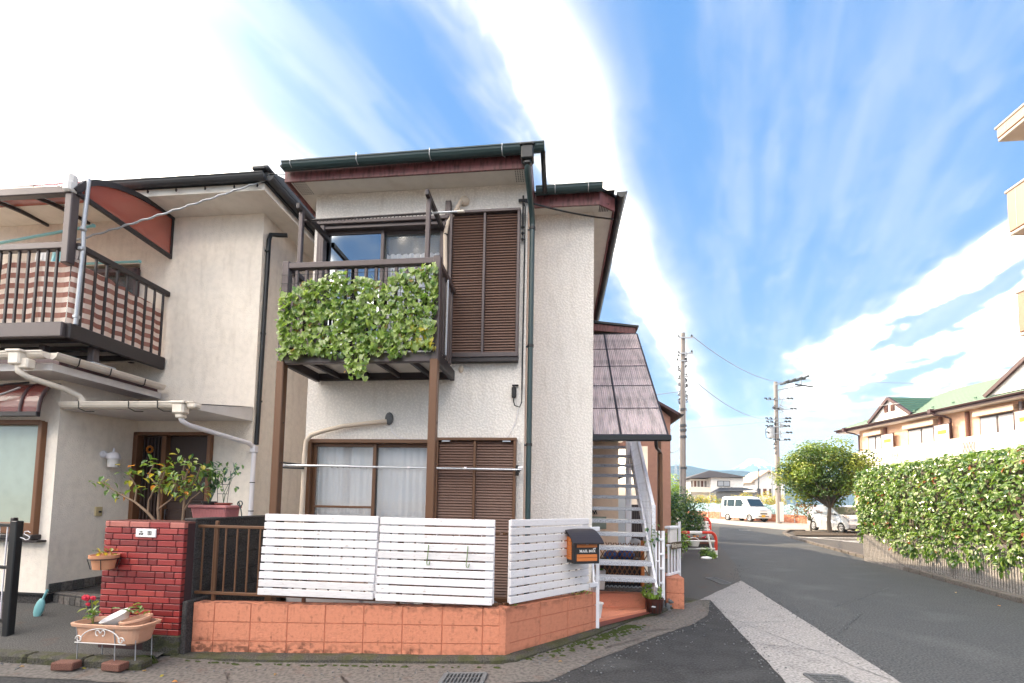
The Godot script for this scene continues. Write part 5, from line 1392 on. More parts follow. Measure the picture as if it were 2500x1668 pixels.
func shrub(nm: String, label: String, at: Vector3, limbs: Array, count: int, seed_: int) -> void:
	var t := thing(nm, label, "shrub", at)
	rng.seed = seed_
	var ends := []
	for l in limbs:
		var p := []
		var r := []
		for i in range(0, l.size(), 3):
			p.append(at + Vector3(l[i], l[i + 1], l[i + 2]))
			r.append(lerpf(0.017 if l[0] == 0.0 and l[1] == 0.0 else 0.011, 0.004, float(i) / l.size()))
			if l[i + 1] > 0.32: ends.append(p[-1])
		var m := MB.new(); m.tube(p, r, 7)
		obj("branch", m, M("bark", L(1, 1, 1)), t)
	var lf := leaf_mesh(0.082, 0.042, 0.22)
	for i in count:
		var e: Vector3 = ends[i % ends.size()]
		var p := e + Vector3(rng.randfn(0, 0.055), rng.randfn(0.01, 0.045), rng.randfn(0, 0.05))
		piece("leaf", lf, M(["shrub_a", "shrub_b", "shrub_a", "hedge_b", "shrub_b", "ivy_b", "leaf_yellow"][rng.randi() % 7] if i % 23 else "leaf_orange", L(1, 1, 1)), t, Transform3D(Basis.from_euler(Vector3(rng.randf_range(-0.2, 1.2), rng.randf() * TAU, rng.randf_range(-0.4, 0.4))) * rng.randf_range(0.75, 1.2), p))

func letter_box() -> void:
	var t := thing("letter_box", "black letter box with orange wooden panels beside a white post, before the angled fence", "letter box", Vector3(0.46, 0.05, -5.5))
	var m := MB.new(); m.cbox(Vector3(0.463, 0.585, -5.53), Vector3(0.042, 1.09, 0.042), 0.004)
	obj("post", m, M("white_metal", L(1, 1, 1)), t)
	var d := (WB - WA).normalized(); var n := Vector3(-d.z, 0, d.x)
	for y in [1.205, 0.556]:
		m = MB.new(); m.bar(WB - d * 0.14 + n * 0.012 + Vector3.UP * y, WB + d * 0.045 + n * 0.012 + Vector3.UP * y, 0.03, 0.05, Vector3.UP, 0.004)
		obj("bracket", m, M("white_metal", L(1, 1, 1)), t)
	# the box is turned a little; a local frame is used for its parts
	var x := Vector3(0.927, 0, -0.375).normalized(); var z := Vector3(-x.z, 0, x.x); var b := Basis(x, Vector3.UP, z)
	var o := Vector3(0.25, 0.862, -5.09)      # middle of the bottom
	var P := func(u: float, v: float, w: float) -> Vector3: return o + x * u + Vector3.UP * v + z * w
	var body := PackedVector2Array([Vector2(-0.14, 0.0), Vector2(0.14, 0.0), Vector2(0.14, 0.235), Vector2(0.05, 0.30), Vector2(-0.14, 0.335)])
	m = MB.new(); m.extrude(body, o - x * 0.145, z, Vector3.UP, x * 0.29)
	obj("body", m, M("black", L(1, 1, 1)), t)
	var roof := PackedVector2Array()
	for k in 11:
		var s := k / 10.0
		roof.append(Vector2(lerpf(-0.17, 0.185, s), 0.355 - 0.13 * s * s + 0.012 * sin(s * PI)))
	for k in 11:
		var s := 1.0 - k / 10.0
		roof.append(Vector2(lerpf(-0.17, 0.183, s), 0.338 - 0.13 * s * s + 0.012 * sin(s * PI)))
	m = MB.new(); m.extrude(roof, o - x * 0.178, z, Vector3.UP, x * 0.356)
	obj("roof", m, M("bronze_dark", L(1, 1, 1)), t)
	for e in [[0.172, 0.228], [0.027, 0.062], [0.064, 0.1]]:
		m = MB.new(); m.cbox(P.call(0.0, (e[0] + e[1]) / 2, 0.142), Vector3(0.235, e[1] - e[0] - 0.002, 0.008), 0.002, b)
		obj("front_board", m, M("orange_wood", L(1, 1, 1)), t)
	for i in 5:
		m = MB.new()
		var y := 0.035 + i * 0.049
		m.cbox(P.call(-0.147, y + 0.022, -0.02), Vector3(0.008, 0.046, 0.17 - maxf(0.0, i - 3.0) * 0.03), 0.002, b)
		obj("side_board", m, M("orange_wood", L(1, 1, 1)), t)
	var tm := text_mesh("Mail BOX", 0.036, "Droid Serif", 0.002, true)
	tm.text = "MAIL BOX"
	piece("lettering", tm, M("lettering_white", L(1, 1, 1)), t, Transform3D(b, P.call(0.005, 0.134, 0.1415)))
	m = MB.new(); m.tube([P.call(0.075, 0.15, 0.1425), P.call(0.083, 0.163, 0.1425), P.call(0.1, 0.158, 0.1425)], 0.004, 5); m.bar(P.call(0.07, 0.157, 0.1425), P.call(0.1, 0.166, 0.1425), 0.006, 0.003, z)
	obj("bird_mark", m, M("lettering_white", L(1, 1, 1)), t)
	m = MB.new(); m.cbox(P.call(0, 0.205, 0.147), Vector3(0.03, 0.007, 0.003), 0.001, b)
	obj("slot_label", m, M("gutter_cream", L(1, 1, 1)), t)
	for u in [0.085, 0.155]:
		m = MB.new(); m.bar(P.call(u, 0.1, -0.33), P.call(u, -0.4, -0.33), 0.016, 0.02, Vector3.RIGHT); m.bar(P.call(u - 0.02, 0.1, -0.34), P.call(u - 0.02, 0.1, -0.12), 0.016, 0.02)
		obj("stand", m, M("black", L(1, 1, 1)), t)

func entrance() -> void:
	# painted steps inside the gate
	var s := MB.new()
	s.extrude(V([0.46, -5.72, 1.29, -6.52, 1.29, -6.66, 0.46, -6.45]), Vector3(0, -0.05, 0), Vector3.RIGHT, Vector3.BACK, Vector3(0, 0.135, 0))
	s.extrude(V([0.46, -6.44, 1.29, -6.62, 1.29, -9.7, 0.46, -9.7]), Vector3(0, -0.05, 0), Vector3.RIGHT, Vector3.BACK, Vector3(0, 0.315, 0))
	tag(obj("entrance_step", s, M("orange_step", L(1, 1, 1))), "orange painted concrete step inside the gate", "step")
	s = MB.new()
	sheet(s, V([0.45, -5.50, 1.42, -6.55, 1.29, -6.52, 0.46, -5.74]), 0.056)
	struct("threshold_paving", s, M("red_tile_floor", L(1, 1, 1)), "dark red tiled threshold in front of the orange step")
	s = MB.new(); s.lohi(Vector3(0.46, 0.265, -7.0), Vector3(1.29, 0.285, -6.68))
	struct("landing_floor", s, M("concrete", L(1, 1, 1)), "grey concrete landing behind the orange step")
	# steel stairs
	var t := thing("outdoor_stairs", "white steel outdoor stairs with open treads climbing along the house wall", "stairs", Vector3(0.87, 0.27, -6.3))
	var tr := M("tread", L(1, 1, 1)); var ws := M("white_rust", L(1, 1, 1))
	var y0 := 0.545; var z0 := -6.14; var rise := 0.183; var run := 0.2
	for i in 14:
		var m := MB.new()
		var y := y0 + rise * i; var z := z0 - run * i
		m.cbox(Vector3(0.865, y - 0.012, z - 0.12), Vector3(0.78, 0.024, 0.24), 0.006)
		m.cbox(Vector3(0.865, y - 0.03, z - 0.004), Vector3(0.78, 0.05, 0.014), 0.004)
		obj("tread", m, tr, t)
	for x in [0.468, 1.262]:
		var m := MB.new()
		m.bar(Vector3(x, y0 - 0.16, z0 - 0.0), Vector3(x, y0 + rise * 13.4 - 0.05, z0 - run * 13.4), 0.03, 0.17, Vector3(0, 1, 1).normalized(), 0.004)
		obj("stringer", m, ws, t)
	var slope := rise / run
	var top := z0 - run * 13.4
	var hm := MB.new()
	hm.bar(Vector3(1.33, y0 + 0.93, z0 - 0.52), Vector3(1.33, y0 + 0.93 + (-top - 6.66) * slope, top), 0.05, 0.06, Vector3(0, 1, 1).normalized(), 0.005)
	obj("handrail", hm, ws, t)
	hm = MB.new(); hm.bar(Vector3(1.33, 0.27, z0 - 0.50), Vector3(1.33, y0 + 0.955, z0 - 0.50), 0.055, 0.055, Vector3.RIGHT, 0.005)
	obj("newel_post", hm, ws, t)
	hm = MB.new()
	hm.bar(Vector3(1.33, y0 + 0.12, z0 - 0.52), Vector3(1.33, y0 + 0.12 + (-top - 6.66) * slope, top), 0.035, 0.035, Vector3(0, 1, 1).normalized(), 0.004)
	obj("lower_rail", hm, ws, t)
	var bm := MB.new(); bm.cbox(Vector3.ZERO, Vector3(0.018, 0.84, 0.022), 0.003)
	var bal := bm.mesh()
	for i in 18:
		var z := z0 - 0.62 - i * 0.118
		piece("baluster", bal, ws, t, Transform3D(Basis(), Vector3(1.33, y0 + 0.52 + (-z - 6.66) * slope, z)))
	var lm := MB.new(); lm.lohi(Vector3(0.46, 2.86, -10.2), Vector3(1.36, 2.98, top + 0.02))
	obj("landing", lm, M("bronze_dark", L(1, 1, 1)), t)
	for p in [Vector3(1.2, 0, -8.2), Vector3(1.29, 0, -8.45)]:
		lm = MB.new(); lm.bar(p + Vector3.UP * 0.2, p + Vector3.UP * 2.8, 0.062 if p.x < 1.25 else 0.03, 0.062 if p.x < 1.25 else 0.03, Vector3.RIGHT, 0.005)
		obj("support_post", lm, M("white_metal", L(1, 1, 1)), t)
	# sloping translucent roof over the stairs
	var c := thing("stair_canopy", "sloping corrugated brown plastic roof over the outdoor stairs", "canopy", Vector3(0.97, 2.4, -6.5))
	var lowp := Vector3(0.46, 2.47, -6.46); var up := Vector3(0, 2.40, -2.55)
	var un := Vector3(0, 1, 0.94).normalized()
	for panel in [[0.462, 0.84], [0.87, 1.49]]:
		for k in 5:
			var m := MB.new()
			var w: float = panel[1] - panel[0]
			var n := int(w / 0.008)
			var a := lowp + up * (k / 5.0 + 0.003); var b := lowp + up * ((k + 1.0) / 5.0 + 0.003)
			for i in n:
				var f := func(j: int) -> Vector3: return Vector3(panel[0] - 0.46 + w * j / n, 0, 0) + un * (0.007 * sin(j * 0.008 / 0.032 * TAU))
				m.face(a + f.call(i), a + f.call(i + 1), b + f.call(i + 1), b + f.call(i), un)
			obj("panel", m, M("brown_poly", L(1, 1, 1)), c)
	for k in 6:
		var m := MB.new(); var a := lowp + up * (k / 5.0)
		m.bar(a - un * 0.02, a - un * 0.02 + Vector3(1.03, 0, 0), 0.035, 0.02, un)
		m.bar(a + un * 0.012, a + un * 0.012 + Vector3(1.03, 0, 0), 0.012, 0.006, un)
		obj("purlin", m, M("bronze", L(1, 1, 1)), c)
		for i in 7:
			m = MB.new(); m.ball(a + un * 0.015 + Vector3(0.06 + i * 0.155, 0, -0.01), Vector3.ONE * 0.008, 6)
			obj("screw", m, M("galv", L(1, 1, 1)), c)
	for x in [0.465, 0.855, 1.495]:
		var m := MB.new(); var a := Vector3(x, 2.47, -6.46)
		m.bar(a - un * 0.012, a + up - un * 0.012, 0.025, 0.045, un, 0.004)
		obj("rafter", m, M("bronze_dark", L(1, 1, 1)), c)
	var g := MB.new(); g.cbox(Vector3(0.985, 2.425, -6.42), Vector3(1.08, 0.085, 0.09), 0.012)
	obj("gutter", g, M("gutter_black", L(1, 1, 1)), c)
	g = MB.new(); g.tube([Vector3(1.32, 2.39, -6.42), Vector3(1.325, 2.33, -6.43), Vector3(1.36, 2.30, -6.55), Vector3(1.46, 2.295, -6.85), Vector3(1.485, 2.27, -6.9), Vector3(1.49, 2.2, -6.9)], 0.024, 8)
	obj("elbow", g, M("bronze_dark", L(1, 1, 1)), c)
	g = MB.new(); g.tube([Vector3(1.49, 2.26, -6.9), Vector3(1.49, 0.1, -6.9)], 0.027, 10)
	obj("downpipe", g, M("alu_brown", L(1, 1, 1)), c)
	g = MB.new(); g.bar(Vector3(1.485, 2.86, -6.98), Vector3(1.485, 0.1, -6.98), 0.05, 0.05, Vector3.RIGHT, 0.005)
	obj("post", g, M("alu_brown", L(1, 1, 1)), c)
	# gate: two slim white posts with hinge blocks
	var gt := thing("gate", "narrow white folding gate made of slim hinged posts beside the potted plant", "gate", Vector3(1.4, 0.1, -6.75))
	for e in [[1.357, 0.028], [1.402, 0.022], [1.455, 0.042]]:
		g = MB.new(); g.cbox(Vector3(e[0], 0.665, -6.6), Vector3(e[1], 0.95, 0.03), 0.004)
		obj("stile", g, M("white_metal", L(1, 1, 1)), gt)
	for y in [0.25, 0.42, 0.62, 0.82, 1.02]:
		g = MB.new(); g.cbox(Vector3(1.432, y, -6.585), Vector3(0.05, 0.03, 0.035), 0.004)
		obj("hinge", g, M("white_metal", L(1, 1, 1)), gt)
	for y in [0.72, 1.0]:
		g = MB.new(); g.cbox(Vector3(1.38, y, -6.59), Vector3(0.06, 0.018, 0.02), 0.003)
		obj("link", g, M("white_metal", L(1, 1, 1)), gt)
	# orange gate pier with the white picket screen on it
	var pr := thing("gate_pier", "orange painted block pier at the end of the entrance, with moss at its foot", "pier", Vector3(1.74, 0, -7.1))
	for k in 2:
		g = MB.new(); g.cbox(Vector3(1.70, 0.115 + k * 0.225, -7.14), Vector3(0.25, 0.221, 0.5), 0.008, Basis(Vector3.UP, -0.05))
		obj("block", g, M("orange_block", L(1, 1, 1)), pr)
	var pk := thing("picket_screen", "white picket screen standing on the orange pier, with a white box on top", "picket screen", Vector3(1.75, 0.46, -7.2))
	var a := Vector3(1.595, 0.475, -6.98); var dd := Vector3(0.30, 0, -0.42).normalized(); var nn := Vector3(-dd.z, 0, dd.x)
	var bb := Basis(dd, Vector3.UP, nn)
	g = MB.new(); g.bar(a, a + dd * 0.46, 0.04, 0.035, Vector3.UP, 0.004)
	obj("rail", g, M("white_metal", L(1, 1, 1)), pk)
	g = MB.new(); g.bar(a + Vector3.UP * 0.43, a + dd * 0.46 + Vector3.UP * 0.43, 0.03, 0.03, Vector3.UP, 0.004)
	obj("rail", g, M("white_metal", L(1, 1, 1)), pk)
	for i in 4:
		g = MB.new(); g.cbox(a + dd * (0.05 + i * 0.115) + Vector3.UP * 0.22, Vector3(0.042, 0.42, 0.018), 0.003, bb)
		obj("picket", g, M("white_metal", L(1, 1, 1)), pk)
	g = MB.new(); g.cbox(a + dd * 0.47 + Vector3.UP * 0.34, Vector3(0.035, 0.86, 0.035), 0.004, bb)
	obj("post", g, M("white_metal", L(1, 1, 1)), pk)
	g = MB.new(); g.cbox(a + dd * 0.2 + Vector3.UP * 0.57, Vector3(0.25, 0.21, 0.05), 0.006, bb)
	obj("white_box", g, M("white_trim", L(1, 1, 1)), pk)
	g = MB.new(); g.cbox(a + dd * 0.2 + Vector3.UP * 0.695, Vector3(0.36, 0.04, 0.1), 0.008, bb)
	obj("box_cap", g, M("white_metal", L(1, 1, 1)), pk)
	var sg := thing("welcome_sign", "small dark wooden sign with the word Welcome hung on the white pickets", "sign", a + dd * 0.2 + Vector3.UP * 0.40)
	var sc := a + dd * 0.22 + Vector3.UP * 0.425 + nn * 0.05
	g = MB.new(); g.cbox(sc, Vector3(0.34, 0.105, 0.016), 0.004, bb)
	obj("board", g, M("sign_brown", L(1, 1, 1)), sg)
	piece("lettering", text_mesh("Welcome", 0.085, "Droid Serif", 0.003), M("gutter_cream", L(1, 1, 1)), sg, Transform3D(bb, sc + nn * 0.0085))
	# expanding lattice, tubs and clutter under the stairs
	var la := thing("lattice_fence", "brown expanding wooden lattice under the outdoor stairs", "lattice", Vector3(0.95, 0.27, -6.95))
	for i in 10:
		for sg2 in [-1.0, 1.0]:
			g = MB.new()
			var x := 0.58 + i * 0.072
			g.bar(Vector3(x - sg2 * 0.17, 0.34, -6.95 + sg2 * 0.006), Vector3(x + sg2 * 0.17, 0.93, -6.95 + sg2 * 0.006), 0.014, 0.01, Vector3.BACK)
			obj("lath", g, M("lattice_wood", L(1, 1, 1)), la)
	g = MB.new(); g.cbox(Vector3(1.24, 0.62, -6.97), Vector3(0.05, 0.7, 0.04), 0.005)
	obj("stake", g, M("orange_wood", L(1, 1, 1)), la)
	for i in 10:
		g = MB.new(); g.tube([Vector3(0.70 + i * 0.058, 0.285, -6.88), Vector3(0.715 + i * 0.058, 0.31, -6.88), Vector3(0.73 + i * 0.058, 0.312, -6.88), Vector3(0.745 + i * 0.058, 0.285, -6.88)], 0.009, 6)
		obj("edging", g, M("galv", L(1, 1, 1)), la)
	for e in [[0.80, 0.72, 0.09, "blue_plastic", "blue plastic bag bundled behind the lattice, left"], [1.02, 0.74, 0.1, "blue_plastic", "blue plastic bag bundled behind the lattice, right"], [1.16, 0.92, 0.07, "pot_white", "white cloth heap behind the upper lattice under the stairs"]]:
		g = MB.new(); g.ball(Vector3(e[0], e[1], -7.12), Vector3(e[2] * 1.3, e[2], e[2]), 12)
		tag(obj("plastic_bag", g, M(e[3], L(1, 1, 1))), e[4], "bag")
	g = MB.new(); g.cbox(Vector3(0.9, 0.48, -7.15), Vector3(0.75, 0.42, 0.2), 0.02)
	tag(obj("storage_crate", g, M("bronze_dark", L(1, 1, 1))), "long dark crate behind the lattice", "crate")
	var pt := thing("plant_tub", "tapered white wooden tub with a small green plant on the landing", "planter", Vector3(0.615, 0.285, -6.78))
	g = MB.new(); g.lathe(Vector3(0.60, 0.285, -6.72), [Vector2(0.0, 0.0), Vector2(0.075, 0.0), Vector2(0.098, 0.27), Vector2(0.082, 0.27), Vector2(0.075, 0.2), Vector2(0.0, 0.2)], 4, Basis(Vector3.UP, PI / 4 + 0.05))
	obj("tub", g, M("pot_white", L(1, 1, 1)), pt)
	g = MB.new(); g.tube([Vector3(0.50, 0.44, -6.635), Vector3(0.68, 0.44, -6.635)], 0.005, 5); g.ball(Vector3(0.655, 0.46, -6.635), Vector3(0.022, 0.028, 0.01), 8)
	obj("rope_trim", g, M("lattice_wood", L(1, 1, 1)), pt)
	var lf := leaf_mesh(0.08, 0.04, 0.2)
	rng.seed = 71
	for i in 20: piece("leaf", lf, M(["ivy_b", "shrub_c"][i % 2], L(1, 1, 1)), pt, Transform3D(Basis.from_euler(Vector3(rng.randf_range(-1.3, 0.0), rng.randf() * TAU, 0)), Vector3(0.59 + rng.randf_range(-0.03, 0.03), 0.52, -6.72)))
	# wine-red round pot with a lime green bush
	pt = thing("plant_pot", "dark red barrel pot with a bright lime green bush beside the gate", "potted plant", Vector3(1.305, 0.05, -6.46))
	g = MB.new(); g.lathe(Vector3(1.305, 0.05, -6.46), [Vector2(0.0, 0.0), Vector2(0.095, 0.0), Vector2(0.108, 0.06), Vector2(0.122, 0.16), Vector2(0.126, 0.175), Vector2(0.128, 0.19), Vector2(0.112, 0.19), Vector2(0.105, 0.13), Vector2(0.0, 0.13)], 28)
	obj("pot", g, M("pot_brown", L(1, 1, 1)), pt)
	g = MB.new(); g.tube([Vector3(1.225, 0.13, -6.46), Vector3(1.226, 0.135, -6.46)], 0.002, 4)
	for k in 16:
		var q := TAU * k / 16
		g.box(Vector3(1.305 + cos(q) * 0.117, 0.14, -6.46 - sin(q) * 0.117), Vector3(0.004, 0.17, 0.008), Basis(Vector3.UP, q))
	obj("stave_groove", g, M("black", L(1, 1, 1)), pt)
	g = MB.new(); g.ball(Vector3(1.27, 0.14, -6.342), Vector3(0.032, 0.014, 0.006), 10)
	obj("pot_badge", g, M("galv", L(1, 1, 1)), pt)
	rng.seed = 72
	lf = leaf_mesh(0.062, 0.034, 0.25)
	for i in 170:
		var u := Vector3(rng.randfn(), rng.randfn(), rng.randfn()).normalized()
		var p := Vector3(1.265, 0.335, -6.45) + u * Vector3(0.125, 0.105, 0.125) * rng.randf_range(0.7, 1.0)
		var up2 := (u + Vector3.UP * 0.6).normalized()
		var zz := (Vector3.DOWN - up2 * up2.dot(Vector3.DOWN) + Vector3(rng.randf_range(-0.7, 0.7), 0, rng.randf_range(-0.7, 0.7))).normalized()
		zz = (zz - up2 * zz.dot(up2)).normalized()
		piece("leaf", lf, M(["lime_leaf", "lime_leaf", "ivy_c", "ivy_a"][i % 4], L(1, 1, 1)), pt, Transform3D(Basis(up2.cross(zz), up2, zz) * rng.randf_range(0.8, 1.1), p))
	# small stone animal and a white cup-like pot
	var sq := MB.new()
	var so := Vector3(1.56, 0.0, -6.80)
	sq.ball(so + Vector3(0.0, 0.055, 0), Vector3(0.038, 0.058, 0.04), 12)
	sq.ball(so + Vector3(0.035, 0.13, 0.01), Vector3(0.034, 0.03, 0.028), 12, Basis(Vector3.BACK, -0.3))
	sq.ball(so + Vector3(0.065, 0.122, 0.012), Vector3(0.018, 0.014, 0.014), 8)
	sq.tube([so + Vector3(-0.03, 0.02, 0), so + Vector3(-0.07, 0.05, 0), so + Vector3(-0.075, 0.11, 0), so + Vector3(-0.05, 0.155, 0), so + Vector3(-0.03, 0.15, 0)], [0.018, 0.03, 0.034, 0.026, 0.012], 9)
	for zz in [-0.016, 0.016]:
		sq.lathe(so + Vector3(0.02, 0.15, zz), [Vector2(0.009, 0), Vector2(0.008, 0.012), Vector2(0.0, 0.028)], 7)
		sq.tube([so + Vector3(0.025, 0.075, zz), so + Vector3(0.05, 0.06, zz), so + Vector3(0.055, 0.085, zz * 0.4)], [0.012, 0.009, 0.006], 6)
		sq.ball(so + Vector3(0.02, 0.015, zz * 1.6), Vector3(0.03, 0.015, 0.014), 8)
	tag(obj("squirrel_figure", sq, M("stone_grey", L(1, 1, 1))), "little grey stone squirrel figure at the foot of the gate", "figurine")
	sq = MB.new(); sq.lathe(Vector3(0.50, 0.085, -5.86), [Vector2(0.0, 0.0), Vector2(0.035, 0.0), Vector2(0.058, 0.17), Vector2(0.07, 0.172), Vector2(0.07, 0.185), Vector2(0.05, 0.185), Vector2(0.035, 0.05), Vector2(0, 0.05)], 20)
	tag(obj("plant_pot", sq, M("pot_white", L(1, 1, 1))), "empty tall white pot half hidden behind the letter box post", "plant pot")
	# climbing sprig on the handrail
	pt = thing("climbing_plant", "thin climbing plant with a few dark leaves on the stair rail", "plant", Vector3(1.33, 0.3, -6.6))
	g = MB.new(); g.tube([Vector3(1.35, 0.3, -6.58), Vector3(1.33, 0.7, -6.58), Vector3(1.28, 1.0, -6.57), Vector3(1.30, 1.22, -6.57)], 0.004, 5)
	obj("stem", g, M("shrub_b", L(1, 1, 1)), pt)
	for i in 18:
		piece("leaf", lf, M(["shrub_c", "hedge_a"][i % 2], L(1, 1, 1)), pt, Transform3D(Basis.from_euler(Vector3(rng.randf_range(0.0, 1.2), rng.randf() * TAU, 0)) * 1.2, Vector3(1.30 + rng.randf_range(-0.09, 0.07), rng.randf_range(0.95, 1.26), -6.57 + rng.randf_range(-0.03, 0.03))))
	# building seen through the treads
	var bw := thing("rear_house", "beige stuccoed rear house seen between the stair treads, with a lit porch lamp", "house", Vector3(1.2, 0, -9.9))
	g = MB.new()
	g.lohi(Vector3(0.45, 0, -13.0), Vector3(1.25, 2.84, -9.85))
	obj("wall", g, M("beige_wall", L(1, 1, 1)), bw)
	g = MB.new(); g.lohi(Vector3(1.255, 0, -13.0), Vector3(2.0, 2.84, -10.6))
	obj("porch_wall", g, M("sand_stucco", L(1, 1, 1)), bw)
	g = MB.new(); g.cbox(Vector3(0.84, 1.105, -9.84), Vector3(0.32, 0.26, 0.03), 0.005)
	obj("window", g, M("car_glass_pale", L(1, 1, 1)), bw)
	g = MB.new(); g.cbox(Vector3(1.42, 1.0, -10.58), Vector3(0.28, 1.3, 0.04), 0.005)
	obj("door", g, M("galv", L(1, 1, 1)), bw)
	g = MB.new(); g.cbox(Vector3(1.76, 0.9, -10.58), Vector3(0.28, 1.2, 0.04), 0.005)
	obj("shutter_door", g, M("bronze_dark", L(1, 1, 1)), bw)
	for i in 6:
		g = MB.new(); g.cbox(Vector3(1.65 + i * 0.045, 0.9, -10.55), Vector3(0.012, 1.15, 0.02), 0.002)
		obj("shutter_rib", g, M("bronze", L(1, 1, 1)), bw)
	g = MB.new(); g.ball(Vector3(1.42, 2.36, -10.5), Vector3(0.1, 0.07, 0.07), 14)
	var glow := M("lamp_globe", L(0.8, 0.8, 0.78), 0.4)
	lamp_glow(glow, Color(1.0, 0.97, 0.9), 1.2)
	obj("porch_lamp", g, glow, bw)
	var om := OmniLight3D.new()
	om.name = "porch_lamp_light"; om.light_energy = 0.25; om.light_color = Color(1.0, 0.95, 0.85); om.light_size = 0.05; om.omni_range = 8.0; om.omni_attenuation = 2.0; om.shadow_enabled = true
	om.position = Vector3(1.42, 2.36, -10.38)
	add_child(om)
	g = MB.new(); g.bar(Vector3(1.22, 2.06, -10.0), Vector3(1.5, 2.16, -10.0), 0.04, 0.07)
	obj("brace", g, M("bronze_dark", L(1, 1, 1)), bw)
	g = MB.new()
	for i in 5: g.bar(Vector3(0.66 + i * 0.035, 1.28, -9.8), Vector3(0.64 + (i * 7 % 5) * 0.04, 1.40, -9.8), 0.02, 0.012, Vector3.BACK)
	obj("wall_ornament", g, M("black", L(1, 1, 1)), bw)
	# roof of the rear wing, above the canopy
	var rr := thing("rear_wing_roof", "low dark roof edge with a red-brown fascia above the stair canopy", "roof", Vector3(1.1, 5.3, -9.8))
	g = MB.new(); g.extrude(V([0.46, 5.27, 1.56, 5.12, 1.56, 5.085, 0.46, 5.22]), Vector3(0, 0, -9.2), Vector3.RIGHT, Vector3.UP, Vector3(0, 0, -3.7))
	obj("roof_slab", g, M("gutter_black", L(1, 1, 1)), rr)
	g = MB.new(); g.extrude(V([0.46, 5.21, 1.50, 5.08, 1.50, 4.96, 0.46, 5.07]), Vector3(0, 0, -9.23), Vector3.RIGHT, Vector3.UP, Vector3(0, 0, -0.03))
	obj("fascia", g, M("fascia_red", L(1, 1, 1)), rr)
	g = MB.new(); g.lohi(Vector3(0.46, 2.99, -13.0), Vector3(1.42, 5.05, -9.9))
	obj("wall", g, M("beige_wall", L(1, 1, 1)), rr)
	# pinkish brown house behind
	var bh := thing("brown_house", "pinkish brown rendered house behind the stairs, left of the tall utility pole", "house", Vector3(2.0, 0, -15.0))
	g = MB.new(); g.extrude(V([0.6, 0, 3.12, 0, 3.12, 4.0, 2.6, 4.45, 1.6, 5.0, 0.6, 5.85]), Vector3(0, 0, -13.2), Vector3.RIGHT, Vector3.UP, Vector3(0, 0, -7.5))
	obj("wall", g, M("brown_wall", L(1, 1, 1)), bh)
	g = MB.new(); g.extrude(V([0.5, 6.15, 1.6, 5.1, 3.34, 4.06, 3.34, 3.98, 1.6, 5.02, 0.5, 6.05]), Vector3(0, 0, -12.95), Vector3.RIGHT, Vector3.UP, Vector3(0, 0, -8.0))
	obj("roof", g, M("maroon_trim", L(1, 1, 1)), bh)
	g = MB.new(); gutter(g, Vector3(3.36, 4.0, -12.95), Vector3(3.36, 4.0, -20.9), Vector3.RIGHT)
	obj("gutter", g, M("gutter_black", L(1, 1, 1)), bh)

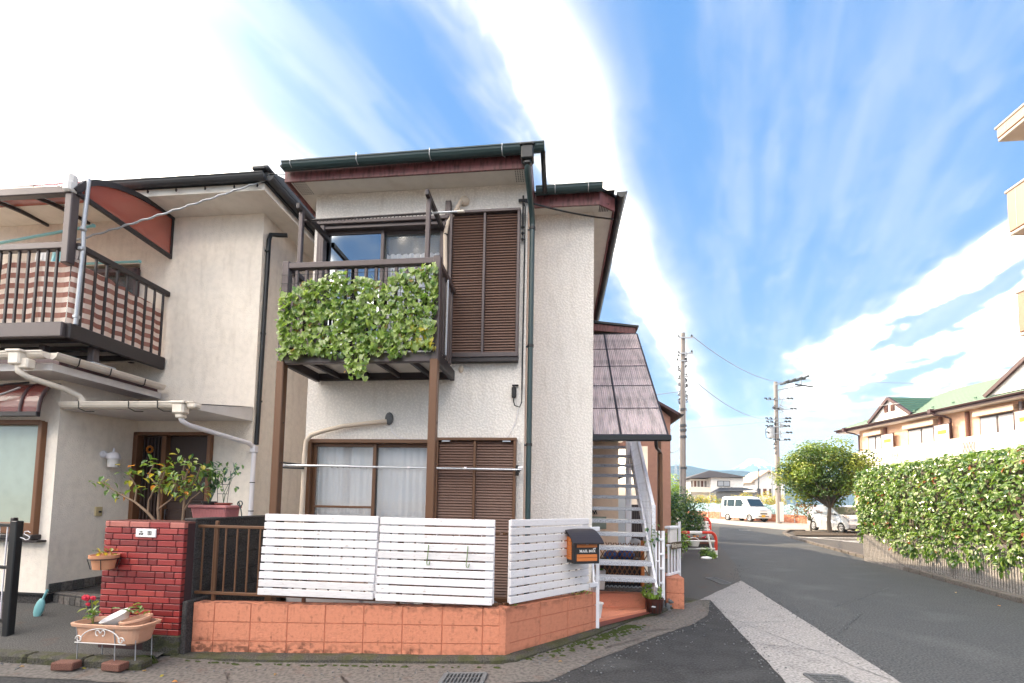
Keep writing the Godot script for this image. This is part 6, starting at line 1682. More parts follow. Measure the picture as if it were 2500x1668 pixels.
func left_house() -> void:
	var h := thing("cream_house", "cream stuccoed two-storey house on the left with a covered balcony and a dark front door", "house", Vector3(-6.5, 0.1, -7.0))
	var st := M("sand_stucco", L(1, 1, 1))
	var m := MB.new()
	# door wall with the door opening, upper balcony door, right side wall
	m.wall(Vector3(-9.5, 0.1, -6.3), Vector3.RIGHT, Vector3.UP, 4.94, 5.78, [[3.055, 0.12, 4.32, 2.365], [1.0, 3.6, 2.9, 5.05]], Vector3(0, 0, -0.12))
	m.face(Vector3(-4.56, 0.0, -6.3), Vector3(-4.56, 5.88, -6.3), Vector3(-4.56, 5.88, -12), Vector3(-4.56, 0.0, -12), Vector3.RIGHT)
	m.face(Vector3(-9.5, 0, -12), Vector3(-4.56, 0, -12), Vector3(-4.56, 5.88, -12), Vector3(-9.5, 5.88, -12), Vector3.FORWARD)
	m.face(Vector3(-9.5, 0, -6.3), Vector3(-9.5, 5.88, -6.3), Vector3(-9.5, 5.88, -12), Vector3(-9.5, 0, -12), Vector3.LEFT)
	obj("wall", m, st, h)
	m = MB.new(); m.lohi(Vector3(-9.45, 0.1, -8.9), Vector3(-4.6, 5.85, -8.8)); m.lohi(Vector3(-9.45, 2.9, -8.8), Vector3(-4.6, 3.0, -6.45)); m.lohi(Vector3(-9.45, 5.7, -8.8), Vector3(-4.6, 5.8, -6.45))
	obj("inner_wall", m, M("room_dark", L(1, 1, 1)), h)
	# projecting room with the big window
	m = MB.new()
	m.wall(Vector3(-9.5, 0.235, -5.2), Vector3.RIGHT, Vector3.UP, 3.05, 2.76, [[0.85, 0.69, 2.885, 2.2]], Vector3(0, 0, -0.1))
	m.face(Vector3(-6.45, 0.235, -5.2), Vector3(-6.45, 2.99, -5.2), Vector3(-6.45, 2.99, -6.3), Vector3(-6.45, 0.235, -6.3), Vector3.RIGHT)
	obj("front_room_wall", m, st, h)
	m = MB.new(); m.lohi(Vector3(-9.5, 0.0, -6.3), Vector3(-6.47, 0.235, -5.22))
	obj("plinth", m, M("dark_block", L(1, 1, 1)), h)
	m = MB.new(); m.lohi(Vector3(-9.5, 0.225, -5.215), Vector3(-6.455, 0.25, -5.185))
	obj("drip_edge", m, M("black", L(1, 1, 1)), h)
	# window of the front room
	m = MB.new()
	m.cbox(Vector3(-6.64, 1.66, -5.18), Vector3(0.06, 1.55, 0.09), 0.006); m.cbox(Vector3(-7.65, 2.42, -5.18), Vector3(2.0, 0.06, 0.09), 0.006)
	m.cbox(Vector3(-7.65, 1.06, -5.185), Vector3(2.0, 0.14, 0.07), 0.006); m.cbox(Vector3(-7.62, 1.66, -5.19), Vector3(0.06, 1.5, 0.06), 0.006)
	var w := obj("window", m, M("door_frame", L(1, 1, 1)), h)
	m = MB.new(); m.lohi(Vector3(-8.65, 1.1, -5.225), Vector3(-6.66, 2.4, -5.215))
	obj("pane", m, M("frosted", L(1, 1, 1)), w)
	m = MB.new(); m.cbox(Vector3(-7.6, 0.955, -5.15), Vector3(2.06, 0.06, 0.12), 0.008); m.cbox(Vector3(-7.55, 0.905, -5.16), Vector3(2.12, 0.025, 0.13), 0.005)
	obj("sill", m, M("bronze_dark", L(1, 1, 1)), w)
	# arched red awning over it
	var aw := thing("awning", "small arched awning of dark red plastic over the left house's window", "awning", Vector3(-7.4, 2.5, -5.1))
	m = MB.new()
	var prof := func(k: float) -> Vector3: return Vector3(0, 2.93 - 0.42 * k * k, -5.19 + 0.22 * sin(k * PI * 0.5))
	for i in 10:
		var a: Vector3 = prof.call(i / 10.0); var b: Vector3 = prof.call((i + 1) / 10.0)
		m.face(a + Vector3(-9.4, 0, 0), a + Vector3(-6.46, 0, 0), b + Vector3(-6.46, 0, 0), b + Vector3(-9.4, 0, 0), Vector3(0, 0.5, 1))
	obj("sheet", m, M("red_poly_dark", L(1, 1, 1)), aw)
	m = MB.new(); m.cbox(Vector3(-7.93, 2.49, -4.955), Vector3(2.98, 0.06, 0.05), 0.006)
	obj("front_bar", m, M("bronze_dark", L(1, 1, 1)), aw)
	for x in [-6.46, -6.72, -7.9]:
		m = MB.new()
		var pts := []
		for i in 8: pts.append(prof.call(i / 7.0) + Vector3(x, -0.012, 0.004))
		m.tube(pts, 0.02, 6)
		obj("rib", m, M("maroon_trim", L(1, 1, 1)), aw)
	m = MB.new(); m.tube([Vector3(-7.6, 2.70, -4.93), Vector3(-7.0, 2.88, -5.0), Vector3(-6.8, 2.93, -5.1)], 0.012, 6)
	obj("stay", m, M("bronze_dark", L(1, 1, 1)), aw)
	m = MB.new(); m.tube(sag(Vector3(-7.8, 2.62, -4.9), Vector3(-6.7, 2.82, -4.93), 0.06), 0.012, 6)
	tag(obj("service_cable", m, M("grey_cable", L(1, 1, 1))), "grey cable sagging in front of the dark red awning", "cable")
	# low roof over the projecting room and its gutters
	m = MB.new(); m.extrude(V([-9.7, -4.78, -6.08, -4.78, -6.08, -6.29, -9.7, -6.29]), Vector3(0, 2.985, 0), Vector3.RIGHT, Vector3.BACK, Vector3(0, 0.09, 0))
	obj("low_roof", m, M("white_trim", L(1, 1, 1)), h)
	m = MB.new(); m.lohi(Vector3(-9.7, 3.08, -6.28), Vector3(-6.14, 3.2, -4.9))
	obj("low_roof_cover", m, M("maroon_trim", L(1, 1, 1)), h)
	m = MB.new(); gutter(m, Vector3(-5.99, 3.13, -4.70), Vector3(-5.99, 3.13, -6.2), Vector3.RIGHT); gutter(m, Vector3(-9.7, 3.13, -4.68), Vector3(-6.02, 3.13, -4.68), Vector3.BACK)
	obj("gutter", m, M("gutter_cream", L(1, 1, 1)), h)
	for z in [-4.95, -5.35, -5.85]:
		m = MB.new(); m.tube([Vector3(-5.915, 3.175, z), Vector3(-5.93, 3.09, z), Vector3(-5.99, 3.06, z), Vector3(-6.07, 3.1, z)], 0.007, 5)
		obj("gutter_bracket", m, M("cable", L(1, 1, 1)), h)
	m = MB.new(); m.cbox(Vector3(-6.32, 3.08, -4.62), Vector3(0.15, 0.16, 0.13), 0.015); m.cbox(Vector3(-6.32, 3.16, -4.62), Vector3(0.19, 0.03, 0.16), 0.006)
	m.cbox(Vector3(-6.24, 3.02, -4.64), Vector3(0.13, 0.12, 0.1), 0.015)
	obj("hopper", m, M("gutter_cream", L(1, 1, 1)), h)
	m = MB.new(); m.tube([Vector3(-6.32, 3.0, -4.62), Vector3(-6.31, 2.93, -4.62), Vector3(-6.24, 2.87, -4.66), Vector3(-6.18, 2.82, -5.0), Vector3(-6.13, 2.76, -5.15), Vector3(-6.11, 2.72, -5.18), Vector3(-6.11, 2.62, -5.18)], 0.036, 10)
	obj("downpipe", m, M("gutter_cream", L(1, 1, 1)), h)
	# flat porch roof, gutter, hopper and downpipe
	m = MB.new()
	m.extrude(V([-5.25, 2.60, -6.29, 2.645, -6.29, 2.85, -5.25, 2.665]), Vector3(-6.44, 0, 0), Vector3.BACK, Vector3.UP, Vector3(1.87, 0, 0))
	obj("porch_roof", m, M("white_trim", L(1, 1, 1)), h)
	m = MB.new(); m.face(Vector3(-6.45, 2.672, -5.23), Vector3(-4.56, 2.672, -5.23), Vector3(-4.56, 2.86, -6.29), Vector3(-6.45, 2.86, -6.29), Vector3.UP)
	obj("porch_roof_cover", m, M("maroon_trim", L(1, 1, 1)), h)
	m = MB.new(); gutter(m, Vector3(-6.40, 2.64, -5.20), Vector3(-4.52, 2.635, -5.20), Vector3.BACK)
	obj("gutter", m, M("gutter_cream", L(1, 1, 1)), h)
	for x in [-6.1, -5.4, -5.0]:
		m = MB.new(); m.tube([Vector3(x, 2.69, -5.125), Vector3(x, 2.6, -5.13), Vector3(x + 0.03, 2.57, -5.19), Vector3(x + 0.08, 2.58, -5.26)], 0.006, 5)
		obj("gutter_bracket", m, M("cable", L(1, 1, 1)), h)
	m = MB.new(); m.cbox(Vector3(-4.70, 2.59, -5.15), Vector3(0.16, 0.14, 0.12), 0.02); m.cbox(Vector3(-4.70, 2.665, -5.15), Vector3(0.2, 0.03, 0.15), 0.006); m.cbox(Vector3(-4.70, 2.50, -5.16), Vector3(0.1, 0.06, 0.09), 0.015)
	m.cbox(Vector3(-4.56, 2.63, -5.19), Vector3(0.12, 0.07, 0.12), 0.02)
	obj("hopper", m, M("gutter_cream", L(1, 1, 1)), h)
	m = MB.new(); m.tube([Vector3(-4.70, 2.49, -5.16), Vector3(-4.69, 2.44, -5.17), Vector3(-4.66, 2.40, -5.25), Vector3(-4.54, 2.30, -6.2), Vector3(-4.52, 2.26, -6.28), Vector3(-4.52, 2.18, -6.3)], 0.032, 10); m.tube([Vector3(-4.52, 2.2, -6.3), Vector3(-4.52, 0.1, -6.3)], 0.034, 10)
	m.cbox(Vector3(-4.52, 2.22, -6.3), Vector3(0.085, 0.1, 0.085), 0.01)
	obj("downpipe", m, M("pipe_white", L(1, 1, 1)), h)
	for y in [1.72, 1.3]:
		m = MB.new(); m.tube([Vector3(-4.52, y, -6.3), Vector3(-4.52, y + 0.012, -6.3)], 0.039, 10)
		obj("pipe_clip", m, M("black", L(1, 1, 1)), h)
	m = MB.new(); m.tube([Vector3(-4.33, 5.66, -6.55), Vector3(-4.47, 5.64, -6.5), Vector3(-4.52, 5.6, -6.42), Vector3(-4.53, 5.5, -6.4), Vector3(-4.53, 2.3, -6.36)], 0.033, 10)
	obj("downpipe", m, M("gutter_black", L(1, 1, 1)), h)
	for y in [5.3, 4.0, 2.95]:
		m = MB.new(); m.tube([Vector3(-4.53, y, -6.38), Vector3(-4.53, y + 0.02, -6.38)], 0.04, 10)
		obj("pipe_clip", m, M("gutter_black", L(1, 1, 1)), h)
	# main roof with deep eaves
	m = MB.new(); m.extrude(V([-9.9, -5.80, -4.22, -5.80, -4.22, -12.4, -9.9, -12.4]), Vector3(0, 5.87, 0), Vector3.RIGHT, Vector3.BACK, Vector3(0, 0.10, 0))
	obj("soffit", m, M("soffit", L(1, 1, 1)), h)
	m = MB.new()
	m.lohi(Vector3(-9.9, 5.972, -5.84), Vector3(-4.20, 6.06, -5.80)); m.lohi(Vector3(-4.215, 5.972, -12.4), Vector3(-4.185, 6.06, -5.8))
	m.lohi(Vector3(-9.9, 6.06, -12.4), Vector3(-4.15, 6.12, -5.76))
	m.extrude(V([-5.75, 6.12, -9.1, 7.5, -12.4, 6.12]), Vector3(-9.9, 0, 0), Vector3.BACK, Vector3.UP, Vector3(5.76, 0, 0))
	obj("roof", m, M("roof_dark", L(1, 1, 1)), h)
	m = MB.new(); m.cbox(Vector3(-4.25, 6.13, -5.79), Vector3(0.2, 0.05, 0.2), 0.01); m.cbox(Vector3(-4.17, 6.14, -8.8), Vector3(0.12, 0.07, 6.2), 0.02)
	obj("ridge_cap", m, M("roof_dark", L(1, 1, 1)), h)
	m = MB.new(); gutter(m, Vector3(-9.9, 5.99, -5.73), Vector3(-4.16, 6.0, -5.73), Vector3.BACK); gutter(m, Vector3(-4.12, 6.0, -5.75), Vector3(-4.12, 6.0, -12.3), Vector3.RIGHT)
	obj("gutter", m, M("roof_dark", L(1, 1, 1)), h)
	for x in [-6.0, -5.55, -5.1, -4.65, -4.3]:
		m = MB.new(); m.tube([Vector3(x, 5.93, -5.77), Vector3(x, 5.9, -5.76), Vector3(x + 0.02, 5.92, -5.74)], 0.012, 6)
		obj("gutter_bracket", m, M("bronze_dark", L(1, 1, 1)), h)
	# front door
	m = MB.new()
	for e in [[-6.42, 0.07], [-5.205, 0.06]]: m.cbox(Vector3(e[0], 1.34, -6.3), Vector3(e[1], 2.25, 0.12), 0.006)
	m.cbox(Vector3(-5.81, 2.445, -6.3), Vector3(1.28, 0.05, 0.12), 0.006)
	m.cbox(Vector3(-5.98, 1.32, -6.33), Vector3(0.07, 2.2, 0.09), 0.006)
	var d := obj("door", m, M("door_frame", L(1, 1, 1)), h)
	m = MB.new(); m.lohi(Vector3(-6.39, 0.22, -6.40), Vector3(-6.01, 2.42, -6.36)); m.lohi(Vector3(-5.95, 0.22, -6.40), Vector3(-5.23, 2.42, -6.37))
	obj("leaf", m, M("door_brown", L(1, 1, 1)), d)
	for i in 6:
		m = MB.new(); m.cbox(Vector3(-6.35 + i * 0.06, 1.32, -6.345), Vector3(0.022, 2.15, 0.03), 0.004)
		obj("bar", m, M("door_brown", L(1, 1, 1)), d)
	m = MB.new(); m.lohi(Vector3(-5.90, 2.02, -6.366), Vector3(-5.28, 2.37, -6.36))
	obj("pane", m, M("door_brown", L(1, 1, 1)), d)
	for e in [[-5.76, 1.05], [-5.42, 1.05], [-5.76, 1.68], [-5.42, 1.68]]:
		m = MB.new(); m.cbox(Vector3(e[0], e[1], -6.362), Vector3(0.27, 0.52, 0.02), 0.01); m.cbox(Vector3(e[0], e[1], -6.352), Vector3(0.2, 0.44, 0.02), 0.01)
		obj("panel", m, M("door_brown", L(1, 1, 1)), d)
	m = MB.new(); m.tube([Vector3(-5.9, 1.1, -6.34), Vector3(-5.9, 1.1, -6.30), Vector3(-5.9, 1.3, -6.30), Vector3(-5.9, 1.3, -6.34)], 0.012, 6)
	obj("handle", m, M("bronze_dark", L(1, 1, 1)), d)
	var wr := MB.new()
	for k in 9:
		var q := TAU * k / 9
		wr.ball(Vector3(-6.23 + cos(q) * 0.045, 2.21 + sin(q) * 0.045, -6.31), Vector3(0.02, 0.02, 0.02), 6)
	tag(obj("door_ornament", wr, M("leaf_orange", L(1, 1, 1))), "small orange and yellow wreath hung on the dark front door", "ornament")
	# wall lamp and door bell plate on the side of the front room
	var lp := thing("wall_lamp", "white lantern-shaped wall lamp on the cream side wall", "lamp", Vector3(-6.40, 1.98, -5.86))
	m = MB.new(); m.ball(Vector3(-6.44, 2.08, -5.80), Vector3(0.03, 0.055, 0.055), 12); m.tube([Vector3(-6.43, 2.08, -5.80), Vector3(-6.36, 2.09, -5.85)], 0.016, 8)
	obj("arm", m, M("pipe_white", L(1, 1, 1)), lp)
	var bs := Basis(Vector3(1, 0, 0), Vector3.UP, Vector3(0, 0, 1))
	m = MB.new(); m.lathe(Vector3(-6.345, 2.02, -5.86), [Vector2(0.085, 0.0), Vector2(0.085, 0.018), Vector2(0.07, 0.07), Vector2(0.04, 0.095), Vector2(0.016, 0.1), Vector2(0.014, 0.15), Vector2(0.0, 0.155)], 18)
	obj("lamp_hood", m, M("pipe_white", L(1, 1, 1)), lp)
	m = MB.new(); m.lathe(Vector3(-6.345, 1.90, -5.86), [Vector2(0.0, 0.0), Vector2(0.065, 0.0), Vector2(0.068, 0.1), Vector2(0.07, 0.12)], 18)
	obj("lamp_glass", m, M("pot_white", L(1, 1, 1)), lp)
	var db := thing("door_bell", "small brass coloured bell plate on the cream side wall", "door bell", Vector3(-6.44, 1.27, -5.79))
	m = MB.new(); m.cbox(Vector3(-6.443, 1.27, -5.79), Vector3(0.025, 0.13, 0.10), 0.006)
	obj("plate", m, M("gold_plate", L(1, 1, 1)), db)
	m = MB.new(); m.cbox(Vector3(-6.43, 1.265, -5.80), Vector3(0.02, 0.025, 0.04), 0.005)
	obj("button", m, M("black", L(1, 1, 1)), db)
	# tiled porch step
	var ps := thing("porch_step", "grey tiled porch step in front of the dark door, with edge tiles", "step", Vector3(-5.6, 0.1, -5.8))
	m = MB.new(); m.extrude(V([-6.44, -5.30, -5.9, -5.18, -4.7, -5.18, -4.7, -6.29, -6.44, -6.29]), Vector3(0, 0.0, 0), Vector3.RIGHT, Vector3.BACK, Vector3(0, 0.232, 0))
	obj("core", m, M("dark_block", L(1, 1, 1)), ps)
	rng.seed = 91
	for i in 14:
		var a := Vector3(-6.44, 0.13, -5.30).lerp(Vector3(-5.9, 0.13, -5.18), i / 5.0) if i < 5 else Vector3(-5.9 + (i - 5) * 0.135, 0.13, -5.18)
		var b := Vector3(-6.44, 0.13, -5.30).lerp(Vector3(-5.9, 0.13, -5.18), (i + 1) / 5.0) if i < 5 else Vector3(-5.9 + (i - 4) * 0.135, 0.13, -5.18)
		m = MB.new(); m.bar(a + Vector3(0.004, 0.03, 0.006), b + Vector3(-0.004, 0.03, 0.006), 0.016, 0.10, Vector3.UP, 0.004)
		obj("tile", m, M("concrete" if i % 3 else "asphalt_old", L(1, 1, 1)), ps)
		m = MB.new(); m.bar(a + Vector3(0.004, 0.103, -0.07), b + Vector3(-0.004, 0.103, -0.07), 0.14, 0.016, Vector3.UP, 0.004)
		obj("tile", m, M("concrete", L(1, 1, 1)), ps)
	for i in 7:
		m = MB.new(); m.cbox(Vector3(-6.44, 0.30, -5.30 - i * 0.145), Vector3(0.02, 0.12, 0.139), 0.004)
		obj("skirting_tile", m, M("concrete" if i % 2 else "asphalt_old", L(1, 1, 1)), ps)
	m = MB.new(); m.cbox(Vector3(-5.85, 0.24, -5.75), Vector3(0.5, 0.012, 0.35), 0.004)
	tag(obj("door_mat", m, M("gutter_green", L(1, 1, 1))), "dark green mat on the tiled porch step", "mat")

func left_balcony() -> void:
	var b := thing("balcony", "grey-brown balcony of the cream house with a red arched plastic roof", "balcony", Vector3(-7.6, 3.5, -5.5))
	var br := M("bronze", L(1, 1, 1)); var dk := M("bronze_dark", L(1, 1, 1))
	var xr := -6.08; var zf := -4.9; var m: MB
	m = MB.new(); m.cbox(Vector3(-7.6, 3.53, zf), Vector3(3.0, 0.19, 0.08), 0.012)
	obj("front_beam", m, br, b)
	m = MB.new(); m.cbox(Vector3(xr, 3.53, -5.6), Vector3(0.07, 0.19, 1.38), 0.012)
	obj("side_beam", m, dk, b)
	m = MB.new(); m.lohi(Vector3(-9.1, 3.56, -6.28), Vector3(-6.12, 3.6, -4.95))
	obj("deck", m, M("soffit", L(1, 1, 1)), b)
	for z in [-5.15, -5.5, -5.9]:
		m = MB.new(); m.cbox(Vector3(-7.6, 3.50, z), Vector3(2.96, 0.07, 0.05), 0.006)
		obj("joist", m, dk, b)
	for z in [-5.35]:
		m = MB.new(); m.cbox(Vector3(-6.2, 3.32, z), Vector3(0.09, 0.26, 0.09), 0.008)
		obj("foot", m, br, b)
	m = MB.new(); m.cbox(Vector3(-6.75, 3.30, -5.2), Vector3(0.08, 0.3, 0.08), 0.008)
	obj("foot", m, br, b)
	m = MB.new(); m.cbox(Vector3(-6.12, 3.21, -5.35), Vector3(0.22, 0.03, 0.3), 0.006)
	obj("foot_plate", m, M("galv", L(1, 1, 1)), b)
	m = MB.new(); m.cbox(Vector3(-7.6, 4.60, zf), Vector3(2.96, 0.09, 0.09), 0.01)
	obj("rail", m, br, b)
	m = MB.new(); m.cbox(Vector3(xr, 4.63, -5.62), Vector3(0.075, 0.08, 1.36), 0.01)
	obj("rail", m, dk, b)
	m = MB.new(); m.cbox(Vector3(-6.14, 4.86, zf), Vector3(0.10, 0.98, 0.10), 0.01)
	obj("corner_post", m, br, b)
	m = MB.new(); m.cbox(Vector3.ZERO, Vector3(0.03, 1.0, 0.025), 0.004)
	var bal := m.mesh()
	for i in 14: piece("baluster", bal, dk, b, Transform3D(Basis(), Vector3(-6.28 - i * 0.135, 4.1, zf + 0.005)))
	for i in 9: piece("baluster", bal, dk, b, Transform3D(Basis(), Vector3(xr + 0.01, 4.12, -5.04 - i * 0.145)))
	# red roof: front beam, curved side rib, panels
	m = MB.new(); m.cbox(Vector3(-7.6, 5.31, -4.88), Vector3(3.0, 0.11, 0.09), 0.012)
	obj("roof_front_beam", m, br, b)
	var arc := []
	for k in 13:
		var s := k / 12.0
		arc.append(Vector3(xr, 5.30 + 0.585 * sin(pow(s, 0.62) * 0.5 * PI) - 0.02 * s, -4.88 - 1.42 * s))
	m = MB.new()
	for k in 12: m.bar(arc[k], arc[k + 1], 0.05, 0.07)
	obj("curved_rib", m, dk, b)
	m = MB.new(); m.bar(Vector3(xr, 5.29, -4.9), Vector3(xr, 5.23, -6.3), 0.05, 0.06, Vector3.UP, 0.006); m.bar(Vector3(xr, 5.88, -6.29), Vector3(xr, 5.2, -6.29), 0.04, 0.04, Vector3.RIGHT)
	obj("side_frame", m, dk, b)
	m = MB.new()
	for k in 12:
		m.face(arc[k], arc[k + 1], Vector3(xr, lerpf(5.29, 5.23, (k + 1) / 12.0), arc[k + 1].z), Vector3(xr, lerpf(5.29, 5.23, k / 12.0), arc[k].z), Vector3.RIGHT)
	obj("side_panel", m, M("red_poly", L(1, 1, 1)), b)
	for j in 4:
		m = MB.new()
		var xa := xr - 0.02 - j * 0.74; var xb := xa - 0.73
		for k in 12:
			m.face(Vector3(xa, arc[k].y + 0.03, arc[k].z), Vector3(xa, arc[k + 1].y + 0.03, arc[k + 1].z), Vector3(xb, arc[k + 1].y + 0.03, arc[k + 1].z), Vector3(xb, arc[k].y + 0.03, arc[k].z), Vector3(0, 1, 0.5))
		obj("roof_panel", m, M("red_poly", L(1, 1, 1)), b)
	for j in range(1, 4):
		m = MB.new()
		for k in 12: m.bar(Vector3(xr - j * 0.74, arc[k].y - 0.01, arc[k].z), Vector3(xr - j * 0.74, arc[k + 1].y - 0.01, arc[k + 1].z), 0.04, 0.05)
		obj("roof_rib", m, dk, b)
	m = MB.new(); m.cbox(Vector3(-6.14, 5.44, -4.87), Vector3(0.12, 0.16, 0.11), 0.03); m.cbox(Vector3(-6.135, 5.34, -4.86), Vector3(0.115, 0.14, 0.115), 0.02)
	obj("post_wrap", m, M("pot_white", L(1, 1, 1)), b)
	# upper glazed door behind
	m = MB.new()
	m.cbox(Vector3(-6.62, 4.3, -6.3), Vector3(0.07, 1.5, 0.1), 0.006); m.cbox(Vector3(-7.55, 5.03, -6.3), Vector3(1.9, 0.07, 0.1), 0.006); m.cbox(Vector3(-7.5, 4.3, -6.32), Vector3(0.06, 1.45, 0.06), 0.006)
	var dw := obj("glazed_door", m, M("maroon_trim", L(1, 1, 1)), b)
	m = MB.new(); m.lohi(Vector3(-8.5, 3.6, -6.37), Vector3(-6.64, 5.0, -6.36))
	obj("pane", m, M("glass", L(1, 1, 1)), dw)
	# brown and cream checked cloth tied inside the railing
	var im := Image.create(256, 256, false, Image.FORMAT_RGB8)
	for j in 256:
		for i in 256:
			var band := (j / 32) % 2
			var wide := (i % 128) < 88
			var c := Color(0.93, 0.87, 0.82) if band == 0 else (Color(0.62, 0.43, 0.38) if wide else Color(0.68, 0.49, 0.43))
			if band == 0 and not wide: c = Color(0.90, 0.83, 0.77)
			im.set_pixel(i, j, c)
	var cm := StandardMaterial3D.new()
	cm.resource_name = "checked_cloth"; cm.albedo_texture = ImageTexture.create_from_image(im); cm.roughness = 0.9; cm.uv1_scale = Vector3(1, 1, 1)
	cm.backlight_enabled = true; cm.backlight = Color(0.5, 0.45, 0.42); cm.cull_mode = BaseMaterial3D.CULL_DISABLED
	var cl := MB.new()
	var strip := func(a: Vector3, e: Vector3, n: Vector3, ta: float, tb: float) -> void:
		var k := 40
		for i in k:
			var f := func(q: int, y: float) -> Vector3:
				var s := float(q) / k
				var p := a.lerp(e, s)
				return Vector3(p.x, y, p.z) + n * (0.018 * sin(s * 38.0) + 0.01 * sin(s * 17.0 + y * 3.0))
			for r in 6:
				var g := func(q: int, row: int) -> Vector3:
					var s := float(q) / k
					return f.call(q, lerpf(3.63, lerpf(ta, tb, s) + 0.012 * sin(s * 26.0), row / 6.0))
				var l := a.distance_to(e)
				var u0 := l * i / k / 0.55; var u1 := l * (i + 1) / k / 0.55
				var p0: Vector3 = g.call(i, r); var p1: Vector3 = g.call(i + 1, r); var p2: Vector3 = g.call(i + 1, r + 1); var p3: Vector3 = g.call(i, r + 1)
				cl.tri(p0, p1, p2, null, null, null, Vector2(u0, -p0.y / 0.53), Vector2(u1, -p1.y / 0.53), Vector2(u1, -p2.y / 0.53))
				cl.tri(p0, p2, p3, null, null, null, Vector2(u0, -p0.y / 0.53), Vector2(u1, -p2.y / 0.53), Vector2(u0, -p3.y / 0.53))
	strip.call(Vector3(-9.0, 0, zf - 0.05), Vector3(-6.16, 0, zf - 0.05), Vector3.BACK, 4.42, 4.46)
	strip.call(Vector3(xr - 0.06, 0, zf - 0.05), Vector3(xr - 0.03, 0, -6.24), Vector3.RIGHT, 4.47, 4.36)
	tag(obj("privacy_cloth", cl, cm), "brown and cream checked cloth tied along the left house's balcony railing", "cloth")
	# washing line poles and a few things hung there
	for e in [[Vector3(-9.0, 4.78, -5.3), Vector3(-6.35, 5.16, -5.35), "teal laundry pole under the red balcony roof, front one of two"], [Vector3(-8.5, 4.95, -5.9), Vector3(-6.25, 4.98, -5.95), "teal laundry pole under the red balcony roof, rear one of two"]]:
		var p := MB.new(); p.tube([e[0], e[1]], 0.018, 8); p.ball(e[1], Vector3(0.028, 0.025, 0.025), 8)
		tag(obj("laundry_pole", p, M("teal_plastic", L(1, 1, 1))), e[2], "laundry pole")
	var ap := thing("aerial_mast", "thin galvanised mast tied to the left balcony's corner", "mast", Vector3(-6.03, 3.6, -4.96))
	m = MB.new(); m.tube([Vector3(-6.03, 3.62, -4.96), Vector3(-6.03, 4.62, -4.98), Vector3(-6.05, 4.9, -4.98), Vector3(-6.05, 5.55, -5.0)], 0.024, 8)
	obj("mast_tube", m, M("galv", L(1, 1, 1)), ap)
	m = MB.new(); m.tube([Vector3(-6.05, 5.5, -5.0), Vector3(-6.06, 7.0, -5.05)], 0.003, 4)
	obj("wire", m, M("grey_cable", L(1, 1, 1)), ap)
	for y in [3.72, 4.6, 4.86]:
		m = MB.new(); m.cbox(Vector3(-6.035, y, -4.965), Vector3(0.06, 0.05, 0.06), 0.01)
		obj("clamp", m, M("galv", L(1, 1, 1)), ap)
	rng.seed = 111
	for e in [[-6.45, "bronze"], [-6.75, "teal_plastic"], [-7.0, "pot_white"]]:
		m = MB.new()
		for i in 8:
			var x0: float = e[0] - 0.1 + i * 0.025
			m.quad(Vector3(x0, 4.48, -5.25 + 0.02 * sin(i * 2.0)), Vector3(x0 + 0.025, 4.48, -5.25 + 0.02 * sin(i * 2.0 + 2.0)), Vector3(x0 + 0.025, 4.8, -5.28), Vector3(x0, 4.8, -5.28))
		tag(obj("hung_cloth", m, M(e[1], L(1, 1, 1))), {"bronze": "dark cloth", "teal_plastic": "teal cloth", "pot_white": "white cloth"}[e[1]] + " hung to dry behind the left balcony railing", "laundry")
	# twisted service cable running up to the eave
	m = MB.new()
	var line := sag(Vector3(-6.9, 4.75, -5.2), Vector3(-4.18, 6.02, -5.8), 0.02, 60)
	var tw := []
	for i in line.size(): tw.append(line[i] + Vector3(0, 0.008 * cos(i * 1.5), 0.008 * sin(i * 1.5)))
	m.tube(tw, 0.011, 6); m.tube(line, 0.008, 5)
	tag(obj("service_cable", m, M("galv", L(1, 1, 1))), "twisted grey service cable running from the left balcony up to the eave", "cable")
	m = MB.new(); m.tube(sag(Vector3(-4.12, 6.05, -5.72), Vector3(-1.9, 5.75, -5.12), 0.12), 0.005, 5)
	tag(obj("overhead_wire", m, M("cable", L(1, 1, 1))), "thin black wire from the left roof corner to the middle house's gutter", "wire")

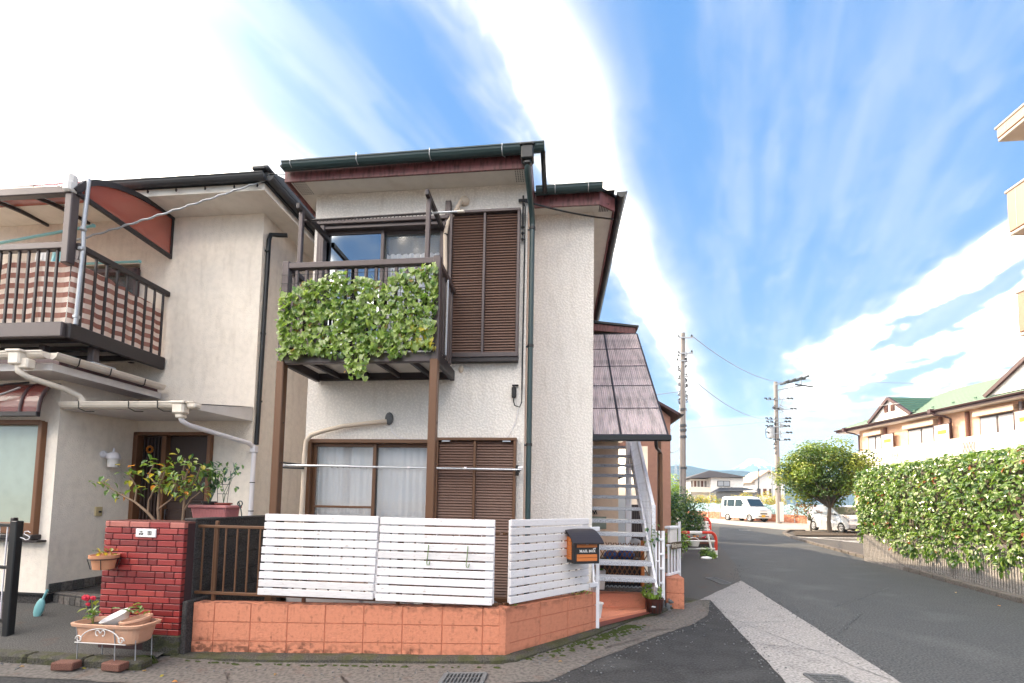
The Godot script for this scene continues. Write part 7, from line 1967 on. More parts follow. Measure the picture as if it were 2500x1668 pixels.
func gate_left() -> void:
	var g := thing("side_gate", "black metal gate post with a bit of mesh gate at the left edge", "gate", Vector3(-5.95, -0.08, -4.5))
	var m := MB.new(); m.cbox(Vector3(-5.93, 0.56, -4.45), Vector3(0.075, 1.28, 0.075), 0.008)
	obj("post", m, M("black", L(1, 1, 1)), g)
	m = MB.new(); m.cbox(Vector3(-5.985, 0.66, -4.46), Vector3(0.045, 1.15, 0.05), 0.006)
	obj("stile", m, M("bronze_dark", L(1, 1, 1)), g)
	for y in [1.15, 0.69, 0.12]:
		m = MB.new(); m.cbox(Vector3(-6.5, y, -4.46), Vector3(1.0, 0.035, 0.035), 0.004)
		obj("rail", m, M("black", L(1, 1, 1)), g)
	for i in 9:
		m = MB.new(); m.cbox(Vector3(-6.06 - i * 0.1, 0.64, -4.46), Vector3(0.012, 1.05, 0.012), 0.002)
		obj("bar", m, M("pipe_white", L(1, 1, 1)), g)
	m = MB.new()
	m.tube([Vector3(-5.76, 1.075, -4.45), Vector3(-5.79, 1.09, -4.45), Vector3(-5.83, 1.085, -4.45), Vector3(-5.835, 1.06, -4.45), Vector3(-5.80, 1.045, -4.45), Vector3(-5.765, 1.03, -4.45), Vector3(-5.77, 1.005, -4.45), Vector3(-5.81, 0.995, -4.45), Vector3(-5.84, 1.01, -4.45), Vector3(-5.88, 1.02, -4.45)], 0.005, 5)
	obj("scroll", m, M("pipe_white", L(1, 1, 1)), g)
	m = MB.new()
	m.ball(Vector3(-6.14, 0.14, -4.9), Vector3(0.06, 0.13, 0.03), 12, Basis(Vector3.BACK, -0.3)); m.tube([Vector3(-6.10, 0.25, -4.9), Vector3(-6.06, 0.36, -4.91)], 0.013, 8)
	tag(obj("dustpan", m, M("teal_plastic", L(1, 1, 1))), "teal plastic dustpan leaning behind the black gate post", "dustpan")

func guardrails() -> void:
	for e in [[Vector3(3.35, 0, -13.4), Vector3(4.5, 0, -13.72), "red and white pipe guardrail nearest the gate, with a white basket hung on it"], [Vector3(6.0, 0, -22.4), Vector3(7.2, 0, -22.7), "red and white pipe guardrail behind the first one, half hidden by bushes"], [Vector3(6.9, 0, -25.2), Vector3(8.0, 0, -25.4), "farthest of the red and white pipe guardrails"]]:
		var a: Vector3 = e[0]; var b: Vector3 = e[1]
		a.y = gy(a.x, a.z); b.y = gy(b.x, b.z)
		var g := thing("guardrail", e[2], "guardrail", (a + b) * 0.5, 0.0, "pipe guardrails beside the lane")
		var h := 0.72
		for s in [[0.0, 0.3, "guard_red"], [0.3, 0.62, "guard_white"], [0.62, 0.86, "guard_red"]]:
			var m := MB.new(); m.tube([a.lerp(b, s[0]) + Vector3.UP * h, a.lerp(b, s[1]) + Vector3.UP * h], 0.045, 10)
			obj("rail", m, M(s[2], L(1, 1, 1)), g)
		var m := MB.new()
		var bend := []
		for k in 7:
			var q := PI / 2 * k / 6
			bend.append(a.lerp(b, 0.86) + (b - a) * 0.14 * sin(q) + Vector3.UP * (h - 0.22 * (1.0 - cos(q))))
		bend.append(b + Vector3.UP * 0.22)
		m.tube(bend, 0.045, 10)
		obj("bend", m, M("guard_red", L(1, 1, 1)), g)
		for q in [[b + Vector3.UP * 0.22, b - Vector3.UP * 0.05, 0.046], [a + Vector3.UP * h, a - Vector3.UP * 0.05, 0.045], [a.lerp(b, 0.78) + Vector3.UP * (h - 0.02), b + Vector3(-0.12, 0.02, 0.16), 0.028]]:
			m = MB.new(); m.tube([q[0], q[1]], q[2], 10)
			obj("post", m, M("guard_white", L(1, 1, 1)), g)
		for y in [0.48, 0.26]:
			m = MB.new(); m.tube([a + Vector3.UP * y, b + Vector3.UP * y], 0.026, 8)
			obj("lower_rail", m, M("guard_white", L(1, 1, 1)), g)
	# things by the guardrail
	var t := thing("basket", "white wire basket hanging on the nearest guardrail", "basket", Vector3(3.8, 0.35, -13.45))
	var m2 := MB.new(); m2.lathe(Vector3(3.8, 0.36, -13.42), [Vector2(0.0, 0), Vector2(0.12, 0.0), Vector2(0.17, 0.14), Vector2(0.18, 0.15), Vector2(0.16, 0.14), Vector2(0.0, 0.03)], 12)
	obj("basket_body", m2, M("pot_white", L(1, 1, 1)), t)
	m2 = MB.new()
	var hp := []
	for k in 9: hp.append(Vector3(3.8 + cos(PI * k / 8) * 0.15, 0.50 + sin(PI * k / 8) * 0.1, -13.42))
	m2.tube(hp, 0.012, 6)
	obj("handle", m2, M("pot_white", L(1, 1, 1)), t)
	t = thing("planter_box", "long weathered wooden planter box beside the nearest guardrail", "planter", Vector3(4.7, 0.1, -16.0))
	for k in 2:
		m2 = MB.new(); m2.cbox(Vector3(4.62, 0.28 + k * 0.11, -15.9), Vector3(0.9, 0.1, 0.03), 0.006)
		obj("board", m2, M("clay_brick", L(1, 1, 1)), t)
	m2 = MB.new(); m2.cbox(Vector3(4.62, 0.12, -16.1), Vector3(1.0, 0.28, 0.35), 0.02)
	obj("base", m2, M("dark_block", L(1, 1, 1)), t)
	m2 = MB.new(); m2.ball(Vector3(4.1, 0.05, -13.3), Vector3(0.16, 0.05, 0.09), 12)
	tag(obj("plastic_bag", m2, M("water_white", L(1, 1, 1))), "flat white plastic bag lying on the verge near the guardrail", "bag")
	rng.seed = 201
	for i in 3:
		m2 = MB.new()
		for k in 5: m2.ball(Vector3(4.3 + i * 0.25 + rng.randf_range(-0.08, 0.08), 0.42 + rng.randf_range(0, 0.08), -15.85 + rng.randf_range(-0.1, 0.1)), Vector3.ONE * 0.03, 6)
		tag(obj("flower", m2, M(["petal_red", "leaf_orange", "petal_red"][i], L(1, 1, 1))), ["small red flowers at the left of the wooden planter box", "small orange flowers at the middle of the wooden planter box", "small red flowers at the right of the wooden planter box"][i], "flower")

func bush(label: String, c: Vector3, r: Vector3, n: int, leaf: float, kinds: Array, seed_: int, nm := "bush", floor_y := -9.0) -> Node3D:
	var t := thing(nm, label, "bush", Vector3(c.x, gy(c.x, c.z), c.z))
	rng.seed = seed_
	var lf := leaf_mesh(leaf, leaf * 0.5, 0.22)
	var lumps := []
	for i in 9:
		var u := Vector3(rng.randf_range(-1, 1), rng.randf_range(-0.5, 1), rng.randf_range(-1, 1)).normalized()
		lumps.append([c + u * r * 0.6, r * rng.randf_range(0.35, 0.6)])
	lumps.append([c, r * 0.75])
	var many := []
	for i in n:
		var l: Array = lumps[i % lumps.size()]
		var u := Vector3(rng.randfn(), rng.randfn(), rng.randfn()).normalized()
		var p: Vector3 = l[0] + u * l[1] * rng.randf_range(0.72, 1.08)
		if p.y < maxf(floor_y, gy(p.x, p.z)): continue
		var up := (u + Vector3(rng.randf_range(-0.6, 0.6), rng.randf_range(0.0, 0.9), rng.randf_range(-0.6, 0.6))).normalized()
		var z := up.cross(Vector3(rng.randfn(), rng.randfn(), rng.randfn())).normalized()
		many.append([Transform3D(Basis(up.cross(z), up, z) * rng.randf_range(0.7, 1.25), p), kinds[rng.randi() % kinds.size()]])
	scatter(t, "leaves", many, lf)
	for i in 5:
		var m := MB.new()
		m.tube([Vector3(c.x + rng.randf_range(-0.1, 0.1), gy(c.x, c.z) - 0.05, c.z), c + Vector3(rng.randf_range(-0.5, 0.5) * r.x, -0.1 * r.y, rng.randf_range(-0.4, 0.4) * r.z), c + Vector3(rng.randf_range(-0.7, 0.7) * r.x, 0.5 * r.y, rng.randf_range(-0.5, 0.5) * r.z)], [0.03, 0.02, 0.008], 6)
		obj("stem", m, M("bark_dark", L(1, 1, 1)), t)
	return t

func bushes() -> void:
	bush("dense dark green bush at the foot of the tall utility pole", Vector3(5.35, 1.05, -20.6), Vector3(0.95, 1.15, 0.9), 3600, 0.11, ["shrub_c", "hedge_c", "hedge_a", "shrub_c"], 301)
	bush("feathery green bush between the brown downpipe and the guardrail", Vector3(3.95, 0.95, -17.2), Vector3(0.75, 1.0, 0.7), 2600, 0.09, ["ivy_b", "shrub_c", "shrub_c", "hedge_a"], 302)
	bush("low overhanging bush behind the white picket screen", Vector3(3.25, 0.45, -13.2), Vector3(0.42, 0.5, 0.4), 1000, 0.07, ["ivy_b", "hedge_a", "lime_leaf"], 303)
	bush("bright yellow-green bush far behind the tall utility pole", Vector3(7.4, 2.0, -31.0), Vector3(1.0, 1.5, 1.0), 1400, 0.16, ["ivy_c", "lime_leaf", "hedge_b"], 304)
	bush("small green plant at the foot of the nearest guardrail's right post", Vector3(4.22, 0.12, -13.55), Vector3(0.24, 0.2, 0.2), 420, 0.07, ["ivy_a", "ivy_b"], 305)
	var xs := [13.2, 14.6, 16.1, 17.7, 19.2, 20.8, 22.2]
	for i in 7:
		bush(["yellowing shrub behind the blue sheet fence, leftmost of its row", "yellowing shrub behind the fence left of the white van's roof", "yellowing shrub rising above the white van's roof", "yellowing shrub behind the blue sheet right of the van", "tall yellowing shrub beside the second utility pole", "yellowing shrub behind the street tree's left edge", "rightmost yellowing shrub, hidden partly by the street tree"][i], Vector3(xs[i], 1.5, -49.5 + 0.5 * (i % 2)), Vector3(1.05, 1.2 if i < 4 else 1.8, 0.9), 1100, 0.17, ["leaf_yellow", "shrub_b", "leaf_yellow", "dry_leaf", "ivy_c"], 310 + i, "yellow_shrub")

func utility_poles() -> void:
	var pc := M("pole_concrete", L(1, 1, 1)); var bk := M("insulator", L(1, 1, 1)); var gv := M("galv", L(1, 1, 1))
	var p := thing("utility_pole", "tall slim concrete utility pole behind the dark bush, with steps and many clamps", "utility pole", Vector3(6.42, 0.1, -24.6))
	var o := Vector3(6.42, 0.1, -24.6)
	var m := MB.new(); m.tube([o, o + Vector3(0.03, 5.0, 0), o + Vector3(0.06, 10.6, 0)], [0.17, 0.145, 0.11], 16)
	obj("shaft", m, pc, p)
	for e in [[10.3, -0.22, 0.52], [9.45, -0.22, 0.52], [9.05, -0.3, 0.2]]:
		m = MB.new(); m.bar(o + Vector3(e[1], e[0], 0.14), o + Vector3(e[2], e[0], 0.14), 0.06, 0.07)
		obj("crossarm", m, gv, p)
		for x in [e[1] + 0.03, e[2] - 0.05]:
			m = MB.new(); m.lathe(o + Vector3(x, e[0] + 0.03, 0.14), [Vector2(0.03, 0), Vector2(0.06, 0.03), Vector2(0.035, 0.06), Vector2(0.055, 0.09), Vector2(0.02, 0.13), Vector2(0, 0.14)], 8)
			obj("insulator", m, bk, p)
	rng.seed = 401
	for i in 44:
		var y := rng.randf_range(6.6, 9.6)
		m = MB.new(); var sx := -1.0 if i % 2 else 1.0
		m.tube([o + Vector3(sx * 0.12, y, 0.1), o + Vector3(sx * rng.randf_range(0.17, 0.27), y + rng.randf_range(-0.06, 0.06), rng.randf_range(0.08, 0.2)), o + Vector3(sx * rng.randf_range(0.12, 0.24), y + rng.randf_range(0.05, 0.18), 0.12)], rng.randf_range(0.022, 0.045), 5)
		obj("fitting", m, bk if i % 3 else gv, p)
	for i in 14:
		m = MB.new(); m.tube([o + Vector3(-0.26 if i % 2 else 0.14, 2.2 + i * 0.42, 0.02), o + Vector3(-0.14 if i % 2 else 0.27, 2.2 + i * 0.42, 0.02)], 0.012, 5)
		obj("step_bolt", m, gv, p)
	for y in [5.55, 5.3, 4.95, 3.3, 6.4]:
		m = MB.new(); m.tube([o + Vector3(0.03, y, 0), o + Vector3(0.03, y + 0.12, 0)], 0.19, 14)
		obj("band", m, bk, p)
	m = MB.new(); m.tube([o + Vector3(-0.17, 0.3, 0.13), o + Vector3(-0.15, 5.6, 0.12), o + Vector3(-0.1, 8.6, 0.1)], 0.03, 6); m.tube([o + Vector3(0.14, 5.6, 0.14), o + Vector3(0.12, 7.8, 0.13), o + Vector3(0.1, 9.0, 0.12)], 0.022, 6)
	obj("riser_cable", m, gv, p)
	# second pole with transformer
	o = Vector3(16.74, 0.26, -36.9)
	p = thing("utility_pole", "concrete utility pole with a grey transformer drum and slanting top arm, between van and tree", "utility pole", o)
	m = MB.new(); m.tube([o, o + Vector3(-0.02, 5, 0), o + Vector3(-0.04, 11.0, 0)], [0.19, 0.165, 0.13], 16)
	obj("shaft", m, pc, p)
	for e in [[10.75, -0.1, 1.9, 0.45], [10.3, 0.0, 1.9, 0.35]]:
		m = MB.new(); m.bar(o + Vector3(e[1], e[0], 0.16), o + Vector3(e[2], e[0] + e[3], 0.16), 0.08, 0.09)
		obj("crossarm", m, gv, p)
	m = MB.new(); m.bar(o + Vector3(0.1, 8.9, 0.14), o + Vector3(0.8, 10.5, 0.14), 0.05, 0.05); m.bar(o + Vector3(1.75, 10.6, 0.14), o + Vector3(1.8, 11.5, 0.14), 0.05, 0.05)
	obj("brace", m, gv, p)
	for i in 8:
		m = MB.new(); var x := 0.2 + i * 0.24; var y := 10.72 + i * 0.06 + 0.12 * (i % 2)
		m.tube([o + Vector3(x, y, 0.2), o + Vector3(x + 0.28, y + 0.06, 0.5)], [0.05, 0.10], 8)
		obj("insulator", m, bk, p)
	for i in 4:
		m = MB.new(); m.tube([o + Vector3(1.3 + i * 0.3, 10.75 - i * 0.05, 0.2), o + Vector3(1.55 + i * 0.33, 10.62 - i * 0.04, 0.35)], [0.07, 0.05], 8)
		obj("insulator", m, bk, p)
	for e in [[9.55, -0.8, 1.1], [8.75, -0.2, 1.35], [8.0, -0.75, 0.95], [7.75, -0.7, 0.9], [7.4, -0.75, 0.85], [6.9, -0.7, 1.0], [6.35, -0.2, 0.85]]:
		m = MB.new(); m.bar(o + Vector3(e[1], e[0], 0.15), o + Vector3(e[2], e[0] + 0.08, 0.15), 0.05, 0.06)
		obj("crossarm", m, gv, p)
		for x in [e[1], e[1] + 0.3, e[2] - 0.25, e[2]]:
			m = MB.new(); m.tube([o + Vector3(x, e[0] + 0.02, 0.2), o + Vector3(x - 0.05, e[0] + 0.13, 0.2), o + Vector3(x - 0.2, e[0] + 0.1, 0.3)], 0.055, 5)
			obj("fitting", m, bk, p)
	m = MB.new(); m.lathe(o + Vector3(-0.48, 6.55, 0.1), [Vector2(0, 0), Vector2(0.24, 0.02), Vector2(0.25, 0.1), Vector2(0.25, 0.78), Vector2(0.27, 0.8), Vector2(0.2, 0.88), Vector2(0, 0.9)], 18)
	obj("transformer", m, gv, p)
	for x in [-0.6, -0.38]:
		m = MB.new(); m.lathe(o + Vector3(x, 7.4, 0.15), [Vector2(0.05, 0), Vector2(0.03, 0.1), Vector2(0.06, 0.12), Vector2(0.02, 0.2), Vector2(0, 0.2)], 8)
		obj("bushing", m, bk, p)
	m = MB.new(); m.tube([o + Vector3(-0.6, 7.55, 0.15), o + Vector3(-0.95, 7.2, 0.2), o + Vector3(-0.9, 6.6, 0.2), o + Vector3(-0.5, 6.5, 0.2)], 0.025, 6)
	obj("lead_wire", m, bk, p)
	rng.seed = 402
	for i in 22:
		m = MB.new(); var y := rng.randf_range(5.0, 9.9); var sx := -1.0 if i % 2 else 1.0
		m.tube([o + Vector3(sx * 0.15, y, 0.1), o + Vector3(sx * rng.randf_range(0.2, 0.45), y + rng.randf_range(-0.1, 0.1), 0.2), o + Vector3(sx * 0.16, y + rng.randf_range(0.1, 0.3), 0.12)], 0.045, 5)
		obj("fitting", m, bk if i % 2 else gv, p)
	m = MB.new(); m.tube([o + Vector3(0.25, 4.85, 0.2), o + Vector3(1.0, 4.95, 0.2), o + Vector3(1.7, 4.9, 0.25)], [0.03, 0.07, 0.05], 6)
	obj("cable_joint", m, bk, p)
	m = MB.new(); m.cbox(o + Vector3(0.14, 0.9, 0.16), Vector3(0.3, 1.5, 0.06), 0.01)
	obj("guard_plate", m, M("white_trim", L(1, 1, 1)), p)
	# lines
	var a := Vector3(6.42, 0.1, -24.6); var b := o
	var n := 0
	for e in [[a + Vector3(0.5, 10.4, 0.1), b + Vector3(0.3, 10.9, 0.2), 0.5], [a + Vector3(0.2, 8.4, 0.1), b + Vector3(-0.7, 8.0, 0.2), 0.6], [b + Vector3(1.85, 11.1, 0.2), Vector3(60, 13, -40), 0.8], [b + Vector3(1.0, 8.8, 0.2), Vector3(19.4, 7.6, -28.0), 0.2], [a + Vector3(-0.2, 6.4, 0.1), Vector3(3.2, 3.6, -14.0), 0.2], [a + Vector3(-0.2, 4.4, 0.1), Vector3(3.2, 3.2, -14.2), 0.15], [a + Vector3(-0.2, 7.4, 0.1), Vector3(-12, 8.5, -30), 0.6], [b + Vector3(-0.8, 7.8, 0.2), Vector3(-20, 9.5, -46), 0.9]]:
		m = MB.new(); m.tube(sag(e[0], e[1], e[2], 14), 0.018, 5)
		tag(obj("power_line", m, M("grey_cable", L(1, 1, 1))), ["upper line strung between the two utility poles", "lower line strung between the two utility poles", "line running off to the right from the slanting top arm", "line from the second pole to the flats' roof", "upper service line from the tall pole to the brown house", "lower service line from the tall pole to the brown house", "line from the tall pole running off behind the brown house", "line from the second pole running off to the left"][n], "power line")
		n += 1
	# lattice pylon on the horizon
	p = thing("pylon", "far lattice power pylon in front of the blue hill", "pylon", Vector3(179, 8, -720))
	m = MB.new()
	for s in [[-1, -1], [1, -1], [1, 1], [-1, 1]]: m.bar(Vector3(178 + s[0] * 3.2, 10, -720 + s[1] * 3.2), Vector3(178 + s[0] * 0.5, 70, -720 + s[1] * 0.5), 0.5, 0.5, Vector3.RIGHT)
	for i in 10:
		var w0 := lerpf(3.2, 0.5, i / 10.0); var w1 := lerpf(3.2, 0.5, (i + 1) / 10.0)
		m.bar(Vector3(178 - w0, 10 + i * 6.0, -716.8), Vector3(178 + w1, 16 + i * 6.0, -716.8), 0.3, 0.3); m.bar(Vector3(178 + w0, 10 + i * 6.0, -716.8), Vector3(178 - w1, 16 + i * 6.0, -716.8), 0.3, 0.3)
	for y in [48.0, 56.0, 64.0]: m.bar(Vector3(173, y, -718), Vector3(183, y, -718), 0.5, 0.6)
	obj("lattice", m, gv, p)
	for e in [[26.2, -63, 6.5, 26.0], [27.9, -63.2, 6.8, 27.9]]:
		m = MB.new(); m.tube([Vector3(e[3], 0.3, e[1]), Vector3(e[0], e[2], e[1])], [0.1, 0.07], 8)
		tag(obj("thin_pole", m, bk if e[0] < 27 else gv), "thin dark leaning pole behind the shrubs" if e[0] < 27 else "thin pale upright pole behind the shrubs near the second utility pole", "pole")

# ---------------------------------------------------------------- vehicles: an outline (z, y) pulled to a width that narrows above the waist
func hull(prof: PackedVector2Array, half: float, belt: float, roof: float, narrow: float, bulge := 0.03) -> MB:
	var m := MB.new()
	var hw := func(q: Vector2) -> float:
		var k := clampf((q.y - belt) / (roof - belt), 0.0, 1.0)
		return half - narrow * k - bulge * clampf((belt * 0.55 - q.y) / belt, 0.0, 1.0)
	var n := prof.size()
	var ring := func(s: float, d: float) -> Array:
		var r := []
		var c := Vector2.ZERO
		for q in prof: c += q
		c /= n
		for q in prof: r.append(Vector3(s * (hw.call(q) - d), q.y + (c.y - q.y) * d * 0.6, q.x + (c.x - q.x) * d * 0.25))
		return r
	var q := prof
	if Geometry2D.is_polygon_clockwise(q):
		q = q.duplicate(); q.reverse(); prof = q
	for s in [1.0, -1.0]:
		var outer: Array = ring.call(s, 0.0); var edge: Array = ring.call(s, 0.05)
		for i in n: outer[i] = Vector3(outer[i].x, lerpf(outer[i].y, edge[i].y, 0.9), lerpf(outer[i].z, edge[i].z, 0.9))
		var inn: Array = ring.call(s, 0.06)
		for i in n: inn[i] = Vector3(inn[i].x, prof[i].y, prof[i].x)
		var ids := Geometry2D.triangulate_polygon(prof)
		for i in range(0, ids.size(), 3): m.face3(outer[ids[i]], outer[ids[i + 1]], outer[ids[i + 2]], Vector3(s, 0, 0))
		for i in n:
			var j := (i + 1) % n
			var e: Vector2 = prof[j] - prof[i]
			var out := Vector3(s, -e.x, e.y)
			m.face(outer[i], outer[j], inn[j], inn[i], Vector3(s * 0.5, 0, 0) + Vector3(0, -e.x, e.y).normalized())
	var l: Array = ring.call(-1.0, 0.06); var r2: Array = ring.call(1.0, 0.06)
	for i in n:
		var j := (i + 1) % n
		var e: Vector2 = prof[j] - prof[i]
		m.face(Vector3(l[i].x, prof[i].y, prof[i].x), Vector3(r2[i].x, prof[i].y, prof[i].x), Vector3(r2[j].x, prof[j].y, prof[j].x), Vector3(l[j].x, prof[j].y, prof[j].x), Vector3(0, -e.x, e.y))
	return m

func wheel(car: Node3D, p: Vector3, r: float) -> void:
	var s := signf(p.x)
	var m := MB.new()
	m.lathe(p, [Vector2(r * 0.62, -0.09), Vector2(r * 0.95, -0.09), Vector2(r, -0.06), Vector2(r, 0.06), Vector2(r * 0.95, 0.09), Vector2(r * 0.62, 0.09)], 22, Basis(Vector3.BACK, -s * PI / 2))
	var w := obj("wheel", m, M("tyre", L(1, 1, 1)), car, false)
	m = MB.new()
	m.lathe(p, [Vector2(0.0, 0.075), Vector2(r * 0.15, 0.08), Vector2(r * 0.2, 0.06), Vector2(r * 0.5, 0.06), Vector2(r * 0.58, 0.085), Vector2(r * 0.66, 0.085), Vector2(r * 0.66, -0.05)], 22, Basis(Vector3.BACK, -s * PI / 2))
	obj("rim", m, M("rim", L(1, 1, 1)), w, false)
	for k in 6:
		m = MB.new(); var a := TAU * k / 6
		m.box(p + Vector3(s * 0.082, cos(a) * r * 0.38, sin(a) * r * 0.38), Vector3(0.012, r * 0.2, r * 0.13), Basis(Vector3.RIGHT, a))
		obj("rim_slot", m, M("tyre", L(1, 1, 1)), w, false)

func pane_on(car: Node, nm: String, pts: Array, m: Material, off: Vector3) -> void:
	var b := MB.new()
	var c := Vector3.ZERO
	for p in pts: c += p
	c /= pts.size()
	for i in pts.size():
		b.face3(c + off, pts[i] + off, pts[(i + 1) % pts.size()] + off, off)
	obj(nm, b, m, car, false)

func vehicles() -> void:
	# white box van: length along +z, the nose at +z
	var v := thing("minivan", "white boxy minivan with a yellow number plate parked by the blue sheet fence", "van", Vector3(15.55, gy(15.55, -40.1), -40.1), atan2(0.40, 0.917))
	v.scale = Vector3.ONE * 1.1
	var W := M("car_white", L(1, 1, 1)); var G := M("car_glass", L(1, 1, 1))
	var prof := V([-1.68, 0.30, -1.70, 0.62, -1.69, 1.05, -1.66, 1.60, -1.58, 1.80, -1.40, 1.86, 0.10, 1.88, 0.45, 1.84, 0.72, 1.68, 1.14, 1.08, 1.30, 1.02, 1.58, 0.90, 1.67, 0.78, 1.70, 0.50, 1.68, 0.28, 1.40, 0.22, 1.36, 0.42, 1.20, 0.55, 1.0, 0.55, 0.86, 0.42, 0.82, 0.22, -0.74, 0.22, -0.78, 0.42, -0.94, 0.55, -1.12, 0.55, -1.28, 0.42, -1.32, 0.24])
	obj("body", hull(prof, 0.74, 1.0, 1.88, 0.10), W, v, false)
	for s in [-1.0, 1.0]:
		for z in [1.10, -1.03]: wheel(v, Vector3(s * 0.66, 0.285, z), 0.285)
		var f := func(z: float, y: float) -> Vector3: return Vector3(s * (0.742 - 0.10 * clampf((y - 1.0) / 0.88, 0, 1)), y, z)
		for q in [[-1.42, -1.12, "rear_side_window"], [-1.04, -0.36, "side_window"], [-0.26, 0.30, "side_window"]]:
			pane_on(v, q[2], [f.call(q[0], 1.12), f.call(q[1] + (0.34 if q[1] > 0.2 else 0.0), 1.12), f.call(q[1], 1.64), f.call(q[0], 1.64)], G, Vector3(s * 0.012, 0, 0))
		var m := MB.new(); m.cbox(Vector3(s * 0.83, 1.16, 0.62), Vector3(0.15, 0.18, 0.1), 0.03)
		obj("mirror", m, W, v, false)
		for z in [-0.40, 0.12]:
			m = MB.new(); m.cbox(Vector3(s * 0.748, 0.98, z), Vector3(0.02, 0.03, 0.14), 0.006)
			obj("door_handle", m, M("car_silver", L(1, 1, 1)), v, false)
		m = MB.new(); m.cbox(Vector3(s * 0.56, 0.84, 1.585), Vector3(0.28, 0.20, 0.1), 0.03)
		obj("headlight", m, M("head_lens", L(1, 1, 1)), v, false)
		m = MB.new(); m.bar(Vector3(s * 0.742, 0.3, -0.33), Vector3(s * 0.742, 1.1, -0.33), 0.006, 0.006, Vector3.RIGHT)
		obj("door_gap", m, M("black", L(1, 1, 1)), v, false)
	pane_on(v, "windscreen", [Vector3(-0.66, 1.12, 1.118), Vector3(0.66, 1.12, 1.118), Vector3(0.60, 1.66, 0.74), Vector3(-0.60, 1.66, 0.74)], G, Vector3(0, 0.012, 0.018))
	var m := MB.new(); m.cbox(Vector3(0, 0.82, 1.665), Vector3(0.72, 0.10, 0.04), 0.01)
	obj("grille", m, M("car_silver", L(1, 1, 1)), v, false)
	m = MB.new(); m.cbox(Vector3(0, 0.60, 1.69), Vector3(0.62, 0.085, 0.04), 0.01); m.cbox(Vector3(0, 0.40, 1.69), Vector3(0.95, 0.05, 0.04), 0.01)
	obj("air_intake", m, M("black", L(1, 1, 1)), v, false)
	m = MB.new(); m.cbox(Vector3(-0.05, 0.43, 1.715), Vector3(0.33, 0.165, 0.015), 0.004)
	obj("number_plate", m, M("plate_yellow", L(1, 1, 1)), v, false)
	# silver hatchback and the car beyond it
	var c := hatchback("silver hatchback parked behind the street tree, nose towards the lane", Vector3(15.95, gy(15.9, -27.7), -27.7), 0.04, M("car_silver", L(1, 1, 1)))
	var c2 := hatchback("pale car parked beyond the silver hatchback, only its roof and windscreen in view", Vector3(18.3, gy(18.3, -28.1), -28.1), 0.02, W)

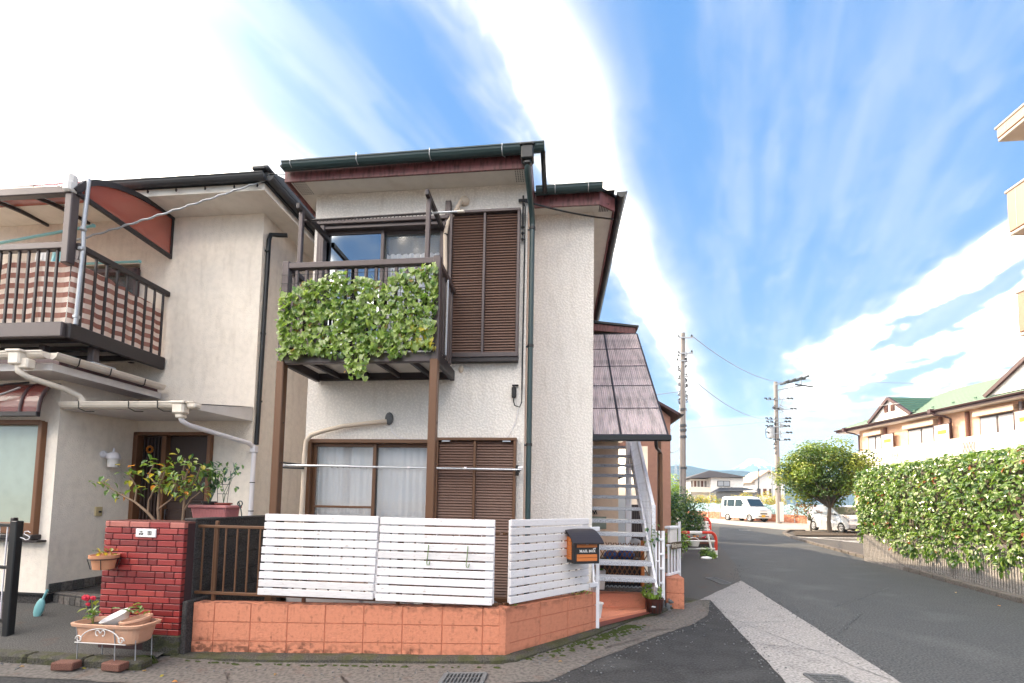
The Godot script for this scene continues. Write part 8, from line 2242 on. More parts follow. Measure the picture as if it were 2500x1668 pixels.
func hatchback(label: String, at: Vector3, turn: float, paint: Material) -> Node3D:
	var v := thing("hatchback", label, "car", at, turn)
	var G := M("car_glass", L(1, 1, 1))
	var prof := V([-1.86, 0.32, -1.90, 0.55, -1.88, 0.90, -1.78, 1.15, -1.62, 1.42, -1.35, 1.50, -0.6, 1.53, 0.0, 1.50, 0.35, 1.40, 1.02, 1.00, 1.35, 0.93, 1.68, 0.80, 1.84, 0.66, 1.90, 0.48, 1.88, 0.28, 1.60, 0.20, 1.57, 0.40, 1.40, 0.58, 1.10, 0.58, 0.93, 0.40, 0.90, 0.20, -0.90, 0.20, -0.93, 0.40, -1.10, 0.58, -1.40, 0.58, -1.57, 0.40, -1.60, 0.22])
	obj("body", hull(prof, 0.84, 0.90, 1.52, 0.20, 0.04), paint, v, false)
	for s in [-1.0, 1.0]:
		for z in [1.25, -1.25]: wheel(v, Vector3(s * 0.75, 0.30, z), 0.30)
		var f := func(z: float, y: float) -> Vector3: return Vector3(s * (0.842 - 0.20 * clampf((y - 0.9) / 0.62, 0, 1)), y, z)
		pane_on(v, "side_window", [f.call(-0.36, 0.98), f.call(0.62, 0.95), f.call(0.12, 1.38), f.call(-0.36, 1.42)], G, Vector3(s * 0.014, 0.004, 0))
		pane_on(v, "side_window", [f.call(-1.30, 1.02), f.call(-0.44, 0.985), f.call(-0.44, 1.42), f.call(-1.12, 1.40)], G, Vector3(s * 0.014, 0.004, 0))
		pane_on(v, "quarter_window", [f.call(0.68, 0.95), f.call(0.92, 0.96), f.call(0.55, 1.16)], G, Vector3(s * 0.014, 0.004, 0))
		var m := MB.new(); m.cbox(Vector3(s * 0.92, 1.02, 0.62), Vector3(0.18, 0.12, 0.1), 0.035)
		obj("mirror", m, paint, v, false)
		m = MB.new(); m.ball(Vector3(s * 0.60, 0.74, 1.62), Vector3(0.2, 0.10, 0.20), 12, Basis(Vector3.UP, s * 0.5))
		obj("headlight", m, M("head_lens", L(1, 1, 1)), v, false)
		for z in [-0.42, 0.66]:
			m = MB.new(); m.bar(Vector3(s * 0.846, 0.3, z), Vector3(s * 0.846, 0.96, z), 0.006, 0.006, Vector3.RIGHT)
			obj("door_gap", m, M("black", L(1, 1, 1)), v, false)
		for z in [-0.55, 0.0]:
			m = MB.new(); m.cbox(Vector3(s * 0.85, 0.86, z - 0.25), Vector3(0.025, 0.03, 0.16), 0.006)
			obj("door_handle", m, paint, v, false)
		m = MB.new(); m.cbox(Vector3(s * 0.70, 0.95, -1.86), Vector3(0.2, 0.3, 0.06), 0.02)
		obj("tail_light", m, M("petal_red", L(1, 1, 1)), v, false)
	pane_on(v, "windscreen", [Vector3(-0.76, 0.99, 1.0), Vector3(0.76, 0.99, 1.0), Vector3(0.60, 1.40, 0.34), Vector3(-0.60, 1.40, 0.34)], M("car_glass_pale", L(1, 1, 1)), Vector3(0, 0.016, 0.012))
	var m := MB.new(); m.cbox(Vector3(0, 0.66, 1.83), Vector3(0.62, 0.07, 0.06), 0.015)
	obj("grille", m, M("black", L(1, 1, 1)), v, false)
	m = MB.new(); m.cbox(Vector3(0, 0.36, 1.885), Vector3(0.95, 0.13, 0.05), 0.02)
	obj("air_intake", m, M("black", L(1, 1, 1)), v, false)
	m = MB.new(); m.bar(Vector3(-0.5, 1.03, 1.02), Vector3(0.35, 1.05, 0.93), 0.02, 0.02)
	obj("wiper", m, M("black", L(1, 1, 1)), v, false)
	return v

func street_tree(nm: String, label: String, at: Vector3, c: Vector3, r: Vector3, clumps: int, per: int, leaf: float, tones: Array, seed_: int, thick: float) -> void:
	var t := thing(nm, label, "tree", at)
	rng.seed = seed_
	var m := MB.new()
	var fork := at + Vector3(0.02, (c.y - r.y - at.y) * 0.9, 0)
	m.tube([at - Vector3.UP * 0.05, at.lerp(fork, 0.5) + Vector3(-0.05, 0, 0), fork], [thick, thick * 0.8, thick * 0.7], 12)
	obj("trunk", m, M("bark_dark", L(1, 1, 1)), t)
	var cs := []
	var off := spot(t)
	var mm := MultiMesh.new()
	mm.transform_format = MultiMesh.TRANSFORM_3D; mm.use_colors = true
	mm.mesh = leaf_mesh(leaf, leaf * 0.5, 0.22)
	mm.instance_count = clumps * per
	var k := 0
	for i in clumps:
		var y := 1.0 - 2.0 * (i + 0.5) / clumps
		var a := i * 2.39996 + rng.randf_range(-0.3, 0.3)
		var q := sqrt(maxf(0.0, 1.0 - y * y))
		var u := Vector3(cos(a) * q, y, sin(a) * q)
		var p := c + u * r * rng.randf_range(0.5, 0.98)
		m = MB.new(); m.tube([fork, fork.lerp(p, 0.5) + Vector3(0, 0.12, 0), p], [thick * 0.45, thick * 0.25, 0.01], 6)
		if i % 2 == 0: obj("limb", m, M("bark_dark", L(1, 1, 1)), t)
		var size := rng.randf_range(0.24, 0.40)
		var tone: Color = tones[rng.randi() % tones.size()]
		for j in per:
			var w := Vector3(rng.randfn(), rng.randfn(), rng.randfn()).normalized()
			var pp := p + w * r * size * rng.randf_range(0.5, 1.05) * Vector3(1, 0.8, 1)
			var up := (w * 0.7 + Vector3(rng.randf_range(-0.5, 0.5), rng.randf_range(0.2, 1.0), rng.randf_range(-0.5, 0.5))).normalized()
			var z := up.cross(Vector3(rng.randfn(), rng.randfn(), rng.randfn())).normalized()
			mm.set_instance_transform(k, Transform3D(Basis(up.cross(z), up, z) * rng.randf_range(0.7, 1.3), pp - off))
			var sh := rng.randf_range(0.75, 1.25)
			mm.set_instance_color(k, Color(tone.r * sh, tone.g * sh, tone.b * sh))
			k += 1
	var o := MultiMeshInstance3D.new()
	o.name = "crown"; o.multimesh = mm; o.material_override = M("crown_leaf", L(1, 1, 1)); o.set_meta("kind", "stuff")
	t.add_child(o)

func trees() -> void:
	street_tree("street_tree", "round-headed green street tree on the earth island before the silver car", Vector3(14.42, 0.2, -26.1), Vector3(14.62, 3.45, -26.9), Vector3(2.4, 1.8, 2.0), 90, 210, 0.15, [L(0.13, 0.21, 0.025), L(0.22, 0.29, 0.03), L(0.08, 0.15, 0.025), L(0.05, 0.10, 0.02), L(0.30, 0.34, 0.05)], 501, 0.12)
	street_tree("young_tree", "thin young tree with sparse reddish leaves left of the street tree's trunk", Vector3(13.85, 0.2, -26.8), Vector3(13.5, 1.35, -26.9), Vector3(0.8, 0.5, 0.6), 14, 16, 0.13, [L(0.3, 0.12, 0.05), L(0.35, 0.2, 0.08), L(0.14, 0.16, 0.04)], 502, 0.05)

func tarp_fence() -> void:
	var f := thing("sheet_fence", "site fence of pale blue sheets over rust-coloured boards along the cross street", "fence", Vector3(17.0, 0.3, -41.0))
	var a := Vector3(12.0, 0, -48.8); var b := Vector3(24.0, 0, -30.5)
	var n := 16
	var d := (b - a).normalized(); var out := Vector3(d.z, 0, -d.x)
	if out.x > 0: out = -out
	rng.seed = 601
	for i in n:
		var p := a.lerp(b, float(i) / n); var q := a.lerp(b, (i + 1.0) / n)
		p.y = gy(p.x, p.z); q.y = gy(q.x, q.z)
		var m := MB.new()
		var k := 8
		for j in k:
			var g := func(jj: int, y: float) -> Vector3:
				var s := float(jj) / k
				return p.lerp(q, s) + Vector3.UP * y + out * (0.05 * sin(s * 9.0 + y * 7.0 + i) + 0.03)
			for y in [0.62, 0.82, 1.02, 1.22]:
				m.face(g.call(j, y), g.call(j + 1, y), g.call(j + 1, y + 0.2 + (0.05 * sin(i * 2.0 + j) if y > 1.2 else 0.0)), g.call(j, y + 0.2 + (0.05 * sin(i * 2.0 + j - 1.0) if y > 1.2 else 0.0)), out)
		obj("blue_sheet", m, M("tarp_blue", L(1, 1, 1)), f)
		m = MB.new()
		for j in k:
			var g2 := func(jj: int, y: float) -> Vector3:
				var s := float(jj) / k
				return p.lerp(q, s) + Vector3.UP * y + out * (0.09 + 0.03 * sin(s * 14.0 + y * 5.0 + i * 1.7))
			m.face(g2.call(j, 0.0), g2.call(j + 1, 0.0), g2.call(j + 1, 0.32), g2.call(j, 0.32), out)
			m.face(g2.call(j, 0.32), g2.call(j + 1, 0.32), g2.call(j + 1, 0.63), g2.call(j, 0.63), out)
		obj("rust_sheet", m, M("sheet_orange", L(1, 1, 1)), f)
		m = MB.new(); m.tube([p + out * 0.14, p + out * 0.14 + Vector3.UP * 1.35], 0.03, 6)
		obj("stake", m, M("galv", L(1, 1, 1)), f)

func far_houses() -> void:
	var h := thing("far_house", "white two-storey house with a dark hipped roof beyond the shrubs", "house", Vector3(21, 0.4, -64))
	var m := MB.new(); m.lohi(Vector3(19.9, 0.3, -70), Vector3(24.0, 5.25, -62.4)); m.lohi(Vector3(17.6, 0.3, -70), Vector3(19.9, 5.1, -63.4))
	obj("wall", m, M("white_wall", L(1, 1, 1)), h)
	m = MB.new(); m.lohi(Vector3(17.2, 3.3, -63.4), Vector3(19.9, 4.0, -62.6))
	obj("balcony", m, M("gutter_cream", L(1, 1, 1)), h)
	for i in 5:
		m = MB.new(); m.lohi(Vector3(17.6 + i * 0.45, 4.05, -63.38), Vector3(17.85 + i * 0.45, 4.85, -63.36))
		obj("window", m, M("clay_brick" if i % 2 else "room", L(1, 1, 1)), h)
	m = MB.new()
	var e := [Vector3(16.9, 5.15, -62.0), Vector3(24.4, 5.35, -61.9), Vector3(24.5, 5.35, -70.5), Vector3(16.9, 5.15, -70.5)]
	var r0 := Vector3(20.6, 6.4, -65); var r1 := Vector3(20.9, 6.4, -68)
	m.face(e[0], e[1], r0, r0, Vector3(0, 1, 1)); m.face3(e[0], e[1], r0, Vector3(0, 1, 1)); m.face(e[1], e[2], r1, r0, Vector3(1, 1, 0)); m.face3(e[2], e[3], r1, Vector3(0, 1, -1)); m.face(e[3], e[0], r0, r1, Vector3(-1, 1, 0)); m.face(e[0], e[1], e[2], e[3], Vector3.DOWN)
	obj("roof", m, M("slate_roof", L(1, 1, 1)), h)
	m = MB.new(); m.lohi(Vector3(20.7, 4.1, -62.39), Vector3(22.3, 4.85, -62.33))
	var w := obj("window", m, M("bronze_dark", L(1, 1, 1)), h)
	for x in [20.78, 21.54]:
		m = MB.new(); m.lohi(Vector3(x, 4.17, -62.33), Vector3(x + 0.68, 4.78, -62.31))
		obj("pane", m, M("galv", L(1, 1, 1)), w)
	m = MB.new(); m.face(Vector3(19.9, 3.35, -60.0), Vector3(25.0, 3.55, -60.0), Vector3(24.2, 4.0, -62.35), Vector3(21.0, 3.95, -62.35), Vector3(0, 1, 1)); m.face3(Vector3(19.9, 3.35, -60), Vector3(21.0, 3.95, -62.35), Vector3(19.9, 3.35, -62.35), Vector3(-1, 1, 0))
	obj("porch_roof", m, M("slate_blue_roof", L(1, 1, 1)), h)
	for i in 8:
		m = MB.new(); m.bar(Vector3(20.3 + i * 0.6, 3.39 + i * 0.02, -59.98), Vector3(21.2 + i * 0.42, 3.985, -62.3), 0.05, 0.05)
		obj("roof_seam", m, M("slate_roof", L(1, 1, 1)), h)
	m = MB.new(); m.lohi(Vector3(19.8, 0.3, -62.3), Vector3(25.0, 3.36, -60.3))
	obj("porch", m, M("stone_grey", L(1, 1, 1)), h)
	h = thing("gabled_house", "far cream house with a pale gabled front, left of the second utility pole", "house", Vector3(33, 0.4, -76))
	m = MB.new(); m.extrude(V([31.0, 0.3, 35.4, 0.3, 35.4, 5.7, 33.0, 7.1, 31.0, 5.6]), Vector3(0, 0, -76), Vector3.RIGHT, Vector3.UP, Vector3(0, 0, -6))
	obj("wall", m, M("white_wall", L(1, 1, 1)), h)
	m = MB.new(); m.extrude(V([30.3, 5.35, 33.0, 7.15, 36.0, 5.35, 36.0, 5.6, 33.0, 7.4, 30.3, 5.6]), Vector3(0, 0, -75.6), Vector3.RIGHT, Vector3.UP, Vector3(0, 0, -7))
	obj("roof", m, M("beige_wall", L(1, 1, 1)), h)
	for i in 4:
		m = MB.new(); m.lohi(Vector3(31.3 + i * 0.9, 3.2, -75.97), Vector3(31.8 + i * 0.9, 4.4, -75.93))
		obj("window", m, M("clay_brick" if i % 2 else "bronze", L(1, 1, 1)), h)
	h = thing("lane_house", "two-storey house farther up the lane, hidden behind the brown one", "house", Vector3(0, 0, -30))
	m = MB.new(); m.lohi(Vector3(-5.5, 0, -34), Vector3(3.2, 5.6, -25))
	obj("wall", m, M("brown_wall", L(1, 1, 1)), h)
	m = MB.new(); m.extrude(V([-6.0, 5.6, -1.2, 7.2, 3.7, 5.6]), Vector3(0, 0, -24.6), Vector3.RIGHT, Vector3.UP, Vector3(0, 0, -10))
	obj("roof", m, M("slate_roof", L(1, 1, 1)), h)

func mountains() -> void:
	var noise := FastNoiseLite.new()
	noise.seed = 3; noise.frequency = 0.004; noise.fractal_octaves = 5
	var m := MB.new()
	var ridge := func(x: float) -> float:
		var y := 118.0 + 16.0 * exp(-pow((x - 405.0) / 75.0, 2.0)) + 7.0 * noise.get_noise_1d(x)
		if x > 560: y -= (x - 560) * 0.06
		return maxf(y, 60.0)
	var x := -2600.0
	while x < 2600.0:
		var x2 := x + 20.0
		for k in 5:
			var f := func(xx: float, kk: int) -> Vector3:
				var s := kk / 5.0
				return Vector3(xx, lerpf(0.0, ridge.call(xx), s) + (6.0 * noise.get_noise_2d(xx * 2.0, kk * 60.0) if kk < 5 and kk > 0 else 0.0), -1300.0 - 260.0 * s)
			m.face(f.call(x, k), f.call(x2, k), f.call(x2, k + 1), f.call(x, k + 1), Vector3(0, 1, 1))
		m.face(Vector3(x, ridge.call(x), -1560), Vector3(x2, ridge.call(x2), -1560), Vector3(x2, 0, -2000), Vector3(x, 0, -2000), Vector3(0, 1, -1))
		x = x2
	struct("hill", m, M("hill_green", L(1, 1, 1)), "long wooded hill on the horizon, blue with distance")
	m = MB.new(); m.inked = true
	var c := Vector3(1712, 0, -4190)
	var rows := 26; var seg := 72
	var at := func(i: int, k: int) -> Vector3:
		var s := float(i) / rows
		var a := TAU * k / seg
		var y := 418.0 * pow(s, 1.45)
		var r := 1500.0 * pow(1.0 - s, 1.25) + 60.0 * s
		r *= 1.0 + 0.02 * noise.get_noise_2d(cos(a) * 300.0 + 50.0, sin(a) * 300.0)
		return c + Vector3(cos(a) * r, y, sin(a) * r)
	for i in rows:
		for k in seg:
			var p: Vector3 = at.call(i, k)
			var snow := p.y + 35.0 * noise.get_noise_2d(k * 60.0, 10.0) > 335.0
			m.ink = Color(0.78, 0.80, 0.84) if snow else Color(0.05, 0.06, 0.085)
			m.face(p, at.call(i, k + 1), at.call(i + 1, k + 1), at.call(i + 1, k), Vector3(p.x - c.x, 300, p.z - c.z))
	struct("mountain", m, M("mountain_rock", L(1, 1, 1)), "distant broad mountain with a snow cap")

func flats() -> void:
	var o := Vector3(19.05, 0.0, -32.89)
	var e := Vector3(0.1312, 0, 0.9914); var n := Vector3(-0.9914, 0, 0.1312)      # along the front towards the lane's near end; out of the front
	var t := thing("apartment_block", "salmon and white apartment block with green roofs and gables behind the hedge", "apartment block", o + e * 8.0)
	var P := func(s: float, y: float, q: float) -> Vector3: return o + e * s + Vector3.UP * y + n * q
	var cw := M("cream_wall", L(1, 1, 1)); var ww := M("white_wall", L(1, 1, 1)); var mt := M("maroon_trim", L(1, 1, 1))
	var slab := func(mb: MB, s0: float, s1: float, y0: float, y1: float, q0: float, q1: float) -> void:
		mb.box(P.call((s0 + s1) / 2, (y0 + y1) / 2, (q0 + q1) / 2), Vector3(absf(q1 - q0), y1 - y0, s1 - s0), Basis(n, Vector3.UP, e).orthonormalized())
	var m := MB.new(); slab.call(m, 0.95, 24.0, 0.0, 6.62, -8.0, -0.5)
	obj("wall", m, cw, t)
	m = MB.new(); slab.call(m, 0.9, 24.0, 3.29, 5.1, -0.16, 0.0); slab.call(m, 0.9, 1.05, 3.29, 5.1, -0.5, -0.161); slab.call(m, 0.9, 24.0, 3.2, 3.288, -0.5, 0.0)
	obj("balcony_parapet", m, ww, t)
	m = MB.new(); slab.call(m, 0.88, 24.02, 5.1, 5.16, -0.2, 0.03)
	obj("parapet_cap", m, M("gutter_cream", L(1, 1, 1)), t)
	for w in [[1.7, 2.85, 0], [4.55, 6.25, 1], [8.5, 10.1, 2], [13.2, 15.0, 1], [17.2, 18.9, 2]]:
		m = MB.new(); slab.call(m, w[0], w[1], 3.4, 6.12, -0.52, -0.46)
		var wf := obj("window", m, M("bronze", L(1, 1, 1)), t)
		var half: float = (w[1] - w[0]) / 2
		for k in 2:
			m = MB.new(); slab.call(m, w[0] + 0.06 + k * half, w[0] + (k + 1) * half - 0.05, 3.5, 6.04, -0.46, -0.45)
			obj("pane", m, M("curtain" if w[2] == 1 or (w[2] == 0 and k == 1) or (w[2] == 2 and k == 1) else "galv", L(1, 1, 1)), wf)
		m = MB.new(); slab.call(m, w[0] - 0.1, w[1] + 0.1, 6.14, 6.40, -0.5, -0.2)
		obj("shutter_box", m, M("beige_wall", L(1, 1, 1)), t)
		m = MB.new(); slab.call(m, w[1] + 0.05, w[1] + 0.95, 5.0, 6.05, -0.3, -0.26)
		var pn := obj("balcony_screen", m, M("ac_panel", L(1, 1, 1)), t)
		m = MB.new()
		for q in [[w[1] + 0.05, w[1] + 0.09], [w[1] + 0.91, w[1] + 0.95]]: slab.call(m, q[0], q[1], 5.0, 6.08, -0.31, -0.24)
		slab.call(m, w[1] + 0.05, w[1] + 0.95, 6.04, 6.08, -0.31, -0.24)
		obj("screen_frame", m, mt, pn)
		m = MB.new(); slab.call(m, w[1] + 0.28, w[1] + 0.76, 5.54, 5.74, -0.26, -0.25)
		obj("yellow_notice", m, M("yellow_sign", L(1, 1, 1)), pn)
		for k in 2:
			m = MB.new(); slab.call(m, w[1] + 0.32, w[1] + 0.72, 5.59 + k * 0.07, 5.615 + k * 0.07, -0.25, -0.246)
			obj("notice_line", m, mt, pn)
	for s in [3.05, 6.55, 7.95, 10.35, 12.6]:
		m = MB.new(); m.tube([P.call(s, 5.1, -0.42), P.call(s, 6.5, -0.42)], 0.09, 10)
		obj("pipe", m, M("clay_brick" if s < 8 else "bronze", L(1, 1, 1)), t)
	for w in [[3.9, 4.35, 4.42, 4.83], [8.05, 8.65, 4.4, 4.9], [13.0, 13.6, 4.4, 4.9]]:
		m = MB.new(); slab.call(m, w[0], w[1], w[2], w[3], 0.001, 0.012)
		var lo := obj("parapet_grille", m, M("room", L(1, 1, 1)), t)
		for k in 4:
			m = MB.new(); var u := lerpf(w[0], w[1], k / 4.0); var u2 := lerpf(w[0], w[1], (k + 1) / 4.0)
			m.bar(P.call(u, w[2], 0.016), P.call(u2, w[3], 0.016), 0.02, 0.03, n); m.bar(P.call(u2, w[2], 0.018), P.call(u, w[3], 0.018), 0.02, 0.03, n)
			obj("lattice_bar", m, M("gutter_cream", L(1, 1, 1)), lo)
	# lower floor piers
	for s in [1.0, 5.0, 9.0, 13.0, 17.0]:
		m = MB.new(); slab.call(m, s, s + 0.35, 0.0, 3.2, -0.5, -0.05)
		obj("pier", m, cw, t)
	# eaves, gutter, main roof
	m = MB.new(); slab.call(m, -0.2, 24.5, 6.60, 6.68, -8.4, 0.10)
	obj("soffit", m, ww, t)
	m = MB.new(); slab.call(m, -0.28, 24.5, 6.62, 6.82, 0.10, 0.15); slab.call(m, -0.28, -0.22, 6.62, 6.82, -8.4, 0.10)
	obj("fascia", m, mt, t)
	m = MB.new(); gutter(m, P.call(-0.3, 6.76, 0.22), P.call(24.5, 6.76, 0.22), n)
	obj("gutter", m, mt, t)
	m = MB.new()
	var rg := 8.75; var rq := -3.9
	m.face(P.call(-0.3, 6.82, 0.18), P.call(24.5, 6.82, 0.18), P.call(24.5, rg, rq), P.call(4.2, rg, rq), n + Vector3.UP)
	m.face3(P.call(-0.3, 6.82, 0.18), P.call(4.2, rg, rq), P.call(-0.3, 6.82, -8.4), -e + Vector3.UP)
	m.face(P.call(-0.3, 6.82, -8.4), P.call(24.5, 6.82, -8.4), P.call(24.5, rg, rq), P.call(4.2, rg, rq), -n + Vector3.UP)
	var roof := obj("roof", m, M("green_roof", L(1, 1, 1)), t)
	for k in range(1, 15):
		m = MB.new(); var f := k / 15.0
		m.bar(P.call(lerpf(-0.3, 4.2, f), lerpf(6.82, rg, f) + 0.008, lerpf(0.18, rq, f)), P.call(24.5, lerpf(6.82, rg, f) + 0.008, lerpf(0.18, rq, f)), 0.05, 0.02)
		obj("roof_course", m, M("green_roof", L(1, 1, 1)), roof)
	for i in 11:
		m = MB.new(); m.bar(P.call(5.4 + i * 1.1, 7.03, -0.03), P.call(5.5 + i * 1.1, 7.03, -0.03), 0.06, 0.08)
		obj("snow_stop", m, M("green_roof_dark", L(1, 1, 1)), roof)
	for g in [[2.45, 5.4, 3.93, 8.12, 6.88], [9.3, 15.4, 12.35, 9.25, 6.95]]:
		var a: Vector3 = P.call(g[0], g[4], 0.12); var b: Vector3 = P.call(g[1], g[4], 0.12); var c: Vector3 = P.call(g[2], g[3], 0.12)
		var back: Vector3 = -n * ((g[3] - 6.82) / (rg - 6.82) * 4.3 + 0.3)
		m = MB.new(); m.face3(a - n * 0.1, b - n * 0.1, c - n * 0.1, n)
		var ga := obj("gable", m, M("white_wall", L(1, 1, 1)), t)
		m = MB.new()
		for q in [[a, c], [c, b]]: m.bar(q[0], q[1], 0.12, 0.16)
		obj("barge_board", m, mt, ga)
		m = MB.new()
		var up := Vector3.UP * 0.07
		m.face3(a + up, c + up, c + up + back, (a - b) + Vector3.UP * 3.0); m.face3(b + up, c + up, c + up + back, (b - a) + Vector3.UP * 3.0)
		obj("dormer_roof", m, M("green_roof_dark", L(1, 1, 1)), ga)
		for k in range(1, 7):
			m = MB.new(); var f := k / 7.0
			m.bar((b + up).lerp(c + up, f) + Vector3.UP * 0.01, (b + up).lerp(c + up + back, f) + Vector3.UP * 0.01, 0.04, 0.02)
			obj("dormer_course", m, M("green_roof", L(1, 1, 1)), ga)
		var sc: float = (g[3] - g[4]) / 1.24
		for k in 2:
			var s0: float = g[2] - 0.38 * sc + k * 0.44 * sc
			m = MB.new(); slab.call(m, s0, s0 + 0.28 * sc, g[4] + 0.42 * sc, g[4] + 0.84 * sc, 0.02, 0.05)
			var ve := obj("vent", m, mt, ga)
			for j in 5:
				m = MB.new(); slab.call(m, s0 + 0.03, s0 + 0.28 * sc - 0.03, g[4] + (0.45 + j * 0.08) * sc, g[4] + (0.49 + j * 0.08) * sc, 0.05, 0.07)
				obj("louvre", m, M("clay_brick", L(1, 1, 1)), ve)
	for s in [0.6, 6.7]:
		m = MB.new(); m.tube([P.call(s, 6.7, 0.22), P.call(s + 0.15, 6.55, 0.2), P.call(s + 0.4, 6.42, -0.1), P.call(s + 0.42, 6.3, -0.4), P.call(s + 0.42, 5.1, -0.42)], 0.05, 8)
		m.box(P.call(s, 6.76, 0.24), Vector3(0.2, 0.22, 0.2))
		obj("downpipe", m, mt, t)
	# tall block with stacked balconies at the right edge
	t = thing("tall_block", "taller block with salmon tiled balconies cut off by the right edge of the view", "apartment block", Vector3(15.5, 0, -9))
	m = MB.new(); m.lohi(Vector3(13.9, 0, -13.6), Vector3(19.0, 14.2, -4.0))
	obj("wall", m, M("tile_salmon", L(1, 1, 1)), t)
	for b in [[6.38, 7.62, 12.74], [9.28, 10.58, 12.61], [12.1, 12.52, 12.44]]:
		m = MB.new(); m.cbox(Vector3(13.6, (b[0] + b[1]) / 2 + 0.05, -9.3), Vector3(2.0 * (13.6 - b[2]), b[1] - b[0] - 0.12, 9.1), 0.02)
		var bal := obj("balcony", m, M("tile_salmon", L(1, 1, 1)), t)
		m = MB.new(); m.cbox(Vector3(13.6, b[1] + 0.02, -9.3), Vector3(2.0 * (13.6 - b[2]) + 0.06, 0.08, 9.18), 0.02)
		obj("balcony_cap", m, M("tower_trim", L(1, 1, 1)), bal)
		m = MB.new(); m.cbox(Vector3(13.6, b[0] + 0.05, -9.3), Vector3(2.0 * (13.6 - b[2]) - 0.02, 0.1, 9.08), 0.02)
		obj("balcony_floor", m, M("tower_trim", L(1, 1, 1)), bal)
		for k in 9:
			m = MB.new(); m.lohi(Vector3(b[2] - 0.004, b[0] + 0.16, -13.6 + k * 1.0), Vector3(b[2] + 0.0, b[1] - 0.03, -13.585 + k * 1.0))
			obj("tile_joint", m, M("beige_wall", L(1, 1, 1)), bal)
	m = MB.new(); m.tube([Vector3(13.15, 7.6, -13.75), Vector3(13.15, 12.1, -13.75)], 0.07, 10)
	obj("column", m, M("white_wall", L(1, 1, 1)), t)

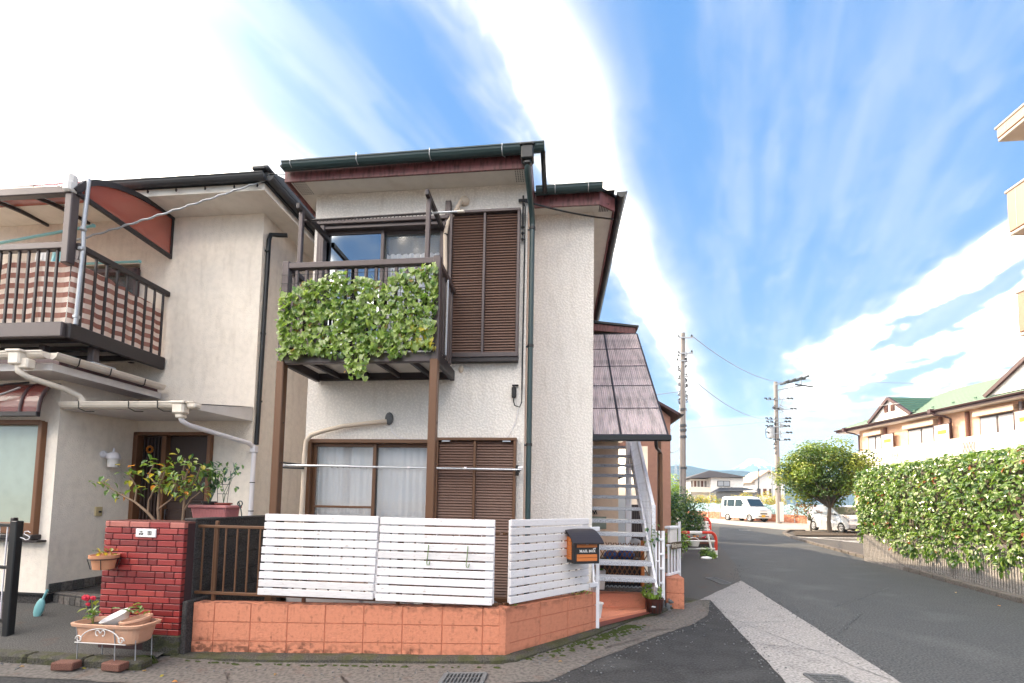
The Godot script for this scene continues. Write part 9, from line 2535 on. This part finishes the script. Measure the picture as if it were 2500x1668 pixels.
func hedge_row() -> void:
	# retaining wall of ribbed concrete under the hedge
	var d := Vector3(0.1, 0, -0.995).normalized(); var n := Vector3(-d.z, 0, d.x)
	if n.x > 0: n = -n
	var o := Vector3(8.36, 0, -11.4)
	var B := Basis(n, Vector3.UP, -d)
	var w := thing("retaining_wall", "low ribbed concrete wall under the hedge along the lane", "wall", o)
	var m := MB.new(); m.box(o + d * -1.5 - n * 0.12 + Vector3.UP * 0.36, Vector3(0.2, 0.84, 8.2), B)
	obj("wall_body", m, M("concrete_pale", L(1, 1, 1)), w)
	m = MB.new()
	var s := -5.6
	while s < 2.6:
		m.bar(o + d * s - n * 0.012 + Vector3.UP * -0.05, o + d * s - n * 0.012 + Vector3.UP * 0.76, 0.03, 0.03, Vector3.RIGHT)
		s += 0.062
	var rb := obj("ribs", m, M("concrete_pale", L(1, 1, 1)), w)
	rb.set_meta("kind", "stuff")
	# hedge
	var h := thing("hedge", "long clipped hedge of glossy green leaves with a few rusty ones, on the ribbed wall", "hedge", o + n * -0.4 + Vector3.UP * 0.7)
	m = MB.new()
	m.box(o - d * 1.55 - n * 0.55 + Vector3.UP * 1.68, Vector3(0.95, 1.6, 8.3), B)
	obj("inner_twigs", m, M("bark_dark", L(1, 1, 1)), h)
	rng.seed = 701
	var lfs := leaf_mesh(0.104, 0.052, 0.22)
	var noise := FastNoiseLite.new()
	noise.seed = 9; noise.frequency = 0.9
	var all := []
	for i in 15500:
		var s2 := rng.randf_range(-5.8, 2.75)
		var bottom := 0.46 + 0.08 * smoothstep(-1.0, -3.0, s2) + 0.5 * smoothstep(0.7, 2.75, s2) + 0.12 * noise.get_noise_1d(s2 * 2.2)
		var top := 2.66 + 0.05 * noise.get_noise_1d(s2 * 1.7 + 30.0) - 0.10 * smoothstep(1.8, 2.75, s2)
		var u := rng.randf()
		var p: Vector3
		var out: Vector3
		if u < 0.70:      # face
			var y := rng.randf_range(bottom, top)
			var bulge := 0.10 * sin(clampf((y - bottom) / (top - bottom), 0, 1) * PI) + 0.07 * noise.get_noise_2d(s2 * 1.6, y * 1.6)
			p = o + d * s2 + Vector3.UP * y + n * (0.04 + bulge - 0.13 * pow(rng.randf(), 2.0))
			out = n
		elif u < 0.88:     # top
			p = o + d * s2 + Vector3.UP * (top - 0.05 * rng.randf()) - n * rng.randf_range(0.0, 1.0)
			out = Vector3.UP
		else:             # far end
			var y := rng.randf_range(bottom + 0.1, top)
			p = o + d * (2.75 + 0.08 * noise.get_noise_2d(y * 2.0, u * 50.0) - 0.1 * rng.randf()) + Vector3.UP * y - n * rng.randf_range(-0.05, 1.0)
			out = d
		var up := (out * 0.9 + Vector3(rng.randf_range(-0.7, 0.7), rng.randf_range(-0.2, 1.0), rng.randf_range(-0.7, 0.7))).normalized()
		var z := (Vector3.DOWN * 0.6 + Vector3(rng.randf_range(-1, 1), rng.randf_range(-0.5, 0.9), rng.randf_range(-1, 1))).normalized()
		z = (z - up * z.dot(up)).normalized()
		if noise.get_noise_3d(p.x * 4.0, p.y * 4.0, p.z * 4.0) < -0.12 and rng.randf() < 0.75: continue
		var rust := noise.get_noise_2d(s2 * 2.0 + 7.0, p.y * 2.0) > 0.42 and rng.randf() < 0.5
		var k: String = "hedge_rust" if rust else ["hedge_a", "hedge_b", "hedge_c", "hedge_a", "hedge_c", "hedge_b", "hedge_a", "hedge_d"][rng.randi() % 8]
		all.append([Transform3D(Basis(up.cross(z), up, z) * rng.randf_range(0.8, 1.3), p), k])
	all.sort_custom(func(a, b): return (a[0].origin - Vector3(0, 1.5, 0)).length_squared() + (60.0 if a[0].origin.z > -8.7 else 0.0) < (b[0].origin - Vector3(0, 1.5, 0)).length_squared() + (60.0 if b[0].origin.z > -8.7 else 0.0))
	var rest := []
	for i in all.size():
		if i < 300: piece("leaf", lfs, M(all[i][1], L(1, 1, 1)), h, all[i][0])
		else: rest.append(all[i])
	scatter(h, "leaves", rest, lfs)
	for i in 14:
		m = MB.new(); var s3 := -5.0 + i * 0.55
		m.tube([o + d * s3 - n * 0.4 + Vector3.UP * 0.4, o + d * (s3 + 0.05) - n * 0.35 + Vector3.UP * 1.2, o + d * (s3 + 0.2) - n * 0.3 + Vector3.UP * 2.3], [0.03, 0.025, 0.012], 6)
		obj("stem", m, M("bark_dark", L(1, 1, 1)), h)
	# shoots hanging over the wall
	rng.seed = 702
	var hang := []
	for i in 9:
		var s4: float = -4.6 + i * 0.62
		for k in 26: hang.append([Transform3D(Basis.from_euler(Vector3(rng.randf_range(0.6, 1.8), rng.randf() * TAU, 0)), o + d * (s4 + rng.randf_range(-0.12, 0.12)) + n * rng.randf_range(0.0, 0.14) + Vector3.UP * rng.randf_range(0.36, 0.66)), ["hedge_c", "hedge_a"][k % 2]])
	scatter(h, "leaves", hang, lfs)

func _ready() -> void:
	camera_and_light()
	materials()
	ground_and_roads()
	mountains()
	main_house()
	left_house()
	flats()
	far_houses()
	front_wall()
	brick_wall()
	hedge_row()
	tarp_fence()
	utility_poles()
	trees()
	bushes()
	left_balcony()
	balcony_main()
	entrance()
	letter_box()
	gate_left()
	planters_left()
	guardrails()
	vehicles()
